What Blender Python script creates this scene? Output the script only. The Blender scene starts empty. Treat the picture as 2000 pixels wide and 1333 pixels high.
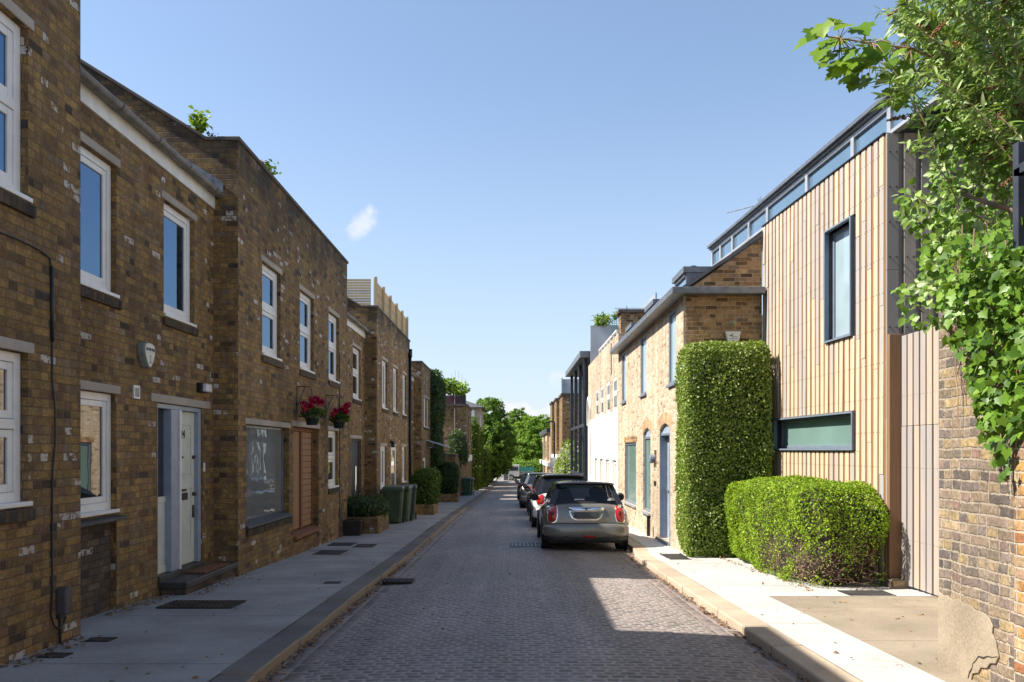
import bpy, math, random
import numpy as np
from mathutils import Vector, Matrix
from mathutils.bvhtree import BVHTree

R = math.radians
S = bpy.context.scene
C = S.collection
random.seed(7)
RNG = np.random.default_rng(11)

# ------------------------------------------------------------------ camera
ZC = 1.6            # camera height; all heights written as H(...) are relative to the lens
FPX = 1550.0
cd = bpy.data.cameras.new('camera'); cam = bpy.data.objects.new('camera', cd); C.objects.link(cam)
cam.location = (0, 0, ZC); cam.rotation_euler = (R(90), 0, 0)
cd.sensor_width = 36; cd.lens = FPX / 2000 * 36
cd.shift_y = (879 - 666.5) / 2000
cd.clip_start = 0.05; cd.clip_end = 3000
S.camera = cam

# ------------------------------------------------------------------ light
EL, AZ = R(46.5), R(3.6)      # sun on the left, a touch behind the camera
sd = bpy.data.lights.new('sun', 'SUN'); sun = bpy.data.objects.new('sun', sd); C.objects.link(sun)
sd.energy = 5.0; sd.angle = R(0.5); sd.color = (1.0, 0.94, 0.85)
to_sun = Vector((-math.cos(EL) * math.cos(AZ), -math.cos(EL) * math.sin(AZ), math.sin(EL)))
sun.rotation_euler = to_sun.to_track_quat('Z', 'Y').to_euler()
sun.location = (-20, -4, 30)

S.view_settings.view_transform = 'Standard'
S.view_settings.look = 'None'
S.view_settings.exposure = 0.95
S.view_settings.gamma = 1
S.cycles.max_bounces = 6
S.cycles.transparent_max_bounces = 6
S.cycles.use_denoising = True


class NT:
    """small helper for wiring nodes"""
    def __init__(s, tree):
        s.t = tree; s.n = tree.nodes; s.l = tree.links
    def new(s, typ, **kw):
        n = s.n.new(typ)
        for k, v in kw.items(): setattr(n, k, v)
        return n
    def put(s, sock, v):
        if v is None: return
        if isinstance(v, bpy.types.NodeSocket): s.l.new(v, sock)
        else:
            if isinstance(v, (tuple, list)) and len(v) == 3 and sock.type == 'RGBA': v = (*v, 1)
            sock.default_value = v
    def m(s, op, a, b=None, c=None, clamp=False):
        n = s.new('ShaderNodeMath', operation=op); n.use_clamp = clamp
        s.put(n.inputs[0], a); s.put(n.inputs[1], b)
        if c is not None: s.put(n.inputs[2], c)
        return n.outputs[0]
    def mix(s, f, a, b, blend='MIX'):
        n = s.new('ShaderNodeMix', data_type='RGBA', blend_type=blend)
        s.put(n.inputs[0], f); s.put(n.inputs[6], a); s.put(n.inputs[7], b)
        return n.outputs[2]
    def fmix(s, f, a, b):
        n = s.new('ShaderNodeMix', data_type='FLOAT')
        s.put(n.inputs[0], f); s.put(n.inputs[2], a); s.put(n.inputs[3], b)
        return n.outputs[0]
    def smooth(s, v, lo, hi, a=0.0, b=1.0):
        n = s.new('ShaderNodeMapRange', interpolation_type='SMOOTHSTEP')
        s.put(n.inputs[0], v); s.put(n.inputs[1], lo); s.put(n.inputs[2], hi); s.put(n.inputs[3], a); s.put(n.inputs[4], b)
        return n.outputs[0]
    def noise(s, vec, scale, detail=3, rough=0.55, out='Fac'):
        n = s.new('ShaderNodeTexNoise'); s.put(n.inputs['Vector'], vec)
        n.inputs['Scale'].default_value = scale; n.inputs['Detail'].default_value = detail; n.inputs['Roughness'].default_value = rough
        return n.outputs[out]
    def ramp(s, f, stops, interp='LINEAR'):
        n = s.new('ShaderNodeValToRGB'); n.color_ramp.interpolation = interp
        e = n.color_ramp.elements
        while len(e) < len(stops): e.new(0.5)
        for el, (p, c) in zip(e, stops): el.position = p; el.color = (*c, 1)
        s.put(n.inputs[0], f); return n.outputs[0]
    def wn(s, x, y, z):
        c = s.new('ShaderNodeCombineXYZ'); s.put(c.inputs[0], x); s.put(c.inputs[1], y); s.put(c.inputs[2], z)
        n = s.new('ShaderNodeTexWhiteNoise', noise_dimensions='3D'); s.l.new(c.outputs[0], n.inputs['Vector'])
        return n.outputs['Value']
    def sep(s, v):
        n = s.new('ShaderNodeSeparateXYZ'); s.l.new(v, n.inputs[0]); return n.outputs
    def bump(s, h, strength=0.5, dist=0.01, normal=None):
        n = s.new('ShaderNodeBump'); s.put(n.inputs['Height'], h)
        n.inputs['Strength'].default_value = strength; n.inputs['Distance'].default_value = dist
        if normal is not None: s.l.new(normal, n.inputs['Normal'])
        return n.outputs[0]


# ------------------------------------------------------------------ sky
W = bpy.data.worlds.new('World'); S.world = W; W.use_nodes = True
t = NT(W.node_tree); W.node_tree.nodes.clear()
sky = t.new('ShaderNodeTexSky', sky_type='NISHITA')
sky.sun_disc = False; sky.sun_elevation = EL; sky.sun_rotation = math.atan2(to_sun.x, to_sun.y)
sky.altitude = 30; sky.air_density = 1.0; sky.dust_density = 0.6; sky.ozone_density = 1.6
tc = t.new('ShaderNodeTexCoord'); d = tc.outputs['Generated']
dx, dy, dz = t.sep(d)
az = t.m('ARCTAN2', dx, dy); el = t.m('ARCSINE', dz)
warp = t.noise(d, 26, 5, 0.6)
fine = t.noise(d, 70, 5, 0.65)
# low cumulus bank along the horizon
bank_h = t.noise(d, 9, 2, 0.5)
top = t.m('ADD', 0.045, t.m('MULTIPLY', t.m('SUBTRACT', bank_h, 0.36), 0.26))
top = t.m('ADD', top, t.m('MULTIPLY', t.m('SUBTRACT', warp, 0.5), 0.05))
bank = t.smooth(t.m('SUBTRACT', top, el), -0.004, 0.014)
bank = t.m('MULTIPLY', bank, t.smooth(fine, 0.28, 0.60, 0.35, 0.95))
# one small wisp high on the left
def puff(a0, e0, ra, re, tilt):
    a = t.m('SUBTRACT', az, a0); e = t.m('SUBTRACT', el, e0)
    e2 = t.m('SUBTRACT', e, t.m('MULTIPLY', a, tilt))
    q = t.m('ADD', t.m('POWER', t.m('DIVIDE', a, ra), 2.0), t.m('POWER', t.m('DIVIDE', e2, re), 2.0))
    q = t.m('ADD', q, t.m('MULTIPLY', t.m('SUBTRACT', fine, 0.5), 2.3))
    return t.smooth(q, -0.3, 1.5, 1.0, 0.0)
p1 = puff(-0.1865, 0.2730, 0.019, 0.015, 0.55)
p2 = puff(-0.178, 0.2855, 0.006, 0.009, 0.2)
wisp = t.m('MULTIPLY', t.m('MAXIMUM', p1, p2), 0.72)
cl = t.m('MAXIMUM', bank, wisp)
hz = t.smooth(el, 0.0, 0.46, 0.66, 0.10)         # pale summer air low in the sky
deep = t.new('ShaderNodeVectorMath', operation='SCALE'); t.l.new(sky.outputs[0], deep.inputs[0]); t.put(deep.inputs['Scale'], t.smooth(el, 0.5, 1.2, 1.14, 0.72))  # sky dimmed high above the view to weaken fill in the shade
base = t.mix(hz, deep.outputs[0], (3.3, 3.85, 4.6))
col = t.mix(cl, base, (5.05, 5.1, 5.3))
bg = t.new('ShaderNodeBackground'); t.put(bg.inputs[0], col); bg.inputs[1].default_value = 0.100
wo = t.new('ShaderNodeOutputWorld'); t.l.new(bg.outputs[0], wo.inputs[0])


# ------------------------------------------------------------------ materials
def newmat(name):
    m = bpy.data.materials.new(name); m.use_nodes = True
    n = NT(m.node_tree); m.node_tree.nodes.clear()
    out = n.new('ShaderNodeOutputMaterial'); p = n.new('ShaderNodeBsdfPrincipled')
    n.l.new(p.outputs[0], out.inputs[0])
    return m, n, p, out

def plain(name, col, rough=0.6, metal=0.0, var=0.12, vs=6.0, bump=0.0, bs=60.0, coat=0.0, spec=0.5, isl=0.0):
    """a solid material with a little natural mottling"""
    m, n, p, o = newmat(name)
    tcn = n.new('ShaderNodeTexCoord'); v = tcn.outputs['Object']
    f = n.noise(v, vs, 4)
    k = n.smooth(f, 0.3, 0.7, 1 - var, 1 + var)
    if isl:
        g = n.new('ShaderNodeNewGeometry')
        k = n.m('MULTIPLY', k, n.m('ADD', 1 - isl, n.m('MULTIPLY', g.outputs['Random Per Island'], 2 * isl)))
    c = n.new('ShaderNodeVectorMath', operation='SCALE'); c.inputs[0].default_value = col; n.l.new(k, c.inputs['Scale'])
    n.l.new(c.outputs[0], p.inputs['Base Color'])
    p.inputs['Roughness'].default_value = rough; p.inputs['Metallic'].default_value = metal
    p.inputs['Specular IOR Level'].default_value = spec
    if coat: p.inputs['Coat Weight'].default_value = coat; p.inputs['Coat Roughness'].default_value = 0.04
    n.put(p.inputs['Roughness'], n.smooth(n.noise(v, vs * 3, 3), 0.3, 0.7, max(0.0, rough - 0.07), min(1, rough + 0.07)))
    if bump: n.l.new(n.bump(n.noise(v, bs, 4), bump, 0.004), p.inputs['Normal'])
    return m

def masonry(name, stops, mortar, ch=0.075, bl=0.225, joint=0.010, split=0.35, white=0.0, axis='wall', wob=0.010,
            grime=0.25, rough=0.9, bstr=0.7, soot=None, soft=0.003, spec=0.25, pillow=False, gcol=(0.5, 0.47, 0.42), shift=0.5, ragged=1.5, r2amp=0.34):
    """bricks or setts drawn course by course in world metres: random tone, random headers, mortar, stains"""
    m, n, p, o = newmat(name)
    g = n.new('ShaderNodeNewGeometry'); pos = g.outputs['Position']
    px, py, pz = n.sep(pos)
    if axis == 'wall':
        nx, ny, nz = n.sep(g.outputs['True Normal'])
        ix = n.m('GREATER_THAN', n.m('ABSOLUTE', nx), 0.7); iz = n.m('GREATER_THAN', n.m('ABSOLUTE', nz), 0.75)
        u = n.fmix(ix, px, py); u = n.fmix(iz, u, py); v = n.fmix(iz, pz, px)
    elif axis == 'road': u, v = px, py
    elif axis == 'gutter': u, v = py, px
    elif axis == 'soldier':
        u, v = pz, py
    w1 = n.m('MULTIPLY', n.m('SUBTRACT', n.noise(pos, 5.0, 2), 0.5), wob * 2.2)
    w2 = n.m('MULTIPLY', n.m('SUBTRACT', n.noise(pos, 3.1, 2), 0.5), wob * 1.6)
    u = n.m('ADD', u, w1); v = n.m('ADD', v, w2)
    vv = n.m('DIVIDE', v, ch); row = n.m('FLOOR', vv); fv = n.m('FRACT', vv)
    odd = n.m('MULTIPLY', n.m('FLOORED_MODULO', row, 2.0), shift)
    uu = n.m('ADD', n.m('ADD', n.m('DIVIDE', u, bl), odd), n.m('MULTIPLY', n.wn(row, 3.0, 1.0), 0.22))
    colm = n.m('FLOOR', uu); fu = n.m('FRACT', uu)
    sp = n.m('LESS_THAN', n.wn(colm, row, 7.7), split)
    f2 = n.m('MULTIPLY', fu, 2.0)
    sub = n.m('MULTIPLY', n.m('FLOOR', f2), sp)
    fu = n.fmix(sp, fu, n.m('FRACT', f2))
    wid = n.m('MULTIPLY', n.m('SUBTRACT', 1.0, n.m('MULTIPLY', sp, 0.5)), bl)
    du = n.m('MULTIPLY', n.m('MINIMUM', fu, n.m('SUBTRACT', 1.0, fu)), wid)
    dv = n.m('MULTIPLY', n.m('MINIMUM', fv, n.m('SUBTRACT', 1.0, fv)), ch)
    if pillow:   # rounded corners
        e = n.m('SUBTRACT', n.m('MINIMUM', du, dv), n.m('MULTIPLY', n.m('POWER', n.m('DIVIDE', n.m('ADD', n.m('ABSOLUTE', n.m('SUBTRACT', du, dv)), 0.012), 0.012), -2.0), 0.008))
    else: e = n.m('MINIMUM', du, dv)
    ed = n.m('ADD', e, n.m('MULTIPLY', n.m('SUBTRACT', n.noise(pos, 42, 3, 0.6), 0.5), joint * ragged))
    mask = n.smooth(ed, joint * 0.5 - soft, joint * 0.5 + soft)
    idn = n.m('ADD', n.m('MULTIPLY', colm, 2.0), sub)
    r1 = n.wn(idn, row, 2.3); r2 = n.wn(idn, row, 9.1); r3 = n.wn(idn, row, 5.2)
    bc = n.ramp(r1, stops)
    mott = n.noise(pos, 38, 5, 0.65)
    fac = n.m('MULTIPLY', n.m('ADD', 1 - r2amp / 2, n.m('MULTIPLY', r2, r2amp)), n.m('MULTIPLY', n.smooth(mott, 0.25, 0.75, 0.62, 1.34), n.smooth(n.noise(pos, 11, 3, 0.6), 0.25, 0.75, 0.78, 1.2)))
    sc = n.new('ShaderNodeVectorMath', operation='SCALE'); n.l.new(bc, sc.inputs[0]); n.l.new(fac, sc.inputs['Scale'])
    bcol = sc.outputs[0]
    if white:
        big = n.smooth(n.noise(pos, 0.55, 2), 0.4, 0.66)
        wch = n.m('GREATER_THAN', n.m('ADD', r3, n.m('MULTIPLY', big, white * 0.55)), 1.0 - white * 0.14)
        wm = n.m('MULTIPLY', wch, n.smooth(n.noise(pos, 16, 4, 0.6), 0.43, 0.52))
        bcol = n.mix(wm, bcol, (0.56, 0.51, 0.46))
    mc = n.mix(n.noise(pos, 9, 4), tuple(x * 0.62 for x in mortar), tuple(x * 1.25 for x in mortar))
    col = n.mix(mask, mc, bcol)
    gr = n.smooth(n.noise(pos, 0.9, 5, 0.62), 0.42, 0.72)
    col = n.mix(n.m('MULTIPLY', gr, grime), col, gcol, 'MULTIPLY')
    if soot is not None:   # crust of soot below the coping
        zt, dep = soot
        sg = n.m('MULTIPLY', n.smooth(pz, zt - dep, zt), n.smooth(n.noise(pos, 1.6, 5, 0.65), 0.3, 0.62))
        col = n.mix(n.m('MULTIPLY', sg, 0.85), col, (0.035, 0.03, 0.026))
    # broad uneven weathering: rain streaks on walls, wheel-worn bands on the road
    mpw = n.new('ShaderNodeMapping'); n.l.new(pos, mpw.inputs[0]); mpw.inputs['Scale'].default_value = (2.6, 2.6, 0.22) if axis == 'wall' else (1.5, 0.10, 1)
    stk = n.smooth(n.noise(mpw.outputs[0], 1.0, 4, 0.6), 0.3, 0.7, 0.80, 1.12)
    brd = n.smooth(n.noise(pos, 0.45, 3, 0.55), 0.3, 0.7, 0.86, 1.12)
    sw = n.new('ShaderNodeVectorMath', operation='SCALE'); n.l.new(col, sw.inputs[0]); n.put(sw.inputs['Scale'], n.m('MULTIPLY', stk, brd)); col = sw.outputs[0]
    n.l.new(col, p.inputs['Base Color'])
    n.put(p.inputs['Roughness'], n.smooth(mott, 0.3, 0.7, rough - 0.12, min(1.0, rough + 0.06)))
    p.inputs['Specular IOR Level'].default_value = spec
    if pillow: h = n.m('ADD', n.smooth(e, 0.0, joint * 2.3), n.m('MULTIPLY', mott, 0.35))
    else: h = n.m('ADD', mask, n.m('MULTIPLY', mott, 0.55))
    h = n.m('ADD', h, n.m('MULTIPLY', r2, 0.35))
    n.l.new(n.bump(h, bstr, 0.010), p.inputs['Normal'])
    return m

M = {}
LS = [(0.0, (0.075, 0.052, 0.034)), (0.06, (0.165, 0.108, 0.056)), (0.22, (0.25, 0.158, 0.068)), (0.48, (0.315, 0.195, 0.070)),
      (0.72, (0.275, 0.168, 0.068)), (0.88, (0.225, 0.158, 0.098)), (0.97, (0.205, 0.108, 0.056)), (1.0, (0.07, 0.056, 0.05))]
M['stock'] = masonry('old london stock brick', LS, (0.21, 0.145, 0.078), white=0.125, split=0.38, grime=0.5)
M['stock22'] = masonry('sooty london stock brick', LS, (0.21, 0.145, 0.078), white=0.10, split=0.38, grime=0.5, soot=(ZC + 4.42, 1.5))
M['stock_far'] = masonry('far stock brick', LS, (0.22, 0.17, 0.12), white=0.12, split=0.38, grime=0.45, soot=(ZC + 4.2, 0.9))
M['stock_dark'] = masonry('darker infill brick', [(0, (0.05, 0.04, 0.034)), (0.4, (0.12, 0.085, 0.055)), (0.75, (0.16, 0.115, 0.075)), (1, (0.07, 0.06, 0.055))],
                          (0.08, 0.066, 0.055), white=0.06, split=0.1, grime=0.5)
M['brick_sill'] = masonry('brick on edge sill', [(0, (0.05, 0.04, 0.03)), (0.5, (0.13, 0.085, 0.05)), (1, (0.08, 0.065, 0.055))], (0.06, 0.05, 0.04),
                          ch=0.075, bl=0.3, axis='soldier', split=0, grime=0.3)
YB = [(0.0, (0.30, 0.22, 0.15)), (0.06, (0.46, 0.345, 0.23)), (0.5, (0.53, 0.415, 0.285)), (0.86, (0.57, 0.465, 0.335)), (0.97, (0.44, 0.34, 0.24)), (1.0, (0.24, 0.18, 0.14))]
M['yellow'] = masonry('yellow brick', YB, (0.58, 0.50, 0.38), split=0.12, grime=0.18, r2amp=0.18, bstr=0.5, gcol=(0.66, 0.55, 0.44))
M['gable'] = masonry('brown yellow brick', [(0.0, (0.11, 0.065, 0.035)), (0.3, (0.30, 0.17, 0.075)), (0.6, (0.40, 0.245, 0.115)), (0.85, (0.34, 0.22, 0.13)), (1.0, (0.12, 0.085, 0.06))],
                     (0.46, 0.36, 0.235), split=0.06, grime=0.3)
M['oldwall'] = masonry('old mixed brick', [(0.0, (0.11, 0.095, 0.085)), (0.18, (0.205, 0.165, 0.13)), (0.45, (0.285, 0.215, 0.145)), (0.64, (0.38, 0.28, 0.14)), (0.78, (0.24, 0.18, 0.145)),
                       (0.93, (0.145, 0.12, 0.11)), (1.0, (0.30, 0.18, 0.135))], (0.42, 0.35, 0.265), ch=0.0765, bl=0.23, joint=0.015, split=0.5, grime=0.35, wob=0.022, bstr=1.0, ragged=2.2)
M['redpier'] = masonry('red and yellow brick', [(0.0, (0.30, 0.11, 0.06)), (0.35, (0.42, 0.25, 0.09)), (0.6, (0.34, 0.22, 0.16)), (0.8, (0.46, 0.33, 0.18)), (1.0, (0.13, 0.11, 0.10))],
                       (0.50, 0.42, 0.33), ch=0.0765, bl=0.23, joint=0.014, split=0.5, grime=0.3, wob=0.016, bstr=1.0)
SET = [(0.0, (0.17, 0.135, 0.12)), (0.3, (0.225, 0.178, 0.158)), (0.6, (0.28, 0.22, 0.192)), (0.85, (0.25, 0.20, 0.185)), (1.0, (0.18, 0.16, 0.15))]
M['setts'] = masonry('granite setts', SET, (0.40, 0.36, 0.325), ch=0.090, bl=0.128, joint=0.020, split=0.0, axis='road', wob=0.05, grime=0.4, rough=0.62, bstr=0.9, soft=0.006, spec=0.4, pillow=True)
M['gutter'] = masonry('gutter setts', SET, (0.34, 0.29, 0.25), ch=0.125, bl=0.26, joint=0.02, split=0.0, axis='gutter', wob=0.02, grime=0.5, rough=0.65, bstr=0.9, soft=0.006, spec=0.4, pillow=True)

def concrete(name, col, rib=0.0, joints=0.0, dark=0.75, nose=None):
    m, n, p, o = newmat(name)
    g = n.new('ShaderNodeNewGeometry'); pos = g.outputs['Position']; px, py, pz = n.sep(pos)
    f = n.m('ADD', n.m('MULTIPLY', n.noise(pos, 1.1, 5, 0.6), 0.6), n.m('MULTIPLY', n.noise(pos, 45, 4, 0.7), 0.4))
    c = n.mix(n.smooth(f, 0.32, 0.68), tuple(x * dark for x in col), tuple(x * 1.12 for x in col))
    spots = n.smooth(n.noise(pos, 14, 3, 0.7), 0.66, 0.74)
    c = n.mix(n.m('MULTIPLY', spots, 0.4), c, tuple(x * 0.45 for x in col))
    if nose:      # the worn, cleaner face of the stone
        nx, ny, nz = n.sep(g.outputs['True Normal'])
        c = n.mix(n.smooth(n.m('ADD', nz, n.m('MULTIPLY', n.noise(pos, 20, 3), 0.2)), 0.75, 1.02, 1.0, 0.0), c, nose)
    h = n.m('MULTIPLY', n.noise(pos, 160, 3, 0.7), 0.5)
    if rib:
        rr = n.m('SINE', n.m('MULTIPLY', py, 2 * math.pi / 0.014))
        rx = n.m('SINE', n.m('MULTIPLY', px, 2 * math.pi / 0.014))
        h = n.m('ADD', h, n.m('MULTIPLY', n.m('MULTIPLY', rr, rx), rib))
    if joints:
        # hairline cracks and old drips
        vo = n.new('ShaderNodeTexVoronoi', feature='DISTANCE_TO_EDGE'); vo.inputs['Scale'].default_value = 0.42
        wv = n.new('ShaderNodeVectorMath', operation='ADD'); n.l.new(pos, wv.inputs[0]); n.l.new(n.noise(pos, 2.3, 4, 0.6, 'Color'), wv.inputs[1]); n.l.new(wv.outputs[0], vo.inputs['Vector'])
        ck = n.m('MULTIPLY', n.smooth(vo.outputs['Distance'], 0.0, 0.006, 1.0, 0.0), n.smooth(n.noise(pos, 0.5, 2), 0.46, 0.56))
        c = n.mix(n.m('MULTIPLY', ck, 0.6), c, tuple(x * 0.3 for x in col))
        st = n.smooth(n.noise(pos, 0.75, 4, 0.7), 0.56, 0.66)
        c = n.mix(n.m('MULTIPLY', st, 0.28), c, tuple(x * 0.5 for x in col))
        j = n.m('ABSOLUTE', n.m('SUBTRACT', n.m('FRACT', n.m('DIVIDE', n.m('ADD', py, n.m('MULTIPLY', n.noise(pos, 6, 2), 0.02)), joints)), 0.5))
        jm = n.smooth(n.m('SUBTRACT', 0.5, j), 0.0, 0.006, 1.0, 0.0)
        c = n.mix(n.m('MULTIPLY', jm, 0.85), c, tuple(x * 0.2 for x in col))
        h = n.m('SUBTRACT', h, n.m('MULTIPLY', jm, 1.5))
    n.l.new(c, p.inputs['Base Color']); p.inputs['Roughness'].default_value = 0.88; p.inputs['Specular IOR Level'].default_value = 0.3
    n.l.new(n.bump(h, 0.35, 0.006), p.inputs['Normal'])
    return m
M['pave'] = concrete('ribbed concrete paving', (0.385, 0.375, 0.36), rib=0.3, joints=2.05, dark=0.66)
M['pave_white'] = concrete('pale concrete paving', (0.47, 0.45, 0.42), joints=2.6, dark=0.88)
M['drive'] = concrete('tan driveway concrete', (0.315, 0.26, 0.19), dark=0.68, joints=1.75)
M['kerb_grey'] = concrete('worn grey granite kerb', (0.21, 0.19, 0.175), dark=0.6, nose=(0.30, 0.24, 0.17))
M['kerb_tan'] = concrete('tan granite kerb', (0.46, 0.375, 0.275), dark=0.72)
M['render_white'] = concrete('white wall render', (0.80, 0.78, 0.73), dark=0.93)
M['render_patch'] = concrete('sandy wall render', (0.40, 0.33, 0.24), dark=0.5)
M['stone'] = concrete('concrete lintel', (0.42, 0.37, 0.31), dark=0.75)
M['coping'] = concrete('sooty coping stone', (0.13, 0.11, 0.095), dark=0.5)
M['ground'] = concrete('distant ground', (0.14, 0.13, 0.11))
M['upvc'] = plain('white window plastic', (0.78, 0.76, 0.72), 0.35, var=0.05)
M['white_paint'] = plain('white gloss paint', (0.78, 0.75, 0.68), 0.4, var=0.06)
M['fascia'] = plain('white fascia board', (0.76, 0.73, 0.66), 0.45, var=0.08)
M['gutter_grey'] = plain('grey plastic gutter', (0.16, 0.15, 0.14), 0.5, var=0.25)
M['lead'] = plain('lead flashing', (0.20, 0.21, 0.24), 0.4, 0.6, var=0.3)
M['slate'] = plain('roof slate', (0.09, 0.09, 0.10), 0.6, var=0.3, vs=3)
M['slate_sill'] = plain('dark slate sill', (0.05, 0.048, 0.048), 0.55, var=0.3)
M['zinc'] = plain('grey zinc', (0.17, 0.18, 0.195), 0.42, 0.5, var=0.18)
M['zinc_light'] = plain('pale zinc cladding', (0.42, 0.43, 0.45), 0.45, 0.4, var=0.12, vs=1.5)
M['steelblue'] = plain('blue grey paint', (0.17, 0.205, 0.26), 0.4, var=0.08)
M['doorblue'] = plain('pale blue grey door paint', (0.36, 0.43, 0.53), 0.3, var=0.06)
M['steel_dark'] = plain('dark painted steel', (0.045, 0.052, 0.065), 0.42, 0.2, var=0.2)
M['black_metal'] = plain('black metal', (0.018, 0.018, 0.02), 0.45, 0.3, var=0.3)
M['rust'] = plain('rusty iron', (0.07, 0.05, 0.04), 0.8, 0.3, var=0.4)
M['cast_iron'] = plain('cast iron', (0.05, 0.045, 0.045), 0.6, 0.5, var=0.4, vs=25)
M['chrome'] = plain('chrome', (0.75, 0.75, 0.76), 0.12, 1.0, var=0.03)
M['steel'] = plain('brushed steel', (0.5, 0.5, 0.5), 0.3, 1.0, var=0.1)
M['rubber'] = plain('tyre rubber', (0.018, 0.018, 0.019), 0.8, var=0.3)
M['blackplastic'] = plain('black plastic', (0.02, 0.02, 0.022), 0.5, var=0.2)
M['binplastic'] = plain('dark green plastic', (0.055, 0.085, 0.04), 0.42, var=0.15)
M['bingreen'] = plain('green plastic', (0.03, 0.085, 0.045), 0.42, var=0.15)
M['binblack'] = plain('charcoal plastic', (0.035, 0.036, 0.04), 0.45, var=0.15)
M['palegreen'] = plain('pale sage door paint', (0.60, 0.62, 0.53), 0.4, var=0.07, bump=0.1)
M['greyblue'] = plain('slate blue joinery paint', (0.30, 0.335, 0.40), 0.45, var=0.08)
M['coir'] = plain('coir doormat', (0.17, 0.07, 0.03), 0.95, var=0.35, vs=40, bump=0.8, bs=300)
M['ink'] = plain('black lettering', (0.02, 0.02, 0.025), 0.5)
M['inkgrey'] = plain('grey lettering', (0.3, 0.3, 0.32), 0.5)
M['alarm_white'] = plain('aged white plastic', (0.66, 0.63, 0.53), 0.4, var=0.1)
M['alarm_side'] = plain('grey green plastic', (0.24, 0.27, 0.25), 0.5, var=0.15)
M['alarm_blue'] = plain('navy plastic', (0.03, 0.035, 0.12), 0.4)
M['brass'] = plain('dull brass', (0.42, 0.34, 0.2), 0.45, 0.6, var=0.2)
M['mortar'] = plain('pale joint mortar', (0.55, 0.48, 0.38), 0.95, var=.2)
M['terracotta_dark'] = plain('dark glazed pot', (0.02, 0.016, 0.014), 0.45, var=0.3)
M['potgreen'] = plain('dark green pot', (0.01, 0.028, 0.022), 0.35, var=0.2)
M['bark'] = plain('tree bark', (0.11, 0.085, 0.06), 0.9, var=0.35, bump=0.8, bs=30)
M['twig'] = plain('dry twigs', (0.30, 0.195, 0.13), 0.9, var=0.35, isl=0.35)
M['seed'] = plain('brown seed heads', (0.24, 0.115, 0.05), 0.9, var=0.3, isl=0.4)
M['litter'] = plain('dead leaves', (0.24, 0.13, 0.06), 0.85, var=0.3, isl=0.45)
M['box_brown'] = plain('brown grey plastic', (0.085, 0.07, 0.068), 0.55, var=0.15)
M['grey_box'] = plain('weathered grey plastic', (0.18, 0.155, 0.15), 0.55, var=0.15)
M['burgundy'] = plain('burgundy panel', (0.09, 0.025, 0.03), 0.5)
M['frosted'] = plain('frosted lamp glass', (0.62, 0.62, 0.64), 0.3)
M['crack'] = plain('dark joint', (0.025, 0.02, 0.018), 0.95)
M['interior'] = plain('dark interior', (0.02, 0.02, 0.022), 0.8)

def glass(name, col, wavy=0.25, rough=0.015, spec=0.5, scale=2.2, ior=1.52, tint=None):
    m, n, p, o = newmat(name)
    if tint: p.inputs['Specular Tint'].default_value = (*tint, 1)
    g = n.new('ShaderNodeNewGeometry'); pos = g.outputs['Position']
    n.put(p.inputs['Base Color'], n.mix(n.noise(pos, 1.5, 2), tuple(x * 0.8 for x in col), tuple(x * 1.2 for x in col)))
    p.inputs['Roughness'].default_value = rough; p.inputs['IOR'].default_value = ior
    p.inputs['Specular IOR Level'].default_value = spec
    if wavy: n.l.new(n.bump(n.noise(pos, scale, 2, 0.5), wavy, 0.02), p.inputs['Normal'])
    return m
M['glass'] = glass('dark window glass', (0.014, 0.016, 0.018), wavy=0.06, scale=1.3, ior=2.3)
M['glass_upper'] = glass('sky tinted upper window glass', (0.012, 0.016, 0.022), wavy=0.05, scale=1.2, ior=3.4, tint=(0.42, 0.68, 1.0))  # blue of the reflected sky is painted in through the specular tint
M['glass_wavy'] = glass('wavy shop glass', (0.20, 0.21, 0.21), wavy=0.13, scale=1.9, ior=2.2)  # pale base puts the bright reflection and the net behind into the colour
M['glass_green'] = glass('green frosted glass', (0.16, 0.255, 0.225), wavy=0.05, rough=0.12, spec=0.6)
M['glass_blue'] = glass('blind lined glass', (0.30, 0.385, 0.42), wavy=0.05, rough=0.08, spec=0.6)
M['glass_sky'] = glass('clear clerestory glass', (0.10, 0.17, 0.25), wavy=0.05, rough=0.02, spec=1.0)
M['carglass'] = glass('car glass', (0.012, 0.013, 0.015), wavy=0.0, rough=0.01, spec=0.6)

def cladding(name, a, b, grey, wear):
    """weathered cedar: silver grain streaks over orange heartwood, tone per board"""
    m, n, p, o = newmat(name)
    g = n.new('ShaderNodeNewGeometry'); pos = g.outputs['Position']
    mp = n.new('ShaderNodeMapping'); n.l.new(pos, mp.inputs[0]); mp.inputs['Scale'].default_value = (55, 55, 2.2)
    gr = n.noise(mp.outputs[0], 1.0, 5, 0.65)
    mp2 = n.new('ShaderNodeMapping'); n.l.new(pos, mp2.inputs[0]); mp2.inputs['Scale'].default_value = (7, 7, 0.7)
    bl = n.noise(mp2.outputs[0], 1.0, 4, 0.6)
    r = g.outputs['Random Per Island']
    c = n.mix(n.smooth(gr, 0.3, 0.7), a, b)
    px, py, pz = n.sep(pos)
    low = n.smooth(pz, 0.6, 5.0, -0.20, 0.14)
    w = n.m('ADD', n.m('ADD', n.m('MULTIPLY', n.m('SUBTRACT', r, 0.5), 1.15), n.m('MULTIPLY', n.m('SUBTRACT', bl, 0.5), 1.5)), n.m('ADD', low, 0.5))
    c = n.mix(n.smooth(w, wear, wear + 0.45), c, n.mix(gr, grey, tuple(x * 0.72 for x in grey)))
    n.l.new(c, p.inputs['Base Color']); p.inputs['Roughness'].default_value = 0.78; p.inputs['Specular IOR Level'].default_value = 0.25
    n.l.new(n.bump(gr, 0.35, 0.004), p.inputs['Normal'])
    return m
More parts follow.
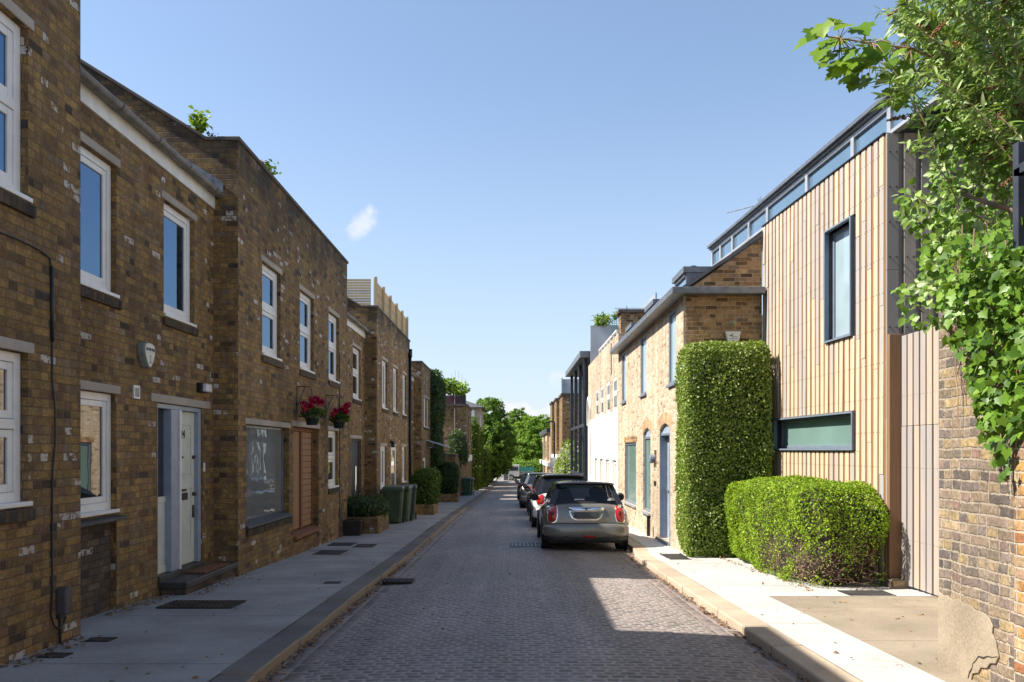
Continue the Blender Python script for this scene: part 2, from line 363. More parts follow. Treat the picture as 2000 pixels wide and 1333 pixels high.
M['cedar'] = cladding('silvered cedar boards', (0.52, 0.375, 0.24), (0.58, 0.46, 0.335), (0.44, 0.40, 0.36), 0.34)
M['cedar_inner'] = cladding('orange cedar boards', (0.25, 0.125, 0.052), (0.32, 0.175, 0.08), (0.24, 0.17, 0.12), 0.70)
M['cedar_grey'] = cladding('grey weathered boards', (0.34, 0.285, 0.235), (0.40, 0.345, 0.295), (0.31, 0.285, 0.265), 0.2)
M['cedar_post'] = cladding('brown weathered post', (0.19, 0.11, 0.06), (0.235, 0.145, 0.085), (0.19, 0.145, 0.115), 0.5)
M['cedar_gate'] = cladding('grey beige gate boards', (0.40, 0.315, 0.24), (0.45, 0.375, 0.305), (0.39, 0.355, 0.335), 0.2)
M['oak'] = cladding('varnished oak door', (0.30, 0.165, 0.085), (0.36, 0.21, 0.115), (0.33, 0.20, 0.115), 0.9)
M['oak_dark'] = cladding('dark oak frame', (0.20, 0.085, 0.045), (0.24, 0.11, 0.06), (0.2, 0.1, 0.06), 0.9)
M['fence_new'] = cladding('new softwood fence', (0.50, 0.36, 0.19), (0.58, 0.44, 0.26), (0.45, 0.38, 0.28), 0.7)

def foliage(name, cols, trans=0.35, rough=0.5, spec=0.4, tcol=None, var=0.55):
    m, n, p, o = newmat(name)
    g = n.new('ShaderNodeNewGeometry'); r = g.outputs['Random Per Island']
    k = len(cols) - 1
    pos = g.outputs['Position']
    f = n.m('ADD', n.m('MULTIPLY', r, 1 - 0.5 * var), n.m('MULTIPLY', n.m('SUBTRACT', n.noise(pos, 2.2, 3), 0.32), var * 1.3), clamp=True)
    c = n.ramp(f, [(i / k, cc) for i, cc in enumerate(cols)])
    n.l.new(c, p.inputs['Base Color']); p.inputs['Roughness'].default_value = rough; p.inputs['Specular IOR Level'].default_value = spec
    tr = n.new('ShaderNodeBsdfTranslucent')
    sc = n.mix(0.75, c, tcol or (0.24, 0.36, 0.03))
    n.l.new(sc, tr.inputs[0])
    mx = n.new('ShaderNodeMixShader'); mx.inputs[0].default_value = trans
    n.l.new(p.outputs[0], mx.inputs[1]); n.l.new(tr.outputs[0], mx.inputs[2]); n.l.new(mx.outputs[0], o.inputs[0])
    return m
M['lf_hedge'] = foliage('variegated hedge leaves', [(0.07, 0.13, 0.014), (0.15, 0.24, 0.025), (0.24, 0.34, 0.045), (0.37, 0.44, 0.12), (0.55, 0.57, 0.27)], 0.34, 0.36, 0.40, var=0.35)
M['lf_bush'] = foliage('clipped bush leaves', [(0.08, 0.16, 0.012), (0.18, 0.31, 0.018), (0.30, 0.43, 0.022), (0.42, 0.52, 0.03)], 0.34, 0.5, 0.3)
M['lf_ivy'] = foliage('glossy ivy leaves', [(0.025, 0.06, 0.01), (0.07, 0.155, 0.018), (0.145, 0.27, 0.028), (0.24, 0.37, 0.055)], 0.30, 0.38, 0.28, var=0.35)
M['lf_budd'] = foliage('willowy leaves', [(0.05, 0.10, 0.016), (0.16, 0.26, 0.045), (0.29, 0.41, 0.10), (0.42, 0.50, 0.24)], 0.28, 0.42, 0.35, var=0.3)
M['lf_maple'] = foliage('lobed leaves', [(0.07, 0.15, 0.012), (0.14, 0.26, 0.02), (0.25, 0.36, 0.025)], 0.42, 0.42, 0.35)
M['lf_tree'] = foliage('broadleaf crown', [(0.045, 0.10, 0.014), (0.085, 0.17, 0.02), (0.14, 0.24, 0.028), (0.20, 0.31, 0.045)], 0.36, 0.55, 0.25)
M['lf_tree2'] = foliage('bright broadleaf crown', [(0.09, 0.17, 0.018), (0.14, 0.26, 0.025), (0.21, 0.34, 0.035), (0.27, 0.39, 0.06)], 0.40, 0.55, 0.25)
M['lf_dark'] = foliage('dark evergreen leaves', [(0.012, 0.03, 0.008), (0.022, 0.05, 0.012), (0.04, 0.08, 0.018)], 0.2, 0.45, 0.35)
M['lf_shade'] = foliage('mid green shrub leaves', [(0.035, 0.07, 0.012), (0.07, 0.125, 0.018), (0.12, 0.19, 0.03)], 0.25, 0.45, 0.35)
M['lf_cypress'] = foliage('clipped cypress', [(0.05, 0.09, 0.008), (0.085, 0.14, 0.012), (0.12, 0.18, 0.018)], 0.2, 0.6, 0.2)
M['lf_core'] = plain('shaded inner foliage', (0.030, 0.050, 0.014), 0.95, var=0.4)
M['petal'] = foliage('crimson petals', [(0.30, 0.004, 0.035), (0.45, 0.008, 0.06), (0.55, 0.03, 0.12)], 0.3, 0.5, 0.3, tcol=(0.5, 0.01, 0.06))
M['blossom'] = foliage('cream blossom', [(0.45, 0.42, 0.32), (0.6, 0.55, 0.45)], 0.3, 0.6, 0.2, tcol=(0.6, 0.55, 0.4))
M['petal_pink'] = foliage('magenta petals', [(0.4, 0.02, 0.15), (0.5, 0.05, 0.25)], 0.3, tcol=(0.5, 0.02, 0.2))

def paint(name, col, metal=0.35, rough=0.3):
    m, n, p, o = newmat(name)
    tcn = n.new('ShaderNodeTexCoord'); v = tcn.outputs['Object']
    n.put(p.inputs['Base Color'], n.mix(n.smooth(n.noise(v, 4, 4), 0.3, 0.7), tuple(x * 0.93 for x in col), tuple(x * 1.05 for x in col)))
    p.inputs['Metallic'].default_value = metal; p.inputs['Roughness'].default_value = rough
    p.inputs['Coat Weight'].default_value = 1.0; p.inputs['Coat Roughness'].default_value = 0.03
    # road dust near the sills
    px, py, pz = n.sep(v)
    n.put(p.inputs['Coat Weight'], n.smooth(n.m('ADD', pz, n.m('MULTIPLY', n.noise(v, 5, 4), 0.3)), 0.35, 0.75, 0.4, 1.0))
    return m
M['car_grey'] = paint('warm grey car paint', (0.20, 0.19, 0.17))
M['car_white'] = paint('white car paint', (0.78, 0.77, 0.74), 0.0)
M['car_black'] = paint('black car paint', (0.014, 0.014, 0.017), 0.2)
M['car_silver'] = paint('mid grey metallic paint', (0.24, 0.235, 0.24), 0.6)
M['car_roof'] = paint('black roof paint', (0.018, 0.018, 0.022), 0.1)
M['car_blue'] = paint('dark blue car paint', (0.025, 0.03, 0.045), 0.3)
M['truck_white'] = paint('dusty white truck paint', (0.62, 0.63, 0.60), 0.0)
M['teal'] = plain('teal mesh', (0.03, 0.22, 0.16), 0.6, var=0.25)
M['redlens'] = plain('red lamp lens', (0.42, 0.012, 0.010), 0.12, var=0.12, coat=1.0)
M['reddark'] = plain('dark red lamp core', (0.12, 0.006, 0.006), 0.2)
M['plate'] = plain('blank grey plate', (0.06, 0.06, 0.065), 0.5)
M['seat'] = plain('car seat cloth', (0.03, 0.03, 0.034), 0.8)

# ------------------------------------------------------------------ helpers
def H(h): return ZC + h                       # height relative to the lens -> world z
_PY = [-40, -10, 0, 6, 8, 10, 12, 14.4, 16, 20, 23, 36, 47, 70, 103, 160, 400]
_PH = [-1.1, -1.42, -1.60, -1.745, -1.80, -1.86, -1.92, -2.0, -2.04, -2.12, -2.18, -2.52, -2.80, -3.30, -3.90, -4.6, -5.5]
def zr(y): return ZC + float(np.interp(y, _PY, _PH))   # road level: the mews runs gently downhill
KH = 0.085                                     # kerb upstand

def P(px, py, Y):                              # a survey point: photo pixel + distance -> metres
    return Vector(((px - 1000) * Y / FPX, Y, ZC + (879 - py) * Y / FPX))

def wloc(o):
    l = Vector((0, 0, 0))
    while o is not None: l += o.location; o = o.parent
    return l

class MB:
    """collects faces, becomes ONE mesh object"""
    def __init__(s, tf=None): s.v = []; s.f = []; s.tf = tf
    def add(s, verts, faces):
        b = len(s.v)
        s.v += [tuple(s.tf(Vector(p))) if s.tf else tuple(p) for p in verts]
        s.f += [tuple(i + b for i in f) for f in faces]
        return s
    def quad(s, *p): return s.add(p, [tuple(range(len(p)))])
    def box(s, x0, x1, y0, y1, z0, z1):
        if x0 > x1: x0, x1 = x1, x0
        if y0 > y1: y0, y1 = y1, y0
        if z0 > z1: z0, z1 = z1, z0
        v = [(x0, y0, z0), (x1, y0, z0), (x1, y1, z0), (x0, y1, z0), (x0, y0, z1), (x1, y0, z1), (x1, y1, z1), (x0, y1, z1)]
        return s.add(v, [(0, 3, 2, 1), (4, 5, 6, 7), (0, 1, 5, 4), (1, 2, 6, 5), (2, 3, 7, 6), (3, 0, 4, 7)])
    def prism(s, poly, d):          # poly: 3d points, d: extrusion vector
        n = len(poly); d = Vector(d)
        v = [Vector(p) for p in poly] + [Vector(p) + d for p in poly]
        f = [tuple(range(n - 1, -1, -1)), tuple(range(n, 2 * n))] + [(i, (i + 1) % n, n + (i + 1) % n, n + i) for i in range(n)]
        return s.add(v, f)
    def tube(s, pts, r, n=8, r1=None, cap=True):
        pts = [Vector(p) for p in pts]; k = len(pts); vs = []; fs = []
        for i, p in enumerate(pts):
            t_ = (pts[min(i + 1, k - 1)] - pts[max(i - 1, 0)])
            t_ = t_.normalized() if t_.length > 1e-9 else Vector((0, 0, 1))
            a = Vector((0, 0, 1)) if abs(t_.z) < 0.9 else Vector((1, 0, 0))
            u = t_.cross(a).normalized(); w = t_.cross(u)
            rr = r if r1 is None else r + (r1 - r) * i / max(1, k - 1)
            for j in range(n):
                q = 2 * math.pi * j / n
                vs.append(p + u * math.cos(q) * rr + w * math.sin(q) * rr)
        for i in range(k - 1):
            for j in range(n): fs.append((i * n + j, i * n + (j + 1) % n, (i + 1) * n + (j + 1) % n, (i + 1) * n + j))
        if cap: fs.append(tuple(range(n - 1, -1, -1))); fs.append(tuple(range((k - 1) * n, k * n)))
        return s.add(vs, fs)
    def lathe(s, prof, c, n=24, axis='z'):
        vs = []; fs = []; k = len(prof)
        for (r, h) in prof:
            for j in range(n):
                q = 2 * math.pi * j / n; a, b = r * math.cos(q), r * math.sin(q)
                vs.append({'z': (c[0] + a, c[1] + b, c[2] + h), 'x': (c[0] + h, c[1] + a, c[2] + b), 'y': (c[0] + a, c[1] + h, c[2] + b)}[axis])
        for i in range(k - 1):
            for j in range(n): fs.append((i * n + j, i * n + (j + 1) % n, (i + 1) * n + (j + 1) % n, (i + 1) * n + j))
        fs.append(tuple(range(n - 1, -1, -1))); fs.append(tuple(range((k - 1) * n, k * n)))
        return s.add(vs, fs)
    def build(s, name, mat, parent=None, loc=None, smooth=False, bevel=0.0, seg=2, sub=0):
        me = bpy.data.meshes.new(name)
        org = wloc(parent) if parent is not None else Vector(loc or (0, 0, 0))
        me.from_pydata([tuple(Vector(p) - org) for p in s.v], [], s.f)
        me.validate(); 
        import bmesh
        bm = bmesh.new(); bm.from_mesh(me); bmesh.ops.recalc_face_normals(bm, faces=bm.faces); bm.to_mesh(me); bm.free()
        o = bpy.data.objects.new(name, me); C.objects.link(o)
        me.materials.append(mat)
        if parent is not None: o.parent = parent
        elif loc: o.location = loc
        if smooth: me.polygons.foreach_set('use_smooth', [True] * len(me.polygons))
        if bevel:
            b = o.modifiers.new('bevel', 'BEVEL'); b.width = bevel; b.segments = seg; b.limit_method = 'ANGLE'; b.angle_limit = R(40)
        if sub:
            b = o.modifiers.new('sub', 'SUBSURF'); b.levels = sub; b.render_levels = sub
        return o

def tag(o, label, cat, group=None, kind=None):
    if label: o['label'] = label
    if cat: o['category'] = cat
    if group: o['group'] = group
    if kind: o['kind'] = kind
    return o
def thing(name, label, cat, loc, group=None):
    o = bpy.data.objects.new(name, None); C.objects.link(o); o.location = loc; o.empty_display_size = 0.3
    return tag(o, label, cat, group)
def struct(o): o['kind'] = 'structure'; return o
def part(name, mat, parent, fn, **kw):
    b = MB(); fn(b); return b.build(name, mat, parent, **kw)

def text_mesh(txt, size, depth=0.002, bold=0.0):
    """lettering as mesh verts in the local XY plane"""
    cu = bpy.data.curves.new('lettering', 'FONT'); cu.body = txt; cu.size = size; cu.extrude = depth; cu.offset = bold
    cu.align_x = 'CENTER'; cu.align_y = 'CENTER'; cu.resolution_u = 3
    ob = bpy.data.objects.new('lettering', cu); C.objects.link(ob)
    dg = bpy.context.evaluated_depsgraph_get()
    me = bpy.data.meshes.new_from_object(ob.evaluated_get(dg))
    vs = [v.co.copy() for v in me.vertices]; fs = [tuple(p.vertices) for p in me.polygons]
    bpy.data.objects.remove(ob); bpy.data.meshes.remove(me); bpy.data.curves.remove(cu)
    return vs, fs
def lettering(name, txt, size, origin, xdir, zdir, mat, parent, depth=0.002, bold=0.0, sx=1.0):
    vs, fs = text_mesh(txt, size, depth, bold)
    x = Vector(xdir).normalized(); z = Vector(zdir).normalized(); n = x.cross(z)
    b = MB(); b.add([Vector(origin) + x * v.x * sx + z * v.y + n * v.z for v in vs], fs)
    return b.build(name, mat, parent)

# ------------------------------------------------------------------ foliage
def _leaf_shapes():
    sh = {}
    # simple folded leaf: base, two sides, tip, along +y
    sh['leaf'] = (np.array([(0, 0, 0), (0.34, 0.42, 0.09), (0, 0.48, 0), (-0.34, 0.42, 0.09), (0, 1, -0.06)]), [(0, 1, 2), (0, 2, 3), (1, 4, 2), (2, 4, 3)])
    sh['quad'] = (np.array([(0, 0, 0), (0.42, 0.5, 0.1), (0, 1, 0), (-0.42, 0.5, 0.1)]), [(0, 1, 2, 3)])
    w = 0.115
    sh['lance'] = (np.array([(0, 0, 0), (w, 0.3, .03), (0, .3, 0), (-w, .3, .03), (w * .8, .65, -.03), (0, .65, -.06), (-w * .8, .65, -.03), (0, 1, -.16)]),
                   [(0, 1, 2), (0, 2, 3), (1, 4, 5, 2), (2, 5, 6, 3), (4, 7, 5), (5, 7, 6)])
    ov = [(0, 0, 0), (.26, .12, .05), (.36, .38, .07), (.24, .7, .03), (0, 1, -.06), (-.24, .7, .03), (-.36, .38, .07), (-.26, .12, .05), (0, .45, 0)]
    sh['oval'] = (np.array(ov), [(8, i, (i + 1) % 8) for i in range(8)])
    # ivy: five points
    iv = [(0, 0.05), (.20, -.10), (.40, -.03), (.37, .22), (.45, .44), (.24, .58), (0, 1.0), (-.24, .58), (-.45, .44), (-.37, .22), (-.40, -.03), (-.20, -.10)]
    pts = [(x, y, 0.10 * abs(x) - 0.08 * y * y) for x, y in iv] + [(0, .32, -0.02)]
    sh['ivy'] = (np.array(pts), [(12, i, (i + 1) % 12) for i in range(12)])
    mp = [(0, 0), (.14, -.06), (.33, -.13), (.40, -.02), (.36, .10), (.52, .20), (.60, .34), (.50, .40), (.55, .58), (.36, .53), (.27, .54), (.30, .72), (.17, .78), (.10, .90), (0, 1.0)]
    mp = mp + [(-x, y) for x, y in mp[-2:0:-1]]
    k = len(mp)
    pts = [(x, y, 0.12 * abs(x) - 0.14 * y * y) for x, y in mp] + [(0, .26, 0)]
    sh['maple'] = (np.array(pts), [(k, i, (i + 1) % k) for i in range(k)])
    return sh
LEAF = _leaf_shapes()

def unit(a): return a / np.maximum(np.linalg.norm(a, axis=1, keepdims=True), 1e-9)

def leaves(name, mat, pts, nrm, size, shape, parent=None, loc=None, spread=0.8, tipdir=None, tipspread=0.8):
    """many leaf faces in one mesh; pts/nrm: where each leaf sits and roughly which way it faces"""
    pts = np.asarray(pts, float); n = len(pts); nrm = np.asarray(nrm, float)
    if nrm.ndim == 1: nrm = np.repeat(nrm[None], n, 0)
    nz = unit(unit(nrm) + RNG.normal(0, spread, (n, 3)))
    td = np.repeat(np.array([[0, 0, -0.35]]), n, 0) if tipdir is None else (np.asarray(tipdir, float) if np.ndim(tipdir) == 2 else np.repeat(np.asarray(tipdir, float)[None], n, 0))
    ty = td + RNG.normal(0, tipspread, (n, 3))
    ty = unit(ty - nz * (ty * nz).sum(1, keepdims=True)); tx = np.cross(ty, nz)
    s0, s1 = size; sz = RNG.uniform(s0, s1, (n, 1, 1))
    T, faces = LEAF[shape]; k = len(T)
    V = pts[:, None, :] + sz * (T[None, :, 0, None] * tx[:, None, :] + T[None, :, 1, None] * ty[:, None, :] + T[None, :, 2, None] * nz[:, None, :])
    org = np.array(wloc(parent)) if parent is not None else np.array(loc if loc is not None else (0, 0, 0), float)
    V = (V.reshape(-1, 3) - org).astype(np.float32)
    lens = [len(f) for f in faces]; flat = np.array([i for f in faces for i in f]); per = len(flat)
    loops = (flat[None] + (np.arange(n) * k)[:, None]).ravel().astype(np.int32)
    tot = np.tile(np.array(lens, np.int32), n); start = np.concatenate([[0], np.cumsum(tot)[:-1]]).astype(np.int32)
    me = bpy.data.meshes.new(name)
    me.vertices.add(n * k); me.vertices.foreach_set('co', V.ravel())
    me.loops.add(len(loops)); me.loops.foreach_set('vertex_index', loops)
    me.polygons.add(len(tot)); me.polygons.foreach_set('loop_start', start); me.polygons.foreach_set('loop_total', tot)
    me.update(calc_edges=True)
    me.materials.append(mat)
    o = bpy.data.objects.new(name, me); C.objects.link(o)
    if parent is not None: o.parent = parent
    elif loc is not None: o.location = loc
    return o

def vnoise(p, scale, seed=0):
    """cheap smooth value noise for numpy points (sum of sines)"""
    rs = np.random.default_rng(seed); out = np.zeros(len(p))
    for k in range(7):
        d = rs.normal(0, 1, 3); d /= np.linalg.norm(d); f = scale * rs.uniform(0.6, 1.9)
        out += np.sin(p @ d * f + rs.uniform(0, 6.28))
    return out / 7 ** 0.5 / 1.2

def rbox_surface(n, c, h, p=4.0, jit=0.0, lump=0.0, ls=6.0, seed=1, bottom=False):
    """points + normals on a rounded box (superellipsoid) of half sizes h about c"""
    h = np.array(h, float); c = np.array(c, float)
    a = np.array([h[1] * h[2], h[0] * h[2], h[0] * h[1]]); a = a / a.sum()
    ax = RNG.choice(3, n, p=a); q = RNG.uniform(-1, 1, (n, 3)); sgn = np.where(RNG.random(n) < 0.5, -1.0, 1.0)
    if not bottom: sgn = np.where((ax == 2), 1.0, sgn)
    q[np.arange(n), ax] = sgn
    r = (np.abs(q) ** p).sum(1) ** (1 / p)
    s = q / r[:, None]
    nn = unit(np.sign(s) * np.abs(s) ** (p - 1) / h)
    w = s * h
    dd = lump * vnoise(w + c, ls, seed) + jit * -np.abs(RNG.normal(0, 1, n))
    return w + nn * dd[:, None] + c, nn

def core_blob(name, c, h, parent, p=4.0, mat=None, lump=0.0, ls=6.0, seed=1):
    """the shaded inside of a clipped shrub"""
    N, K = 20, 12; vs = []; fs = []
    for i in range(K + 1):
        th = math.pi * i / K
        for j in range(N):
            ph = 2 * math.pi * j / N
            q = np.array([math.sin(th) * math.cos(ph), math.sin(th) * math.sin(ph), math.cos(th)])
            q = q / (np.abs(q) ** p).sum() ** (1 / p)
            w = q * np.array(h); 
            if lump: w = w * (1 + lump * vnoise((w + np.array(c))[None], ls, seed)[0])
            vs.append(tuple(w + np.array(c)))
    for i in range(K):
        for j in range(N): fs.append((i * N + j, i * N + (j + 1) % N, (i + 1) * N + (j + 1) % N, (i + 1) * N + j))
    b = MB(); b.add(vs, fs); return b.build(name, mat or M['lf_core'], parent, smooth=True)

# ------------------------------------------------------------------ walls and windows
def facade(b, X, y0, y1, z0, z1, holes, s, th=0.3):
    """wall in a plane X=const facing s (+1 = +X), with rectangular holes (ya,yb,za,zb), reveals th deep"""
    ys = sorted({y0, y1, *[v for h in holes for v in h[:2]]}); zs = sorted({z0, z1, *[v for h in holes for v in h[2:4]]})
    for a, bb in zip(ys, ys[1:]):
        for c, dd in zip(zs, zs[1:]):
            my, mz = (a + bb) / 2, (c + dd) / 2
            if any(h[0] < my < h[1] and h[2] < mz < h[3] for h in holes): continue
            b.quad((X, a, c), (X, bb, c), (X, bb, dd), (X, a, dd))
    Xi = X - s * th
    for (a, bb, c, dd) in [h[:4] for h in holes]:
        b.quad((X, a, c), (X, a, dd), (Xi, a, dd), (Xi, a, c)); b.quad((X, bb, c), (X, bb, dd), (Xi, bb, dd), (Xi, bb, c))
        b.quad((X, a, dd), (X, bb, dd), (Xi, bb, dd), (Xi, a, dd)); b.quad((X, a, c), (X, bb, c), (Xi, bb, c), (Xi, a, c))
    b.quad((X, y0, z0), (X, y0, z1), (Xi, y0, z1), (Xi, y0, z0)); b.quad((X, y1, z0), (X, y1, z1), (Xi, y1, z1), (Xi, y1, z0))
    b.quad((X, y0, z1), (X, y1, z1), (Xi, y1, z1), (Xi, y0, z1))

def window(parent, X, hole, s, style='plain', rev=0.06, mat='upvc', gl='glass', fw=0.08, sill=True, lintel=True, brick_sill=True, label=None):
    y0, y1, z0, z1 = hole
    Xo = X - s * rev; Xb = Xo - s * 0.07
    f = MB()
    def ring(a, bb, c, dd, w, xo, xb):
        f.box(xo, xb, a, a + w, c, dd); f.box(xo, xb, bb - w, bb, c, dd)
        f.box(xo, xb, a + w, bb - w, c, c + w); f.box(xo, xb, a + w, bb - w, dd - w, dd)
    g = 0.002
    ring(y0 + g, y1 - g, z0 + g, z1 - g, fw, Xo, Xb)
    panes = []
    w2 = fw * 0.8; xo2 = Xo - s * 0.012; xb2 = Xb + s * 0.006
    if style == 'plain': cells = [(y0 + fw, y1 - fw, z0 + fw, z1 - fw)]
    elif style == 'two':
        zm = z0 + (z1 - z0) * 0.52
        f.box(Xo, Xb, y0 + fw, y1 - fw, zm - fw * .5, zm + fw * .5)
        cells = [(y0 + fw, y1 - fw, z0 + fw, zm - fw * .5), (y0 + fw, y1 - fw, zm + fw * .5, z1 - fw)]
    elif style == 'side':
        ym = y0 + (y1 - y0) * 0.5
        f.box(Xo, Xb, ym - fw * .4, ym + fw * .4, z0 + fw, z1 - fw)
        cells = [(y0 + fw, ym - fw * .4, z0 + fw, z1 - fw), (ym + fw * .4, y1 - fw, z0 + fw, z1 - fw)]
    elif style == 'fixed': cells = [(y0 + fw, y1 - fw, z0 + fw, z1 - fw)]
    for c in cells:
        if style != 'fixed':
            ring(c[0] + .004, c[1] - .004, c[2] + .004, c[3] - .004, w2, xo2, xb2)
            panes.append((c[0] + w2, c[1] - w2, c[2] + w2, c[3] - w2))
        else: panes.append(c)
    w = f.build('window', M[mat], parent, bevel=0.006)
    if label: w['label'] = label
    for c in panes:
        p_ = MB(); p_.box(Xo - s * 0.030, Xo - s * 0.036, c[0] - .006, c[1] + .006, c[2] - .006, c[3] + .006)
        p_.build('pane', M[gl], w)
    if sill:
        q = MB(); q.box(X + s * 0.025, Xo - s * 0.01, y0 + .005, y1 + .03, z0 - 0.035, z0 + 0.003); q.build('sill', M[mat], w, bevel=0.006)
    if brick_sill:
        q = MB(); zt = z0 - 0.036
        q.prism([(X + s * 0.035, y0 - .03, zt - 0.02), (X + s * 0.035, y0 - .03, zt - 0.115), (X - s * 0.05, y0 - .03, zt - 0.115), (X - s * 0.05, y0 - .03, zt)], (0, y1 - y0 + .09, 0))
        q.build('brick_sill', M['brick_sill'], parent, bevel=0.008)
    if lintel:
        q = MB(); q.box(X + s * 0.012, X - s * 0.1, y0 - .07, y1 + .07, z1 + .002, z1 + .092); q.build('lintel', M['stone'], parent, bevel=0.008)
    return w

# ================================================================== SETTING
def strip(b, xs, ys, zoff, crown=None):
    """sheet following the falling road; xs: list of x or functions of y"""
    rows = []
    for y in ys:
        rows.append([(x(y) if callable(x) else x, y, zr(y) + (zoff(x(y) if callable(x) else x, y) if callable(zoff) else zoff)) for x in xs])
    k = len(xs); vs = [p for r in rows for p in r]; fs = []
    for i in range(len(ys) - 1):
        for j in range(k - 1): fs.append((i * k + j, i * k + j + 1, (i + 1) * k + j + 1, (i + 1) * k + j))
    b.add(vs, fs)
def frange(a, bb, st):
    n = max(1, int(round((bb - a) / st))); return [a + (bb - a) * i / n for i in range(n + 1)]

def sm(x): x = max(0.0, min(1.0, x)); return x * x * (3 - 2 * x)
def xkl(y): return -1.90 + 0.13 * sm((y - 24) / 30)             # left kerb face
def xkr(y): return 2.235 + 0.20 * sm((y - 14.2) / 2.0) + 0.4 * sm((y - 40) / 40)
YS = frange(-14, 24, 0.5) + frange(26, 130, 2)
def camber(x, y):
    c = (x - 0.17) / 2.05
    return 0.045 * max(0.0, 1 - c * c) - 0.008 + 0.006 * math.sin(x * 2.1 + y * .7) + 0.005 * math.sin(y * 1.3 - x)
b = MB(); strip(b, [-400, -60, -10, 0, 10, 60, 400], frange(-40, 160, 8) + [220, 300, 400, 900], -0.22)
struct(b.build('ground', M['ground']))
b = MB(); strip(b, [lambda y: xkl(y) + 0.27] + frange(-1.4, 1.75, 0.35) + [lambda y: xkr(y) - 0.27], YS, camber)
struct(b.build('road', M['setts'], smooth=True))
b = MB(); strip(b, [lambda y: xkl(y) - 0.05, lambda y: xkl(y) + 0.27], YS, camber); strip(b, [lambda y: xkr(y) - 0.27, lambda y: xkr(y) + 0.05], YS, camber)
struct(b.build('gutter', M['gutter'], smooth=True))
# cross street at the bottom of the mews
b = MB(); strip(b, [-60, -1.77], frange(97, 130, 3), 0.0); strip(b, [3.1, 60], frange(97, 130, 3), 0.0); struct(b.build('cross_street', M['drive']))

KW = 0.285
def kerb(name, xf, side, mat, seed):
    rs = random.Random(seed); b = MB(); y = -13.0
    while y < 96:
        L = rs.uniform(0.75, 1.25); g = 0.008
        y0, y1 = y + g, y + L - g; xa, xb = xf(y0), xf(y1)
        dz = rs.uniform(-.006, .006); dxx = rs.uniform(-.008, .008)
        # short dropped kerbs further down the left side
        drop = 0.0
        for c in ((20.6, 2.4), (27.5, 2.0), (34.0, 2.0)):
            if side < 0: drop = max(drop, 0.022 * sm(1.5 - abs((y0 + y1) / 2 - c[0]) / (c[1] / 2)))
        v = []
        for (yy, xx) in ((y0, xa), (y1, xb)):
            zt = zr(yy) + KH + dz - drop; xx += dxx
            v += [(xx, yy, zr(yy) - 0.15), (xx, yy, zt), (xx + side * (KW - .004), yy, zt + 0.004), (xx + side * (KW - .004), yy, zr(yy) - 0.15)]
        b.add(v, [(0, 1, 2, 3), (7, 6, 5, 4), (0, 4, 5, 1), (1, 5, 6, 2), (2, 6, 7, 3), (3, 7, 4, 0)])
        y += L
    mo = MB(); strip(mo, [lambda y: xf(y) + side * .012, lambda y: xf(y) + side * (KW - .01)], YS, KH - .010 if side > 0 else KH - .09); struct(mo.build('kerb_joint', M['mortar' if side > 0 else 'kerb_grey']))
    return struct(b.build(name, mat, bevel=0.018, seg=3))
kerb('kerb_left', xkl, -1, M['kerb_grey'], 3); kerb('kerb_right', xkr, 1, M['kerb_tan'], 4)
# warm worn nose along the left kerb is the stone's own lighter arris
ZP = KH + 0.004
b = MB(); strip(b, [-5.2, -4.0, -3.2, lambda y: xkl(y) - KW + .03], YS, ZP + .004); struct(b.build('pavement_left', M['pave'], smooth=True))
b = MB(); strip(b, [lambda y: xkr(y) + KW - .03, lambda y: max(3.07, xkr(y) + KW + .2)], YS, ZP + .004)
strip(b, [lambda y: max(3.07, xkr(y) + KW + .2), 5.5], [y for y in YS if y >= 9.5], ZP + .004); struct(b.build('pavement_right', M['pave_white'], smooth=True))
b = MB(); strip(b, [3.07, 9.0], frange(-14, 9.5, 0.5), ZP + .001); struct(b.build('driveway', M['drive'], smooth=True))

# fallen leaves along the kerbs and wall feet
pts = []
rs = np.random.default_rng(5)
def lit(n, fx, y0, y1, sx, dz):
    for _ in range(n):
        y = rs.uniform(y0, y1); x = fx(y) + abs(rs.normal(0, sx)) * (1 if dz < 0.06 else 1)
        pts.append((x, y, zr(y) + dz + 0.012))
lit(520, lambda y: xkl(y) + 0.01, 5.0, 14, 0.05, 0.0); lit(90, lambda y: xkl(y), 14, 30, 0.05, 0.0)
for _ in range(420):
    y = rs.uniform(5.5, 15.5); pts.append((xkr(y) - 0.01 - abs(rs.normal(0, 0.05)), y, zr(y) + 0.012))
for _ in range(300):
    y = rs.choice([rs.uniform(6.0, 7.2), rs.uniform(9.4, 11.6), rs.uniform(8.2, 9.6)]); xx = -3.90 if (y < 7.25 or y > 11.3) else (-4.24 if y < 9.56 else -3.9)
    pts.append((xx + abs(rs.normal(0, 0.10)), y, zr(y) + ZP + 0.012))
for _ in range(130):
    y = rs.uniform(9.9, 13.9); pts.append((3.80 - abs(rs.normal(0, 0.07)) - 0.03 * (y - 10), y, zr(y) + ZP + 0.012))
for _ in range(70):
    y = rs.uniform(5, 26); pts.append((rs.uniform(-1.6, 2.0), y, zr(y) + 0.055))
for _ in range(46):
    y = rs.uniform(5, 14); pts.append((rs.uniform(-3.8, -2.2), y, zr(y) + ZP + 0.012))
for _ in range(26):
    y = rs.uniform(6, 13); pts.append((rs.uniform(2.6, 3.8), y, zr(y) + ZP + 0.012))
for q in ((1750, 1217, 8.0), (1790, 1211, 8.2), (1630, 1192, 9.0)):
    for k in range(3): pts.append(((q[0] - 1000 + k * 9) * q[2] / FPX, q[2] + k * .03, zr(q[2]) + ZP + .012))
tag(leaves('fallen_leaves', M['litter'], pts, (0, 0, 1), (0.025, 0.06), 'leaf', spread=0.35), None, None, kind='stuff')
bpy.data.objects['fallen_leaves']['label'] = 'scattered dry brown leaves along the kerbs'

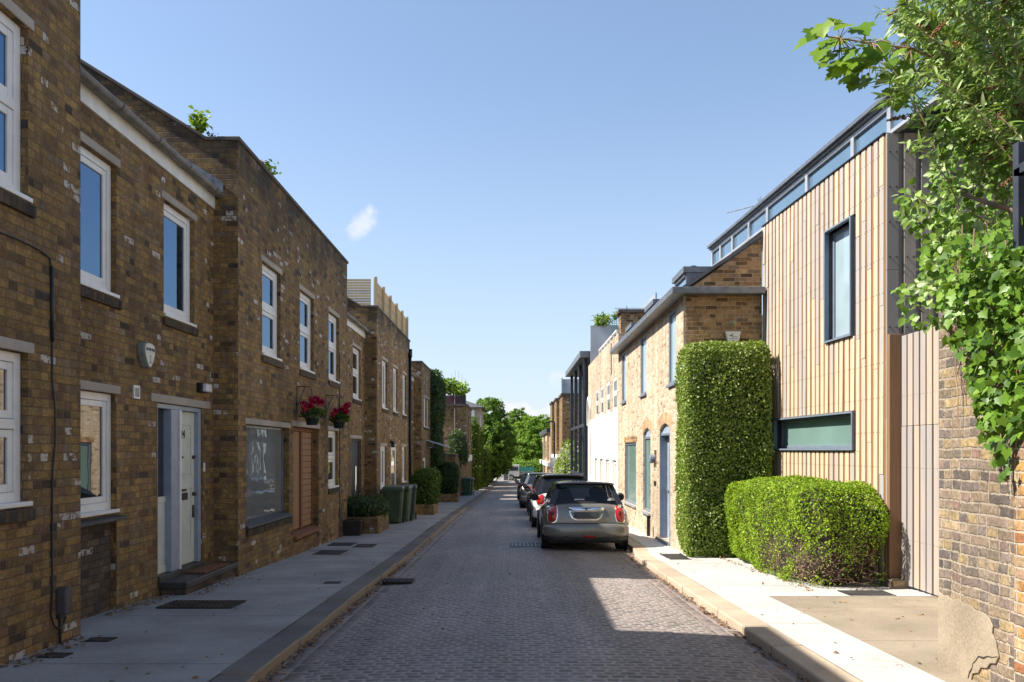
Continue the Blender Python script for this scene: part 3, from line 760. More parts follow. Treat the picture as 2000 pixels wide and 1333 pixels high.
# ------------------------------------------------------------------ covers and grates
def cover(name, label, cat, x0, x1, y0, y1, zoff, mat, style='plate', group=None):
    t_ = thing(name, label, cat, ((x0 + x1) / 2, (y0 + y1) / 2, zr((y0 + y1) / 2) + zoff), group)
    z = lambda y: zr(y) + zoff
    def pl(b):
        b.add([(x0, y0, z(y0) + .006), (x1, y0, z(y0) + .006), (x1, y1, z(y1) + .006), (x0, y1, z(y1) + .006),
               (x0, y0, z(y0) - .02), (x1, y0, z(y0) - .02), (x1, y1, z(y1) - .02), (x0, y1, z(y1) - .02)],
              [(0, 1, 2, 3), (7, 6, 5, 4), (0, 4, 5, 1), (1, 5, 6, 2), (2, 6, 7, 3), (3, 7, 4, 0)])
    o = part('plate', M['crack'] if style == 'grate' else mat, t_, pl)
    if style == 'grate':
        def bars(b):
            n = max(4, int((x1 - x0) / 0.05))
            for i in range(n + 1):
                x = x0 + (x1 - x0) * i / n; b.prism([(x - .009, y0, z(y0) + .007), (x + .009, y0, z(y0) + .007), (x + .009, y0, z(y0) + .016), (x - .009, y0, z(y0) + .016)], (0, y1 - y0, z(y1) - z(y0)))
            m_ = max(3, int((y1 - y0) / 0.09))
            for i in range(m_ + 1):
                y = y0 + (y1 - y0) * i / m_; b.box(x0, x1, y - .008, y + .008, z(y) + .007, z(y) + .0145)
        part('grille', mat, t_, bars)
    else:
        def rim(b):
            w = .018
            for (a, c, e, f) in ((x0 - w, x1 + w, y0 - w, y0), (x0 - w, x1 + w, y1, y1 + w), (x0 - w, x0, y0, y1), (x1, x1 + w, y0, y1)):
                b.box(a, c, e, f, z((e + f) / 2) - .02, z((e + f) / 2) + .009)
        part('rim', M['cast_iron'], t_, rim)
    return t_
cover('light_grate', 'rusty iron grate over a pavement light well below the doorstep of number 24', 'grate', -3.86, -3.05, 8.62, 9.1, ZP + .004, M['rust'], 'grate')
cover('gully_grate', 'black iron gully grate in the cobbles against the left kerb', 'drain', -1.86, -1.42, 11.2, 11.55, 0.02, M['cast_iron'], 'grate')
cover('service_cover', 'dark iron cover in the pavement before the oak door, nearest of the three large plates', 'cover', -3.62, -3.15, 14.45, 15.15, ZP + .004, M['cast_iron'])
cover('service_cover', 'dark iron cover in the pavement beside the shaggy brick planter, against the wall', 'cover', -3.74, -3.28, 16.1, 16.7, ZP + .004, M['cast_iron'])
cover('service_cover', 'brownish iron cover in the pavement, kerb side of the three large plates', 'cover', -3.16, -2.80, 15.8, 16.4, ZP + .004, M['rust'])
cover('stopcock_cover', 'small dark rectangular cover near the grey kerb opposite number 24', 'cover', -2.5, -2.32, 10.6, 10.72, ZP + .004, M['cast_iron'])
cover('stopcock_cover', 'small dark cover in the pavement below the grey meter box, nearer to the camera', 'cover', -3.78, -3.60, 6.35, 6.47, ZP + .004, M['slate_sill'])
cover('stopcock_cover', 'small dark cover in the pavement in front of the recessed dark brick panel', 'cover', -3.72, -3.54, 6.95, 7.07, ZP + .004, M['slate_sill'])
cover('service_cover', 'dark checkered cover in the pale pavement below the blue grey door', 'cover', 2.72, 3.06, 13.6, 14.5, ZP + .004, M['cast_iron'])
cover('service_cover', 'dark grey slab set in the driveway at the foot of the clipped bush', 'cover', 4.08, 4.6, 9.55, 9.9, ZP + .004, M['slate_sill'])
# studded cover in the road beside the parked hatchback
t_ = thing('manhole_cover', 'wide studded iron cover in the cobbles beside the grey hatchback', 'manhole cover', (0.35, 16.8, zr(16.8) + .03))
part('plate', M['cast_iron'], t_, lambda b: b.prism([(-.05, 16.4, zr(16.4) + .033), (.72, 16.4, zr(16.4) + .033), (.72, 17.3, zr(17.3) + .033), (-.05, 17.3, zr(17.3) + .033)], (0, 0, .012)))
def studs(b):
    for i in range(9):
        for j in range(3): b.lathe([(.024, 0), (.018, .008)], (0.01 + i * .082, 16.55 + j * .28, zr(16.55 + j * .28) + .045), 8)
part('studs', M['steel'], t_, studs)['kind'] = 'stuff'

# ================================================================== LEFT SIDE: the stock brick terrace
XP, XR = -3.92, -4.27
def block(name, label, y0, y1, htop, holes, mat, back=-10.0, wins=(), bottom=-2.0, gable=True):
    """projecting house with a parapet and sloped party walls"""
    t_ = thing(name, label, 'house', (XP, (y0 + y1) / 2, zr((y0 + y1) / 2) + ZP))
    zt = H(htop); zb = zr((y1)) - 0.4
    b = MB(); facade(b, XP, y0, y1, zb, zt, [h[:4] for h in holes], 1, 0.28)
    w = b.build('wall', mat, t_)
    xs = XP - 0.28
    sl = 0.62
    prof = [(xs, zb), (xs, zt), (XP - 0.45, zt), (-7.2, zt + (7.2 + XP - 0.45) * sl), (back, zt + 0.3), (back, zb)]
    b = MB()
    b.prism([(x, y0, z) for x, z in prof], (0, 0.23, 0)); b.prism([(x, y1 - 0.23, z) for x, z in prof], (0, 0.23, 0))
    b.box(back, back - .2, y0, y1, zb, zt + .3)
    b.build('party_wall', mat, t_)
    zr_ = zt - 0.35
    b = MB(); b.prism([(xs - .002, y0 + .235, zr_ - .1), (xs - .002, y0 + .235, zr_), (-7.2, y0 + .235, zr_ + (7.2 + xs) * sl), (back + .002, y0 + .235, zt - .1), (back + .002, y0 + .235, zt - .3), (-7.2, y0 + .235, zr_ + (7.2 + xs) * sl - .2)], (0, y1 - y0 - .47, 0))
    b.build('roof', M['slate'], t_)
    # copings: flat on the parapet, sloped on the party walls
    b = MB(); b.box(XP + 0.03, xs - .02, y0 - 0.03, y1 + 0.03, zt + .002, zt + 0.062)
    for yy in (y0 - .03, y1 - .26):
        b.prism([(XP - 0.30, yy, zt + .002), (XP - 0.30, yy, zt + .058), (XP - 0.45, yy, zt + .058), (-7.2, yy, zt + (7.2 + XP - 0.45) * sl + .06), (-7.2, yy, zt + (7.2 + XP - 0.45) * sl), (XP - 0.45, yy, zt + .002)], (0, .29, 0))
    b.build('coping', M['coping'], t_, bevel=0.012)
    return t_, w

def recess(name, label, y0, y1, heave, holes, mat, bottom=-2.0, yo=0.0):
    """set-back house with a low eave, white fascia and grey gutter"""
    t_ = thing(name, label, 'house', (XR, (y0 + y1) / 2, zr((y0 + y1) / 2) + ZP))
    zt = H(heave); zb = zr(y1) - 0.4
    b = MB(); facade(b, XR, y0, y1, zb, zt, [h[:4] for h in holes], 1, 0.28)
    w = b.build('wall', mat, t_)
    e = .004
    b = MB(); b.box(XR + .022, XR - .02, y0 + e, y1 - e, zt + .002, zt + .2)
    b.build('fascia', M['fascia'], t_)
    zg = zt + .21
    b = MB(); b.prism([(XR + .12, y0 + e, zg), (XR + .12, y0 + e, zg + .03), (-7.2, y0 + e, zg + 1.62), (-10, y0 + e, zg + .3), (-10, y0 + e, zg)], (0, y1 - y0 - 2 * e, 0))
    b.build('roof', M['slate'], t_)
    b = MB(); n = 9
    for i in range(n):
        a0 = math.pi * i / n; a1 = math.pi * (i + 1) / n
        def pt(a, r, yy): return (XR + .10 + r * math.cos(a), yy, zg + .005 - r * math.sin(a))
        b.add([pt(a0, .066, y0 + e), pt(a1, .066, y0 + e), pt(a1, .066, y1 - e), pt(a0, .066, y1 - e), pt(a0, .058, y0 + e), pt(a1, .058, y0 + e), pt(a1, .058, y1 - e), pt(a0, .058, y1 - e)],
              [(0, 1, 2, 3), (7, 6, 5, 4), (0, 4, 5, 1), (2, 6, 7, 3), (1, 5, 6, 2), (3, 7, 4, 0)])
    g = b.build('gutter', M['gutter_grey'], t_)
    b = MB()
    for k in range(5):
        yy = y0 + .3 + k * (y1 - y0 - .6) / 4
        for i in range(n):
            a0 = math.pi * i / n; a1 = math.pi * (i + 1) / n
            b.prism([(XR + .10 + r * math.cos(a), yy, zg + .007 - r * math.sin(a)) for a, r in ((a0, .068), (a1, .068), (a1, .076), (a0, .076))], (0, .035, 0))
        b.build('bracket', M['gutter_grey'], g); b = MB()
    return t_, w

# nearest house
hA = [(5.20, 6.43, H(2.04), H(3.42)), (5.20, 6.43, H(-.42), H(0.78))]
t_, w = block('brick_house', 'dark stock brick house at the left edge with a black cable on its wall', -9.0, 7.21, 4.95, hA, M['stock'])
for h in hA: window(t_, XP, h, 1, 'two', gl='glass_upper' if h is hA[0] else 'glass')
tA = t_
# number 24
h24 = [(7.60, 8.57, H(1.67), H(3.06)), (9.73, 10.67, H(1.68), H(3.08)), (7.60, 8.57, H(-.64), H(.60)), (9.56, 10.95, H(-1.60), H(.57)), (7.60, 8.57, zr(11.36) - .399, H(-.77))]
t_, w = recess('brick_house', 'set back brick house with white fascia and the pale green door 24', 7.21, 11.36, 3.44, h24, M['stock'])
t24 = t_
for h in h24[:2]: window(t_, XR, h, 1, 'plain', gl='glass_upper')
window(t_, XR, h24[2], 1, 'plain', brick_sill=False)
part('slate_sill', M['slate_sill'], t_, lambda b: b.prism([(XR + .10, 7.56, H(-.72)), (XR + .10, 7.56, H(-.755)), (XR - .1, 7.56, H(-.735)), (XR - .1, 7.56, H(-.68))], (0, 1.05, 0)), bevel=.006)
part('infill_panel', M['stock_dark'], t_, lambda b: b.box(XR - .05, XR - .14, 7.68, 8.54, zr(8) - .2, H(-.78)))
part('panel_gap', M['crack'], t_, lambda b: b.box(XR - .15, XR - .16, 7.60, 8.57, zr(8) - .2, H(-.775)))
part('lintel', M['stone'], t_, lambda b: b.box(XR + .015, XR - .1, 9.38, 11.2, H(.575), H(.675)), bevel=.01)
# door set of number 24: sidelight, deep post, leaf, right jamb
dz0, dz1 = H(-1.53), H(.57)
fr = MB(); fr.box(XR - .02, XR - .27, 9.562, 9.62, dz0, dz1 - .06); fr.box(XR - .02, XR - .27, 10.86, 10.948, dz0, dz1 - .06); fr.box(XR - .02, XR - .27, 9.562, 10.948, dz1 - .06, dz1 - .002)
fr.box(XR + .0, XR - .25, 9.95, 10.16, dz0, dz1 - .062); 
df = fr.build('door_frame', M['greyblue'], t_, bevel=.006)
part('threshold', M['slate_sill'], df, lambda b: b.box(XR + .03, XR - .27, 9.562, 10.948, dz0 - .085, dz0 - .002), bevel=.006)
part('post_trim', M['white_paint'], df, lambda b: b.box(XR + .022, XR - .012, 10.165, 10.205, dz0, dz1 - .062), bevel=.004)
part('sidelight', M['glass'], df, lambda b: b.box(XR - .10, XR - .107, 9.62, 9.95, H(-.62), dz1 - .062))
part('sidelight_panel', M['palegreen'], df, lambda b: (b.box(XR - .08, XR - .12, 9.62, 9.95, dz0, H(-.62)), b.box(XR - .07, XR - .08, 9.62, 9.95, H(-.66), H(-.58)), b.box(XR - .07, XR - .08, 9.62, 9.95, dz0, dz0 + .09)), bevel=.004)
b = MB(); xd = XR - .075
y0, y1 = 10.21, 10.855
b.box(xd - .012, xd - .05, y0, y1, dz0 + .01, dz1 - .065)
for (a, c, e, f) in ((y0, y0 + .10, dz0 + .01, dz1 - .065), (y1 - .10, y1, dz0 + .01, dz1 - .065)): b.box(xd, xd - .012, a, c, e, f)
for (e, f) in ((dz1 - .24, dz1 - .065), (H(-.52), H(-.36)), (dz0 + .01, dz0 + .22)): b.box(xd, xd - .012, y0 + .10, y1 - .10, e, f)
for (e, f) in ((H(-.36), dz1 - .24), (dz0 + .22, H(-.52))): b.box(xd - .004, xd - .012, y0 + .135, y1 - .135, e + .035, f - .035)
dr = b.build('door', M['palegreen'], t_, bevel=.004)
part('letterbox', M['cast_iron'], dr, lambda b: (b.box(xd + .008, xd, 10.34, 10.62, H(-.665), H(-.57)), b.box(xd + .008, xd, 10.36, 10.58, H(-.55), H(-.52))), bevel=.003)
part('spyhole', M['black_metal'], dr, lambda b: b.lathe([(.016, 0), (.016, .008)], (xd, 10.47, H(-.10)), 12, 'x'))
part('lock', M['rust'], dr, lambda b: b.lathe([(.026, 0), (.026, .02), (.012, .035)], (xd, 10.80, H(-.10)), 12, 'x'))
part('knob', M['rust'], dr, lambda b: b.lathe([(.026, 0), (.026, .03), (.014, .045)], (xd, 10.80, H(-.60)), 12, 'x'))
part('key_plate', M['rust'], dr, lambda b: b.box(xd + .012, xd, 10.775, 10.825, H(-.92), H(-.75)))
lettering('house_number', '24', .15, (xd + .001, 10.47, H(.20)), (0, 1, 0), (0, 0, 1), M['ink'], dr, bold=.002)
part('bell_push', M['upvc'], t_, lambda b: b.box(XR + .012, XR - .0, 10.97, 11.02, H(-.30), H(-.18)), bevel=.003)
part('flashing', M['lead'], t_, lambda b: [b.prism([(XR + .14 - i * .16, 11.352, H(3.68) + i * .10), (XR + .14 - i * .16, 11.352, H(3.83) + i * .10), (XR - .04 - i * .16, 11.352, H(3.93) + i * .10), (XR - .04 - i * .16, 11.352, H(3.77) + i * .10)], (0, -.008 - .002 * (i % 2), 0)) for i in range(5)])
dst = thing('doorstep', 'worn dark stone doorstep at the foot of the pale green door', 'step', (-4.1, 10.4, zr(10.4) + ZP))
part('slab', M['slate_sill'], dst, lambda b: b.box(XR - .02, XP + .0, 9.57, 11.34, H(-1.68), H(-1.60)), bevel=.012)
part('riser', M['stock_dark'], dst, lambda b: b.box(XR - .02, XP - .03, 9.60, 11.34, zr(11.3) - .1, H(-1.682)))
mt = MB(); mt.box(XR + .06, XP - .03, 10.22, 11.10, H(-1.598), H(-1.575)); m_ = mt.build('doormat', M['coir'], None, loc=(-4.08, 10.66, H(-1.598)), bevel=.006)
tag(m_, 'brown coir mat lying on the stone step of door 24', 'doormat')

# wall furniture on number 24
def shield(b, x0, x1, yc, zc, w, h):
    pr = [(-.5, .28), (-.42, .42), (-.2, .5), (.2, .5), (.42, .42), (.5, .28), (.46, .05), (.3, -.25), (.1, -.47), (0, -.5), (-.1, -.47), (-.3, -.25), (-.46, .05)]
    b.prism([(x0, yc + a * w, zc + c * h) for a, c in pr], (x1 - x0, 0, 0))
al = thing('alarm_box', 'cream shield shaped alarm box on the brick wall above door 24', 'alarm box', (XR, 9.16, H(.95)))
part('body', M['alarm_side'], al, lambda b: shield(b, XR + .001, XR + .085, 9.16, H(1.09), .27, .29), bevel=.012)
part('face', M['alarm_white'], al, lambda b: shield(b, XR + .0855, XR + .098, 9.16, H(1.09), .255, .275), bevel=.006)
lettering('lettering', 'BANHAM', .052, (XR + .0985, 9.16, H(1.155)), (0, 1, 0), (0, 0, 1), M['ink'], al, bold=.001)
part('emblem', M['inkgrey'], al, lambda b: (b.box(XR + .098, XR + .0995, 9.085, 9.235, H(1.118), H(1.122)), b.lathe([(.016, 0), (.016, .0015)], (XR + .098, 9.16, H(1.08)), 12, 'x'), b.box(XR + .098, XR + .0995, 9.152, 9.168, H(1.0), H(1.08)), b.box(XR + .098, XR + .0995, 9.13, 9.19, H(1.0), H(1.012))))
vt = thing('air_vent', 'small white louvred vent on the brick wall below the shield alarm box', 'vent', (XR, 9.0, H(.6)))
part('frame', M['upvc'], vt, lambda b: (b.box(XR, XR + .012, 8.93, 9.07, H(.58), H(.73)), b.box(XR + .012, XR + .02, 8.93, 8.95, H(.58), H(.73)), b.box(XR + .012, XR + .02, 9.05, 9.07, H(.58), H(.73)), b.box(XR + .012, XR + .02, 8.95, 9.05, H(.71), H(.73)), b.box(XR + .012, XR + .02, 8.95, 9.05, H(.58), H(.60))))
part('louvres', M['grey_box'], vt, lambda b: [b.box(XR + .012, XR + .018, 8.95, 9.05, H(.605) + i * .0125, H(.605) + i * .0125 + .006) for i in range(8)])
lp = thing('wall_lamp', 'small black wall lamp with white front, high on the wall right of door 24', 'lamp', (XR, 10.85, H(.75)))
part('housing', M['black_metal'], lp, lambda b: b.box(XR, XR + .07, 10.74, 10.98, H(.78), H(.91)), bevel=.01)
part('lens', M['frosted'], lp, lambda b: b.box(XR + .071, XR + .13, 10.76, 10.97, H(.79), H(.90)), bevel=.015)

# cable and meter box on the nearest house
b = MB()
x = XP + .012
b.tube([(x, 5.2, H(1.66)), (x, 5.9, H(1.66)), (x, 6.3, H(1.665)), (x, 6.55, H(1.655)), (x + .004, 6.70, H(1.62)), (x, 6.745, H(1.52)), (x, 6.75, H(1.0)), (x, 6.745, H(.62)), (x + .01, 6.77, H(.35)), (x + .008, 6.78, H(.1)), (x, 6.75, H(-.2)),
        (x, 6.745, H(-.7)), (x, 6.748, H(-1.2)), (x, 6.73, H(-1.40)), (x + .01, 6.75, H(-1.49)), (x + .012, 6.82, H(-1.54)), (x + .012, 6.90, H(-1.51)), (x + .01, 6.93, H(-1.46)), (x, 6.88, H(-1.40))], .008, 6)
b.tube([(x, 6.74, H(1.56)), (x, 6.748, H(.92))], .015, 6)
b.tube([(x + .003, 6.86, H(-1.40)), (x + .003, 6.86, zr(6.9) + ZP)], .009, 6)
cb = b.build('cable', M['blackplastic'], None, loc=(x, 6.77, H(-1.5)), smooth=True); tag(cb, 'thin black cable running down the nearest brick house to the grey box', 'cable')
mb = thing('meter_box', 'small brown grey plastic box low on the nearest brick wall by the cable', 'meter box', (XP, 6.86, H(-1.43)))
def mbx(b):
    pr = [(-.055, -.12), (-.055, .06)] + [(-.055 * math.cos(a), .06 + .06 * math.sin(a)) for a in [math.pi * i / 8 for i in range(1, 8)]] + [(.055, .06), (.055, -.12)]
    b.prism([(XP + .002, 6.865 + a, H(-1.30) + c) for a, c in pr], (.09, 0, 0))
part('cover', M['box_brown'], mb, mbx, bevel=.012)
part('backplate', M['blackplastic'], mb, lambda b: b.box(XP + .001, XP + .03, 6.82, 6.91, H(-1.45), H(-1.421)))

# number 22
h22 = [(12.45, 13.44, H(1.53), H(2.97)), (14.67, 15.68, H(1.53), H(2.97)), (16.97, 17.97, H(1.53), H(2.97)), (11.72, 13.97, H(-1.13), H(.38)), (14.23, 16.07, H(-1.66), H(.42)), (16.93, 17.87, H(-.80), H(.42))]
t_, w = block('brick_house', 'tall stock brick house with the wavy shop window and oak door 22', 11.36, 18.87, 4.42, h22, M['stock22']); t22 = t_
for h in h22[:3]: window(t_, XP, h, 1, 'two', gl='glass_upper')
window(t_, XP, h22[5], 1, 'two')
window(t_, XP, h22[3], 1, 'fixed', rev=.10, gl='glass_wavy', mat='zinc', fw=.045, sill=False)
part('shop_sill', M['slate_sill'], t_, lambda b: b.prism([(XP + .05, 11.68, H(-1.17)), (XP + .05, 11.68, H(-1.14)), (XP - .1, 11.68, H(-1.07)), (XP - .1, 11.68, H(-1.16))], (0, 2.33, 0)), bevel=.006)
part('lintel', M['stone'], t_, lambda b: b.box(XP + .012, XP - .1, 14.13, 16.17, H(.425), H(.525)), bevel=.01)
# oak door: flush leaf on the left, boarded panel on the right
Xd = XP - .14
b = MB(); b.box(Xd + .03, Xd - .06, 14.232, 14.30, H(-1.5), H(.35)); b.box(Xd + .03, Xd - .06, 16.0, 16.068, H(-1.5), H(.35)); b.box(Xd + .03, Xd - .06, 14.232, 16.068, H(.35), H(.418)); b.box(Xd + .035, Xd - .06, 15.14, 15.26, H(-1.5), H(.35))
of = b.build('door_frame', M['oak_dark'], t_, bevel=.005)
b = MB()
for k in range(7): b.box(Xd, Xd - .04, 14.305, 15.135, H(-1.49) + k * .2625, H(-1.49) + k * .2625 + .2605)
od = b.build('door', M['oak'], t_, bevel=.003)
b = MB()
for k in range(16): b.box(Xd + .012, Xd - .03, 15.265, 15.995, H(-1.49) + k * .115, H(-1.49) + k * .115 + .107)
part('backing', M['oak_dark'], b.build('boarded_panel', M['oak'], t_, bevel=.004), lambda b: b.box(Xd - .031, Xd - .04, 15.265, 15.995, H(-1.49), H(.35)))
lettering('house_number', '22', .17, (Xd + .002, 14.56, H(-.02)), (0, 1, 0), (0, 0, 1), M['steel'], od, bold=.003)
part('knob', M['steel'], od, lambda b: b.lathe([(.02, 0), (.012, .03), (.035, .05), (.035, .07), (.01, .08)], (Xd, 14.44, H(-.75)), 14, 'x'))
part('lock_plate', M['steel'], od, lambda b: b.box(Xd + .006, Xd, 14.42, 14.62, H(-.98), H(-.83)), bevel=.003)
part('door_sill', M['oak_dark'], t_, lambda b: b.prism([(XP + .06, 14.24, H(-1.62)), (XP + .06, 14.24, H(-1.565)), (Xd - .06, 14.24, H(-1.505)), (Xd - .06, 14.24, H(-1.66))], (0, 1.82, 0)), bevel=.006)
part('wall_vent', M['stock_dark'], t_, lambda b: b.box(XP, XP + .02, 17.95, 18.3, zr(18) + .1, zr(18) + .75))

# plants on the roof of number 22
def sprig(name, label, pos, n, r, mat, shape='leaf', size=(.06, .1), flower=None, group=None, hgt=.35):
    t_ = thing(name, label, 'plant', pos, group); b = MB(); tips = []
    for k in range(n):
        a = random.uniform(0, 6.28); q = Vector((math.cos(a) * r * random.uniform(.2, 1), math.sin(a) * r * random.uniform(.2, 1), hgt * random.uniform(.5, 1)))
        p0 = Vector(pos); p1 = p0 + q; b.tube([p0, p0 + q * .5 + Vector((0, 0, .04)), p1], .006, 5, .003); tips += [p0 + q * s_ for s_ in np.linspace(.35, 1, 9)]
    b.build('stem', M['twig'], t_)
    pp = np.array([tuple(v) for v in tips]) ; leaves('leaves', M[mat], np.repeat(pp, 3, 0) + RNG.normal(0, .03, (len(pp) * 3, 3)), (0, 0, 1), size, shape, t_, spread=.9)
    if flower: leaves('flower', M[flower], np.array([tuple(tips[8])]) + RNG.normal(0, .025, (40, 3)), (0, 0, 1), (.04, .06), 'quad', t_, spread=2)
    return t_
sprig('roof_plant', 'leafy sprig growing on top of the sloped coping of the party wall', (-4.50, 11.42, H(4.55)), 7, .14, 'lf_bush', hgt=.38)
sprig('roof_plant', 'small dark flower standing on the sloped coping near the parapet corner', (-4.34, 11.45, H(4.47)), 2, .05, 'lf_dark', size=(.03, .05), hgt=.10)
sprig('roof_plant', 'flowering sprig with a magenta bloom leaning over the high parapet', (-4.05, 13.0, H(4.40)), 8, .22, 'lf_shade', flower='petal_pink', hgt=.34)

# hanging baskets
def basket(y, lab, lab2, g1, g2, seed):
    rs = np.random.default_rng(seed)
    br = thing('basket_bracket', lab2, 'bracket', (XP, y - .15, H(1.12)), g2)
    yb = y - .15
    b = MB(); r = .008; zt = H(1.15); X1 = XP + .28
    b.tube([(XP + r, yb, H(.72)), (XP + r, yb, zt)], r, 6); b.tube([(XP, yb, zt), (X1 - .05, yb, zt), (X1, yb, zt - .10), (X1, yb, zt - .16)], r, 6)
    b.tube([(XP + r, yb, H(.78)), (X1 - .13, yb, zt)], r * .9, 6); b.lathe([(.03, 0), (.03, .02)], (XP, yb, H(.72)), 8, 'x')
    b.build('arm', M['black_metal'], br)
    x, z = X1, H(.58)
    t_ = thing('hanging_basket', lab, 'hanging basket', (x, yb, z - .12), g1)
    part('pot', M['potgreen'], t_, lambda b: b.lathe([(.09, -.13), (.10, -.12), (.155, .09), (.165, .095), (.165, .12), (.15, .12)], (x, yb, z), 20), smooth=True)
    part('soil', M['bark'], t_, lambda b: b.lathe([(.15, .0), (.148, .085)], (x, yb, z), 16))
    part('chain', M['black_metal'], t_, lambda b: [b.tube([(x + .15 * math.cos(a), yb + .15 * math.sin(a), z + .11), (x, yb, zt - .15)], .004, 5) for a in (0.5, 2.6, 4.7)])
    n = 330; a = rs.uniform(0, 6.28, n); rr = .205 * rs.random(n) ** .5
    pp = np.stack([x + rr * np.cos(a), yb + rr * np.sin(a), z + .10 + rs.random(n) * .15 - rr * .45], 1)
    leaves('leaves', M['lf_shade'], pp, (0, 0, 1), (.05, .085), 'oval', t_, spread=.7)
    for k in range(9):
        a = rs.uniform(0, 6.28); r_ = rs.uniform(.04, .20); c = np.array([x + r_ * math.cos(a) + .03, yb + r_ * math.sin(a), z + .23 + rs.uniform(-.02, .14)])
        if k == 8: c = np.array([x - .05, yb - .36, z + .16])
        leaves('bloom', M['petal'], c + rs.normal(0, .026, (46, 3)), (0, 0, 1), (.04, .062), 'quad', t_, spread=2)
basket(14.60, 'dark green hanging basket of crimson flowers above the oak door', 'thin iron bracket above the oak door', 'hanging flower baskets', 'basket brackets', 3)
basket(16.85, 'dark green hanging basket of crimson flowers above the narrow ground floor window', 'thin iron bracket above the narrow ground floor window', 'hanging flower baskets', 'basket brackets', 5)
b = MB(); b.tube([(XP + .012, 17.99, H(2.2)), (XP + .012, 18.0, H(.75)), (XP + .012, 18.02, H(-1.2)), (XP + .012, 18.02, zr(18) + ZP)], .009, 5)
tag(b.build('cable', M['blackplastic'], None, loc=(XP, 18, zr(18))), 'thin cable down the brick wall beside the second flower basket', 'cable')

# number 20: set back
h20 = [(21.30, 22.40, H(1.41), H(2.80)), (21.05, 22.45, H(-1.95), H(.30))]
t_, w = recess('brick_house', 'set back brick house with a black front door and long steel handle', 18.87, 23.0, 3.22, h20, M['stock_far'])
window(t_, XR, h20[0], 1, 'two')
part('lintel', M['stone'], t_, lambda b: b.box(XR + .012, XR - .1, 20.9, 22.6, H(.305), H(.40)), bevel=.01)
bd = part('door', M['steel_dark'], t_, lambda b: (b.box(XR - .08, XR - .14, 21.12, 22.38, H(-1.9), H(.24)), b.box(XR - .05, XR - .15, 21.052, 21.12, H(-1.9), H(.298)), b.box(XR - .05, XR - .15, 22.38, 22.448, H(-1.9), H(.298)), b.box(XR - .05, XR - .15, 21.12, 22.38, H(.24), H(.298))), bevel=.004)
part('handle', M['chrome'], bd, lambda b: (b.tube([(XR - .02, 21.75, H(-1.75)), (XR - .02, 21.75, H(-.45))], .022, 8), b.box(XR - .02, XR - .08, 21.74, 21.76, H(-1.6), H(-1.58)), b.box(XR - .02, XR - .08, 21.74, 21.76, H(-.62), H(-.6))))

# number 18 with the roof terrace
h18 = [(23.95, 24.95, H(1.29), H(2.75)), (26.2, 27.2, H(1.29), H(2.75)), (28.45, 29.4, H(1.29), H(2.75)), (23.64, 24.7, H(-1.15), H(.11)), (25.7, 26.95, H(-2.2), H(.11)), (28.3, 29.3, H(-1.15), H(.11))]
t_, w = block('brick_house', 'stock brick house with a slatted timber roof terrace', 23.0, 30.4, 4.13, h18, M['stock_far'])
for h in h18[:3] + [h18[5]]: window(t_, XP, h, 1, 'side', rev=.06)
window(t_, XP, h18[3], 1, 'side', rev=.04)
part('lintel', M['stone'], t_, lambda b: b.box(XP + .012, XP - .1, 25.6, 27.05, H(.115), H(.2)), bevel=.01)
wd = part('door', M['white_paint'], t_, lambda b: (b.box(XP - .02, XP - .07, 25.705, 25.9, H(-2.2), H(.10)), b.box(XP - .02, XP - .07, 26.75, 26.945, H(-2.2), H(.10)), b.box(XP - .02, XP - .07, 25.9, 26.75, H(-.02), H(.10)), b.box(XP - .02, XP - .07, 25.9, 26.75, H(-2.2), H(-1.2))), bevel=.006)
part('pane', M['glass'], wd, lambda b: b.box(XP - .04, XP - .046, 25.9, 26.75, H(-1.2), H(-.02)))
part('door_handle', M['steel'], wd, lambda b: b.box(XP + .03, XP - .02, 25.78, 25.84, H(-1.0), H(-.85)))
part('downpipe', M['black_metal'], t_, lambda b: (b.tube([(XP + .07, 30.0, H(3.55)), (XP + .07, 30.0, zr(30) + .1)], .055, 8), b.box(XP + .14, XP, 29.9, 30.1, H(3.5), H(3.8))), smooth=True)
lamp2 = thing('wall_lamp', 'tiny black lamp above the white door of the terrace house', 'lamp', (XP, 25.6, H(.25)))
part('arm', M['black_metal'], lamp2, lambda b: b.box(XP, XP + .05, 25.5, 25.56, H(.2), H(.3)))
part('shade', M['black_metal'], lamp2, lambda b: b.lathe([(.06, 0), (.06, .14), (.03, .2)], (XP + .09, 25.53, H(.08)), 10))
# terrace fence
zf0, zf1 = H(4.2), H(5.02)
fn = thing('terrace_fence', 'slatted pale timber fence standing on the roof terrace parapet', 'fence', (XP - .2, 26, zf0))
def sl_end(b):
    for k in range(11): b.box(XP - .20, -5.6, 23.16, 23.185, zf0 + k * .077 - .05, zf0 + k * .077 + .014)
part('end_panel', M['fence_new'], fn, sl_end)
def sl_side(b):
    for k in range(11): b.box(XP - .10, XP - .125, 23.2, 30.2, zf0 + k * .077 - .04, zf0 + k * .077 + .025)
part('side_panel', M['fence_new'], fn, sl_side)
for y in (23.14, 24.55, 25.95, 27.35, 28.75, 30.1): part('post', M['fence_new'], fn, lambda b: b.box(XP - .02, XP - .10, y, y + .10, zf0 - .12, zf1 + .03), bevel=.005)

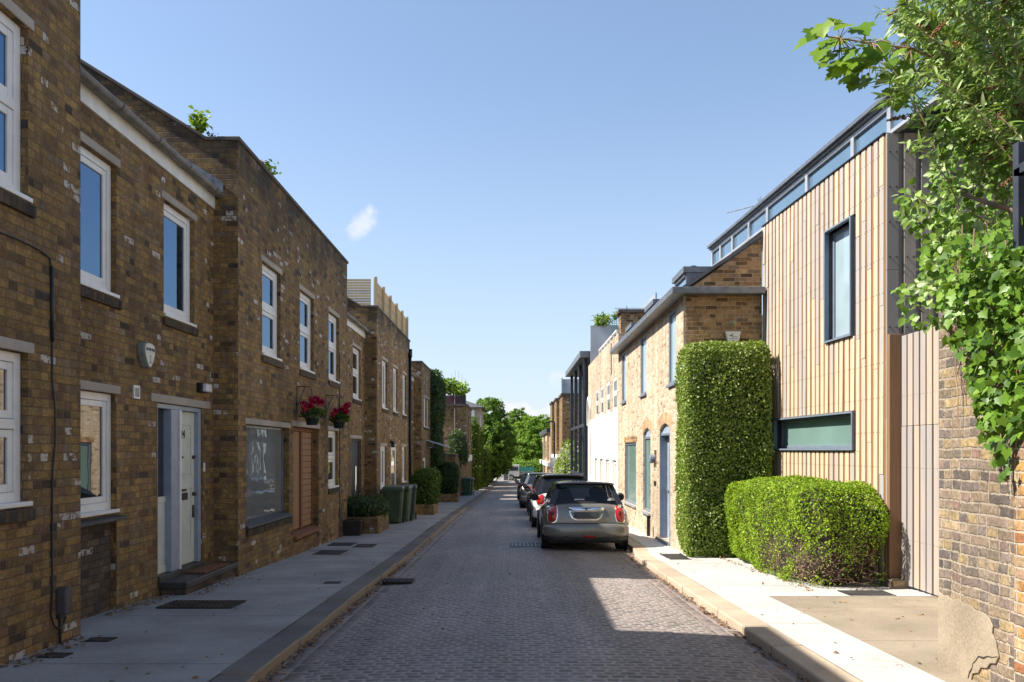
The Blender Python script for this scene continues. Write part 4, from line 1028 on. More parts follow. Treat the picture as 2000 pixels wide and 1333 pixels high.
# further left houses
hs = [(31.2, 32.2, H(1.2), H(2.6)), (33.0, 34.0, H(1.2), H(2.6))]
t_, w = recess('brick_house', 'set back brick house half hidden behind the black downpipe', 30.4, 34.4, 2.95, hs, M['stock_far'])
for h in hs: window(t_, XR, h, 1, 'plain', brick_sill=False)
hs = [(35.3, 36.3, H(1.05), H(2.35)), (35.0, 36.0, H(-2.3), H(-.35)), (36.6, 37.4, H(1.05), H(2.35))]
t_, w = block('brick_house', 'brick house smothered in dark ivy at its far end', 34.4, 41.8, 3.8, hs, M['stock_far'])
window(t_, XP, hs[0], 1, 'side', rev=.06); window(t_, XP, hs[2], 1, 'side', rev=.06)
wd = part('door', M['white_paint'], t_, lambda b: (b.box(XP - .02, XP - .07, 35.002, 35.998, H(-2.3), H(-1.3)), b.box(XP - .02, XP - .07, 35.002, 35.2, H(-1.3), H(-.36)), b.box(XP - .02, XP - .07, 35.8, 35.998, H(-1.3), H(-.36)), b.box(XP - .02, XP - .07, 35.2, 35.8, H(-.5), H(-.36))))
part('pane', M['glass'], wd, lambda b: b.box(XP - .04, XP - .046, 35.2, 35.8, H(-1.3), H(-.5)))
cn = thing('door_canopy', 'flat glass canopy on a bracket over the far white door', 'canopy', (XP, 36.8, H(.3)))
part('glass_sheet', M['zinc_light'], cn, lambda b: b.prism([(XP, 36.2, H(.42)), (XP + .95, 36.2, H(.12)), (XP + .95, 36.2, H(.16)), (XP, 36.2, H(.46))], (0, 1.3, 0)))
for y in (36.25, 37.45): part('bracket', M['steel'], cn, lambda b: b.tube([(XP, y, H(.1)), (XP + .25, y, H(.1)), (XP + .3, y, H(.32))], .02, 6))

# garden wall, gable house, hip roofed house
gw = thing('garden_wall', 'low brick garden wall behind the dark clipped bush', 'wall', (-3.2, 46, zr(46)))
part('brickwork', M['stock_far'], gw, lambda b: (b.box(-3.0, -3.25, 42.0, 49.9, zr(50) - .2, H(-.30)), b.box(-3.25, -4.6, 42.0, 42.25, zr(50) - .2, H(-.30))))
part('coping', M['coping'], gw, lambda b: (b.box(-2.97, -3.28, 41.97, 49.9, H(-.298), H(-.22)), b.box(-3.28, -4.6, 41.97, 42.28, H(-.298), H(-.22))), bevel=.01)
ir = thing('iron_fence', 'black iron railing on the brick garden wall below the canopy', 'fence', (-3.6, 42.1, H(-.2)))
part('bars', M['black_metal'], ir, lambda b: [b.tube([(-4.5 + i * .09, 42.12, H(-.22)), (-4.5 + i * .09, 42.12, H(.72))], .012, 5) for i in range(16)])
part('rails', M['black_metal'], ir, lambda b: (b.box(-4.55, -3.05, 42.10, 42.14, H(.6), H(.63)), b.box(-4.55, -3.05, 42.10, 42.14, H(-.1), H(-.07))))
gh = thing('brick_house', 'sunlit brick gable house carrying a roof garden on its flat top', 'house', (-4, 52, zr(52)))
hg = [(51.2, 52.2, H(.4), H(2.2)), (53.3, 54.6, H(.4), H(2.2))]
b = MB(); facade(b, -2.85, 50.0, 55.8, zr(56) - .3, H(2.75), hg, 1, .3); b.box(-3.15, -8, 50.0, 50.28, zr(56) - .3, H(2.75)); b.box(-3.15, -8, 55.5, 55.8, zr(56) - .3, H(2.75)); b.box(-8, -8.2, 50, 55.8, zr(56) - .3, H(2.75))
b.build('wall', M['stock_far'], gh)
for h in hg: window(gh, -2.85, h, 1, 'plain', brick_sill=False, lintel=False)
part('coping', M['coping'], gh, lambda b: b.box(-2.8, -8.1, 49.93, 55.85, H(2.752), H(2.9)))
part('string_course', M['render_white'], gh, lambda b: b.box(-2.80, -2.849, 51.0, 55.8, H(-.75), H(-.35)))
part('downpipe', M['grey_box'], gh, lambda b: b.tube([(-3.6, 49.95, H(2.6)), (-3.6, 49.95, H(-.2))], .04, 6))
tr = thing('planter_trough', 'burgundy trough with dark corner posts on the flat roof of the gable house', 'planter', (-3.8, 51, H(2.9)))
part('trough', M['burgundy'], tr, lambda b: b.box(-3.35, -5.2, 50.3, 51.0, H(2.902), H(3.42)))
part('box', M['cast_iron'], tr, lambda b: b.box(-2.95, -3.345, 50.2, 51.1, H(2.902), H(3.45)))
part('post', M['grey_box'], tr, lambda b: b.tube([(-3.62, 50.22, H(2.9)), (-3.62, 50.22, H(3.9))], .03, 6))
b = MB()
for k in range(6): b.tube([(-4.1 + k * .22, 50.8, H(3.4)), (-4.1 + k * .22 + .03, 50.8, H(5.2 - .25 * abs(k - 2.5)))], .008, 5)
tag(b.build('garden_canes', M['grey_box'], None, loc=(-3.6, 50.8, H(3.4))), 'thin bare canes rising out of the roof shrub', 'canes')
ROOF_SHRUB = True
hh = thing('rendered_house', 'cream house with a grey hipped roof beyond the gable house', 'house', (-6, 75, zr(75)))
part('wall', M['render_patch'], hh, lambda b: b.box(-2.9, -9, 72, 80, zr(80) - .3, H(3.85)))
part('roof', M['slate'], hh, lambda b: b.add([(-2.5, 71.6, H(3.852)), (-9.4, 71.6, H(3.852)), (-9.4, 80.4, H(3.852)), (-2.5, 80.4, H(3.852)), (-5.9, 74.5, H(5.2)), (-5.9, 77.5, H(5.2))], [(0, 1, 4), (1, 2, 5, 4), (2, 3, 5), (3, 0, 4, 5), (3, 2, 1, 0)]))
part('window', M['upvc'], hh, lambda b: b.box(-2.88, -2.9, 73, 74, H(1.4), H(3.2))); part('window', M['upvc'], hh, lambda b: b.box(-3.4, -4.2, 71.96, 72.0, H(2.6), H(3.6)))

# ================================================================== LEFT PAVEMENT OBJECTS
def bin_(x, y, mat, label, rot=0.0, group='wheelie bins on the left pavement'):
    z = zr(y) + ZP
    t_ = thing('wheelie_bin', label, 'wheelie bin', (x, y, z), group)
    def body(b):
        sec = []
        for (zz, w, d0, d1) in ((.04, .21, -.22, .24), (.10, .215, -.235, .26), (.94, .275, -.34, .33), (.97, .285, -.35, .34)):
            c = .05; pts = [(-w + c, d0), (w - c, d0), (w, d0 + c), (w, d1 - c), (w - c, d1), (-w + c, d1), (-w, d1 - c), (-w, d0 + c)]
            sec.append([(x + a, y + e, z + zz) for a, e in pts])
        vs = [p for s_ in sec for p in s_]; fs = []
        for i in range(3):
            for j in range(8): fs.append((i * 8 + j, i * 8 + (j + 1) % 8, (i + 1) * 8 + (j + 1) % 8, (i + 1) * 8 + j))
        fs.append(tuple(range(7, -1, -1))); fs.append(tuple(range(24, 32))); b.add(vs, fs)
        for k in (-1, 1): b.prism([(x + k * .10 - .012, y - .238, z + .12), (x + k * .10 + .012, y - .238, z + .12), (x + k * .13 + .012, y - .352, z + .92), (x + k * .13 - .012, y - .352, z + .92)], (0, .03, 0))
        b.box(x - .29, x + .29, y - .36, y - .33, z + .90, z + .955)
    part('body', M[mat], t_, body, bevel=.012)
    def lid(b):
        b.add([(x - .30, y - .385, z + .972), (x + .30, y - .385, z + .972), (x + .30, y + .36, z + .972), (x - .30, y + .36, z + .972), (x - .27, y - .33, z + 1.045), (x + .27, y - .33, z + 1.045), (x + .27, y + .33, z + 1.065), (x - .27, y + .33, z + 1.065)],
              [(3, 2, 1, 0), (4, 5, 6, 7), (0, 1, 5, 4), (1, 2, 6, 5), (2, 3, 7, 6), (3, 0, 4, 7)])
    part('lid', M[mat], t_, lid, bevel=.015)
    part('handle', M[mat], t_, lambda b: (b.tube([(x - .24, y + .40, z + .99), (x + .24, y + .40, z + .99)], .018, 8), b.box(x - .24, x - .20, y + .33, y + .41, z + .97, z + 1.0), b.box(x + .20, x + .24, y + .33, y + .41, z + .97, z + 1.0)))
    for k in (-1, 1): part('wheel', M['rubber'], t_, lambda b: b.lathe([(.05, -.02), (.10, -.02), (.10, .02), (.05, .02)], (x + k * .25, y + .27, z + .10), 16, 'x'))
    t_.rotation_euler = (0, 0, rot)
    return t_
bin_(-3.34, 22.4, 'binplastic', 'olive green wheelie bin nearest the camera, first of the pavement trio', .05)
bin_(-3.22, 23.15, 'binplastic', 'olive green wheelie bin in the middle of the pavement trio', -.04)
bin_(-3.16, 23.9, 'binblack', 'charcoal wheelie bin, last of the pavement trio', .07)
bin_(-2.66, 46.6, 'bingreen', 'bright green wheelie bin far down the left pavement', .03)
bin_(-2.58, 47.7, 'binplastic', 'green wheelie bin just behind the far bright green bin', 0)

def planter(label, x0, x1, y0, y1, h, mat):
    zb = zr(y1) - .05; zt = zr((y0 + y1) / 2) + ZP + h
    t_ = thing('brick_planter', label, 'planter', ((x0 + x1) / 2, (y0 + y1) / 2, zr((y0 + y1) / 2) + ZP))
    def wl(b):
        w = .11
        b.box(x0, x1, y0, y0 + w, zb, zt); b.box(x0, x1, y1 - w, y1, zb, zt); b.box(x1 - w, x1, y0 + w, y1 - w, zb, zt); b.box(x0, x0 + w, y0 + w, y1 - w, zb, zt)
    part('brickwork', M[mat], t_, wl, bevel=.01)
    part('soil', M['bark'], t_, lambda b: b.box(x0 + .11, x1 - .11, y0 + .11, y1 - .11, zt - .2, zt - .05))
    return t_, zt
p1, zt1 = planter('brick planter of shaggy dark leaves against the wall between the doors', -4.2, -3.2, 18.95, 20.6, .42, 'stock')
p2, zt2 = planter('brick planter under the round bright green bush', -3.5, -2.62, 26.6, 28.1, .36, 'stock')
p3, zt3 = planter('brick planter under the dark clipped bush', -3.7, -2.55, 37.3, 38.6, .4, 'stock_far')
pt = thing('square_pot', 'black square pot standing in front of the shaggy brick planter', 'pot', (-3.72, 18.62, zr(18.6) + ZP))
part('pot', M['terracotta_dark'], pt, lambda b: b.prism([(-3.93, 18.42, zr(18.4) + ZP), (-3.53, 18.42, zr(18.4) + ZP), (-3.50, 18.40, zr(18.4) + ZP + .36), (-3.96, 18.40, zr(18.4) + ZP + .36)], (0, .42, 0)), bevel=.02)
part('stick', M['black_metal'], pt, lambda b: b.tube([(-3.70, 18.5, zr(18.4) + .3), (-3.69, 18.5, zr(18.4) + .82)], .01, 5))

def bush(name, label, c, h, n, mat, size, shape='leaf', p=3.0, lump=.08, ls=5, jit=.03, seed=1, core=.86, stem=True, cat='bush', cores=None, keep=None, spread=.8, base=None, group=None, corez=None, cmat=None):
    base = base if base is not None else c[2] - h[2]
    t_ = thing(name, label, cat, (c[0], c[1], base), group)
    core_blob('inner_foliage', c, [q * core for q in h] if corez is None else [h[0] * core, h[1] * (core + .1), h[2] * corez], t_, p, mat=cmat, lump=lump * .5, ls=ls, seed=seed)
    pp, nn = rbox_surface(n, c, h, p, jit, lump * min(h), ls, seed, bottom=True)
    if keep is not None:
        k = keep(pp); pp, nn = pp[k], nn[k]
    leaves('leaves', M[mat], pp, nn, size, shape, t_, spread=spread)
    if stem: part('stem', M['bark'], t_, lambda b: b.tube([(c[0], c[1], base), (c[0], c[1], c[2])], .04, 6))
    return t_
bush('shaggy_shrub', 'shaggy dark leaved shrub spilling over the first brick planter', (-3.72, 19.75, zt1 + .17), (.60, .92, .30), 2600, 'lf_dark', (.08, .16), 'lance', 2.4, .25, 4, .05, 3, .8, spread=1.0)
bush('round_bush', 'round bright green bush in a brick planter on the left pavement', (-2.98, 27.4, H(-1.30)), (.50, .66, .66), 5200, 'lf_shade', (.06, .12), 'leaf', 2.6, .12, 4, .05, 4, .86, spread=1.0)
bush('clipped_bush', 'dark clipped bush further along the left pavement', (-3.02, 38.0, H(-1.40)), (.50, .62, .80), 4500, 'lf_dark', (.06, .11), 'leaf', 3.0, .08, 4, .04, 5, .88)
bush('climbing_shrub', 'dark shrub tumbling over the far brick garden wall', (-3.15, 45.8, H(.2)), (.5, 2.2, .95), 3400, 'lf_dark', (.09, .17), 'leaf', 2.3, .3, 1.8, .12, 6, .78, base=zr(46))
bush('roof_shrub', 'bushy yellow green shrub growing on the roof of the gable house', (-3.75, 50.7, H(3.95)), (.95, .7, .62), 900, 'lf_bush', (.12, .22), 'oval', 2.2, .5, 3, .14, 61, .5, base=H(3.4), spread=1.1)
# ivy swallowing the end of the far terrace house
bush('ivy', 'thick dark ivy covering the end of the brick house down the street', (-3.85, 39.9, H(.75)), (.33, 1.95, 3.20), 9000, 'lf_dark', (.10, .19), 'leaf', 6.0, .25, 1.6, .05, 7, .8, base=zr(40), cat='ivy')
# clipped hedges further on
bush('clipped_hedge', 'tall narrow bright cypress column beyond the gable house', (-2.80, 57.6, H(-.55)), (.36, 1.3, 2.9), 5200, 'lf_cypress', (.10, .18), 'leaf', 4.0, .1, 2, .03, 8, .9, cat='hedge')
bush('clipped_hedge', 'darker cypress hedge behind the bright column', (-2.95, 62.5, H(-.7)), (.62, 2.6, 2.7), 5200, 'lf_cypress', (.12, .2), 'leaf', 4.0, .1, 2, .04, 9, .9, cat='hedge')
bush('clipped_hedge', 'lower flat topped cypress hedge at the far kerb', (-2.45, 67.5, H(-1.4)), (.55, 2.6, 1.75), 4200, 'lf_cypress', (.12, .2), 'leaf', 5.0, .08, 2, .04, 10, .9, cat='hedge')

# ================================================================== RIGHT SIDE: timber house
A = Vector((4.67, 14.76, 0)); Bv = Vector((4.90, 10.40, 0)); Lt = (Bv - A).length
dv = (Bv - A).normalized(); nv = Vector((dv.y, -dv.x, 0)); 
if nv.x > 0: nv = -nv
def TF(p): return A + dv * p.x + nv * p.y + Vector((0, 0, p.z))     # p = (along, out, z)
def t_of(px):                                                    # along-position of a photo column on this wall
    k = (px - 1000) / FPX; return (A.x - k * A.y) / (k * dv.y - dv.x)
th = thing('timber_house', 'cedar clad house with two blue grey windows and a glazed clerestory', 'house', (5.0, 12.5, zr(12.5) + ZP))
ZT, ZB = H(4.14), H(-1.72)
W1 = (t_of(1617), t_of(1666), H(1.65), H(3.30)); W2 = (t_of(1517), t_of(1669), H(.02), H(.52))
b = MB(TF)
def grid_wall(b, a0, a1, z0, z1, holes, o, th_):
    xs = sorted({a0, a1, *[v for h in holes for v in h[:2]]}); zs = sorted({z0, z1, *[v for h in holes for v in h[2:]]})
    for p, q in zip(xs, xs[1:]):
        for c, d_ in zip(zs, zs[1:]):
            if any(h[0] < (p + q) / 2 < h[1] and h[2] < (c + d_) / 2 < h[3] for h in holes): continue
            b.quad((p, o, c), (q, o, c), (q, o, d_), (p, o, d_))
    for (p, q, c, d_) in holes:
        b.quad((p, o, c), (p, o, d_), (p, o - th_, d_), (p, o - th_, c)); b.quad((q, o, c), (q, o, d_), (q, o - th_, d_), (q, o - th_, c))
        b.quad((p, o, d_), (q, o, d_), (q, o - th_, d_), (p, o - th_, d_)); b.quad((p, o, c), (q, o, c), (q, o - th_, c), (p, o - th_, c))
grid_wall(b, 0, Lt - .02, ZB, ZT, [W1, W2], -.012, .2)
b.build('backing_wall', M['crack'], th)
rsb = random.Random(21)
inner = MB(TF); outer = MB(TF); bolts = MB(TF)
per = 0.157; nb = int(Lt / per); per = Lt / nb
rows = [ZB + .12 + i * .458 for i in range(13)]
def seg_clear(p, q, wins):
    """vertical spans of a board p..q that do not run over a window"""
    spans = [(ZB, ZT)]
    for w in wins:
        if q > w[0] - .03 and p < w[1] + .03:
            ns = []
            for (c, d_) in spans:
                lo, hi = w[2] - .035, w[3] + .035
                if c < lo: ns.append((c, min(d_, lo)))
                if d_ > hi: ns.append((max(c, hi), d_))
            spans = ns
    return spans
for i in range(nb):
    p = i * per
    for (c, d_) in seg_clear(p, p + per, [W1, W2]):
        inner.box(p + .001, p + per - .001, -.010, .004, c, d_)
    jj = rsb.uniform(-.008, .008); a0, a1 = p + .028 + jj, p + per - .030 + rsb.uniform(-.006, .010)
    for (c, d_) in seg_clear(a0, a1, [W1, W2]):
        cuts = [c]
        k = rsb.uniform(.5, 2.3)
        while c + k < d_ - .4:
            cuts.append(c + k); k += rsb.uniform(1.3, 2.6)
        cuts.append(d_)
        for e, f in zip(cuts, cuts[1:]):
            o = .015 + rsb.uniform(-.002, .003); lean = rsb.uniform(-.0025, .0025); kick = rsb.uniform(0, .012) if rsb.random() < .25 else 0
            outer.add([(a0 + lean, .006, e + .002), (a1 + lean, .006, e + .002), (a1 - lean, .006, f - .002), (a0 - lean, .006, f - .002),
                       (a0 + lean, o + kick, e + .002), (a1 + lean, o + kick, e + .002), (a1 - lean, o, f - .002), (a0 - lean, o, f - .002)],
                      [(3, 2, 1, 0), (4, 5, 6, 7), (0, 1, 5, 4), (1, 2, 6, 5), (2, 3, 7, 6), (3, 0, 4, 7)])
        for z in rows:
            if c + .05 < z < d_ - .05:
                for u in (a0 + .014, a1 - .014):
                    n = 6; bolts.add([(u + .006 * math.cos(6.283 * j / n), .021, z + .006 * math.sin(6.283 * j / n)) for j in range(n)] + [(u, .027, z)], [(j, (j + 1) % n, n) for j in range(n)])
inner.build('under_boards', M['cedar_inner'], th); outer.build('boards', M['cedar'], th, bevel=.002, seg=1); bolts.build('bolts', M['rust'], th)['kind'] = 'stuff'
def tim_window(w, gl, mull=None):
    f = MB(TF); p, q, c, d_ = w; g = .028
    for (x0, x1, z0, z1) in ((p - g, p, c - g, d_ + g), (q, q + g, c - g, d_ + g), (p, q, d_, d_ + g), (p, q, c - g, c)): f.box(x0, x1, -.13, .055, z0, z1)
    k = .05
    for (x0, x1, z0, z1) in ((p, p + k, c, d_), (q - k, q, c, d_), (p + k, q - k, d_ - k, d_), (p + k, q - k, c, c + k)): f.box(x0, x1, -.12, -.075, z0, z1)
    o = f.build('window', M['steelblue'], th, bevel=.003)
    g_ = MB(TF); g_.box(p + k, q - k, -.105, -.098, c + k, d_ - k); g_.build('pane', M[gl], o)
    return o
tim_window(W1, 'glass_blue')['label'] = 'tall upper window with a pale blind'
tim_window(W2, 'glass_green')['label'] = 'long low green glass window'
# clerestory above the boards, running back over the brick house
ZC0, ZC1 = H(4.145), H(4.60)
cl = MB()
def CL(t): return A + dv * t
def clpt(t, o, z): q = A + dv * t + nv * o; return (q.x, q.y, z)
CLF = MB(TF); CLG = MB(TF); 
t0, t1 = -3.35, Lt + 2.6
muls = [t0, -2.75, -1.95, -.95, .02, 1.75, Lt - 1.05, Lt - .05, Lt + 1.1, t1]
for m_ in muls: CLF.box(m_ - .045, m_ + .045, -.16, -.06, ZC0 + .01, ZC1 - .06)
for z0, z1 in ((ZC0, ZC0 + .05), (ZC1 - .11, ZC1 - .04)): CLF.box(t0, t1, -.155, -.065, z0, z1)
for m0, m1 in zip(muls, muls[1:]): CLG.box(m0 + .045, m1 - .045, -.115, -.108, ZC0 + .05, ZC1 - .11)
cf = CLF.build('clerestory', M['zinc_light'], th, bevel=.004); CLG.build('pane', M['glass_sky'], cf)
RF = MB(TF); RF.box(t0 - .06, t1, -4.5, -.02, ZC1 - .038, ZC1 + .05); RF.box(t0 - .06, t1, -.02, .03, ZC1 + .0, ZC1 + .055)
RF.build('roof', M['zinc'], th)
part('flashing', M['black_metal'], th, lambda b: (setattr(b, 'tf', TF), b.box(-.0, Lt + .0, -.06, .035, ZT + .001, ZT + .018)))
# corner and the return wall facing the camera (grey boards)
rb = MB(); rb.box(4.93, 9.0, 10.42, 10.6, ZB, ZT); rb.box(8.8, 9.0, 10.6, 18, ZB, ZT); rb.build('return_wall', M['crack'], th)
rt = MB(); x = 4.895; k = 0
while x < 8.8:
    zz = [ZB, H(-.35) + rsb.uniform(-.5, .5), H(2.1) + rsb.uniform(-.9, .9), ZT] if k else [ZB, H(.42), H(2.35), ZT]
    for e, f in zip(zz, zz[1:]): rt.box(x, x + .155, 10.36, 10.395, e + .002, f - .002)
    x += .225; k += 1
rt.build('return_boards', M['cedar_grey'], th, bevel=.004)
rt = MB(); x = 4.895
while x < 8.8: rt.box(x + .157, x + .223, 10.397, 10.418, ZB, ZT); x += .225
rt.build('return_battens', M['cedar_grey'], th)
bo = MB(); x = 4.895
while x < 6.5:
    for z in rows:
        for u in (x + .035, x + .12): bo.lathe([(.012, 0), (.012, -.012), (.006, -.018)], (u, 10.36, z), 8, 'y')
    x += .225
bo.build('bolts', M['rust'], th)['kind'] = 'stuff'
po = thing('corner_post', 'brown weathered timber post on a brick stub at the corner of the cedar house', 'post', (4.98, 10.3, zr(10.3) + ZP))
part('post', M['cedar_post'], po, lambda b: b.box(4.885, 5.075, 10.27, 10.352, H(-1.66), H(1.5)), bevel=.006)
part('footing', M['oldwall'], po, lambda b: b.box(4.86, 5.10, 10.12, 10.352, zr(10.2) - .1, H(-1.665)), bevel=.01)

# boarded gate
gt = thing('timber_gate', 'grey beige boarded gate between the cedar house and the old brick wall', 'gate', (5.08, 9.4, zr(9.4) + ZP))
g1 = MB(); g2 = MB(); g3 = MB(); y = 10.255; k = 0
while y > 7.0:
    for (e, f) in ((zr(9.4) + ZP + .025, H(.30)), (H(.305), H(1.47))):
        o = rsb.uniform(-.003, .004); g1.box(5.035 + o, 5.06, y - .118, y, e, f)
    for z in rows[1::2]:
        if z < H(1.4):
            for u in (.03, .09): g3.lathe([(.004, 0), (.004, -.003)], (5.033, y - u, z), 6, 'x')
    y -= .155; k += 1
g2.box(5.062, 5.078, 7.0, 10.26, zr(9.4) + ZP + .03, H(1.46))
g1.build('boards', M['cedar_gate'], gt, bevel=.003, seg=1); g2.build('under_boards', M['cedar_inner'], gt); g3.build('bolts', M['rust'], gt)['kind'] = 'stuff'

# television aerial on the clerestory roof
an = thing('tv_aerial', 'thin television aerial above the glazed roof', 'aerial', (4.7, 15.4, H(4.64)))
part('mast', M['steel'], an, lambda b: b.tube([(4.85, 15.5, H(4.6)), (4.85, 15.5, H(4.95))], .014, 6))
def yagi(b):
    b.tube([(4.25, 15.7, H(4.68)), (4.88, 15.5, H(4.80))], .008, 5)
    for k in range(12):
        f = k / 11; x, y, z = 4.27 + .58 * f, 15.69 - .18 * f, H(4.682 + .115 * f); b.tube([(x, y, z - .06), (x, y, z + .06)], .004, 4)
    b.tube([(4.85, 15.5, H(4.78)), (4.80, 15.48, H(4.90))], .008, 5); b.tube([(4.85, 15.5, H(4.78)), (4.92, 15.48, H(4.90))], .008, 5)
part('array', M['steel'], an, yagi)

# ================================================================== brick house with blue grey windows
bh = thing('brick_house', 'sunlit yellow brick house with blue grey door and arched windows', 'house', (3.3, 19, zr(19) + ZP))
XB = 3.19; yb0, yb1 = 14.76, 23.8
hu = [(15.42, 16.16, H(1.31), H(2.78)), (18.82, 19.68, H(1.34), H(2.78)), (22.2, 23.0, H(1.36), H(2.78))]
hl = [(20.40, 22.45, H(-1.45), H(.20)), (18.28, 19.30, H(-1.47), H(.52)), (16.03, 17.15, H(-1.90), H(.55))]
b = MB(); facade(b, XB, yb0, yb1, zr(24) - .3, H(2.93), hu + hl, -1, .3)
gz_ = [(XB + .3, yb0, zr(15) - .3), (4.64, yb0, zr(15) - .3), (4.64, yb0, H(3.93)), (XB + .3, yb0, H(3.13)), (XB + .02, yb0, H(2.93)), (XB + .3, yb0, H(2.93))]
b.prism(gz_[:4], (0, .25, 0)); b.prism([(XB + .002, yb0 + .002, H(2.932)), (XB + .3, yb0 + .002, H(2.932)), (XB + .3, yb0 + .002, H(3.13))], (0, .24, 0))
b.build('wall', M['yellow'], bh)
part('gable_wall', M['gable'], bh, lambda b: b.prism([(XB + .01, yb0 - .004, zr(15) - .3), (4.64, yb0 - .004, zr(15) - .3), (4.64, yb0 - .004, H(3.93)), (XB + .05, yb0 - .004, H(2.95))], (0, -.02, 0)))
part('roof', M['slate'], bh, lambda b: b.prism([(XB - .06, yb0 - .06, H(2.93)), (4.72, yb0 - .06, H(4.02)), (4.72, yb0 - .06, H(4.08)), (XB - .12, yb0 - .06, H(2.97))], (0, yb1 - yb0 + .06, 0)))
part('back_wall', M['yellow'], bh, lambda b: (b.box(4.9, 9, yb1 - .25, yb1, zr(24) - .3, H(4.0)), b.prism([(XB + .3, yb1 - .25, zr(24) - .3), (4.9, yb1 - .25, zr(24) - .3), (4.9, yb1 - .25, H(3.98)), (XB + .3, yb1 - .25, H(3.0))], (0, .25, 0))))
part('gutter', M['zinc'], bh, lambda b: (b.box(2.93, XB - .002, 14.737, yb1, H(2.86), H(2.985)), b.box(2.93, 4.63, 14.50, 14.735, H(2.86), H(2.985))), bevel=.012)
for h in hu:
    w_ = window(bh, XB, h, -1, 'fixed', rev=.012, mat='steelblue', gl='glass_blue', fw=.06, sill=False, lintel=False, brick_sill=False)
    part('sill', M['steelblue'], w_, lambda b: b.box(XB - .05, XB + .09, h[0] - .03, h[1] + .03, h[2] - .05, h[2] - .002), bevel=.004)
for h in hl[:2]:
    w_ = window(bh, XB, (h[0], h[1], h[2], h[3] - (.0 if h is hl[0] else .2)), -1, 'fixed', rev=.035, mat='steelblue', gl='glass_green', fw=.06, sill=False, lintel=False, brick_sill=False)
    part('sill', M['zinc_light'], w_, lambda b: b.box(XB - .06, XB + .07, h[0] - .03, h[1] + .03, h[2] - .05, h[2] - .002), bevel=.004)
part('lintel', M['gable'], bh, lambda b: b.box(XB - .004, XB + .02, 20.25, 22.6, H(.21), H(.36)))
def arch_fill(h, rise, mat_panel):
    """curved brick corners over a square hole plus the painted arch panel below them"""
    y0, y1, z1 = h[0], h[1], h[3]; n = 10; yc = (y0 + y1) / 2; w = (y1 - y0) / 2
    zf = lambda y: z1 - rise * ((y - yc) / w) ** 2
    sp = MB(); pn = MB()
    for i in range(n):
        a, c = y0 + (y1 - y0) * i / n, y0 + (y1 - y0) * (i + 1) / n
        sp.add([(XB + .001, a, zf(a)), (XB + .001, c, zf(c)), (XB + .001, c, z1), (XB + .001, a, z1), (XB + .12, a, zf(a)), (XB + .12, c, zf(c))], [(0, 1, 2, 3), (0, 4, 5, 1)])
        pn.add([(XB + .06, a, z1 - .2), (XB + .06, c, z1 - .2), (XB + .06, c, zf(c) - .003), (XB + .06, a, zf(a) - .003), (XB + .12, a, z1 - .2), (XB + .12, c, z1 - .2)], [(0, 1, 2, 3), (0, 4, 5, 1)])
    sp.build('arch_corner', M['yellow'], bh); pn.build('arch_panel', M['doorblue'], bh)
    so = MB()
    for i in range(12):
        a = y0 - .10 + (y1 - y0 + .2) * i / 12; c = a + (y1 - y0 + .2) / 12 - .012
        so.prism([(XB - .003, a, zf(max(y0, min(y1, a))) + .01), (XB - .003, c, zf(max(y0, min(y1, c))) + .01), (XB - .003, c + (c - yc) * .12, zf(max(y0, min(y1, c))) + .24), (XB - .003, a + (a - yc) * .12, zf(max(y0, min(y1, a))) + .24)], (.004, 0, 0))
    so.build('brick_arch', M['arch_brick'], bh)
M['arch_brick'] = plain('rubbed arch brick', (0.46, 0.30, 0.16), 0.9, var=.3, vs=14, isl=.2)
arch_fill(hl[1], .12, 0); arch_fill(hl[2], .12, 0)
# door
y0, y1, z0, z1 = hl[2]; z1 -= .2
part('door_frame', M['steelblue'], bh, lambda b: (b.box(XB - .004, XB + .24, y0 + .002, y0 + .05, z0, z1), b.box(XB - .004, XB + .24, y1 - .05, y1 - .002, z0, z1), b.box(XB + .02, XB + .24, y0 + .05, y1 - .05, z1 - .05, z1 - .002), b.box(XB - .03, XB + .24, y0 - .01, y1 + .01, z0 - .10, z0 - .002)), bevel=.004)
db = part('door', M['doorblue'], bh, lambda b: (b.box(XB + .17, XB + .22, y0 + .052, y1 - .052, z0 + .005, z1 - .052), b.box(XB + .16, XB + .17, y0 + .052, y1 - .052, z0 + .005, z0 + .25), b.box(XB + .16, XB + .17, y0 + .052, y1 - .052, z1 - .3, z1 - .052), b.box(XB + .16, XB + .17, y0 + .052, y0 + .17, z0 + .25, z1 - .3), b.box(XB + .16, XB + .17, y1 - .17, y1 - .052, z0 + .25, z1 - .3)), bevel=.003)
part('handle', M['steel'], db, lambda b: (b.lathe([(.02, 0), (.02, -.05)], (XB + .16, y1 - .11, H(-.85)), 10, 'x'), b.box(XB + .10, XB + .12, y1 - .22, y1 - .10, H(-.865), H(-.835))))
ic = thing('door_intercom', 'round blue and steel entry bell with bracket left of the blue grey door', 'intercom', (XB, 17.6, H(-.3)))
part('plate', M['steel'], ic, lambda b: b.box(XB, XB - .03, 17.50, 17.64, H(-.36), H(.0)), bevel=.008)
part('disc', M['steelblue'], ic, lambda b: b.lathe([(.10, 0), (.10, -.07), (.07, -.09)], (XB - .03, 17.75, H(-.2)), 16, 'x'))
part('letter_slot', M['black_metal'], bh, lambda b: b.box(XB - .012, XB, 17.55, 17.80, H(-.80), H(-.70)))
part('waste_pipe', M['black_metal'], bh, lambda b: b.tube([(XB - .04, 18.35, zr(18) + ZP), (XB - .04, 18.35, zr(18) + .55)], .035, 8))
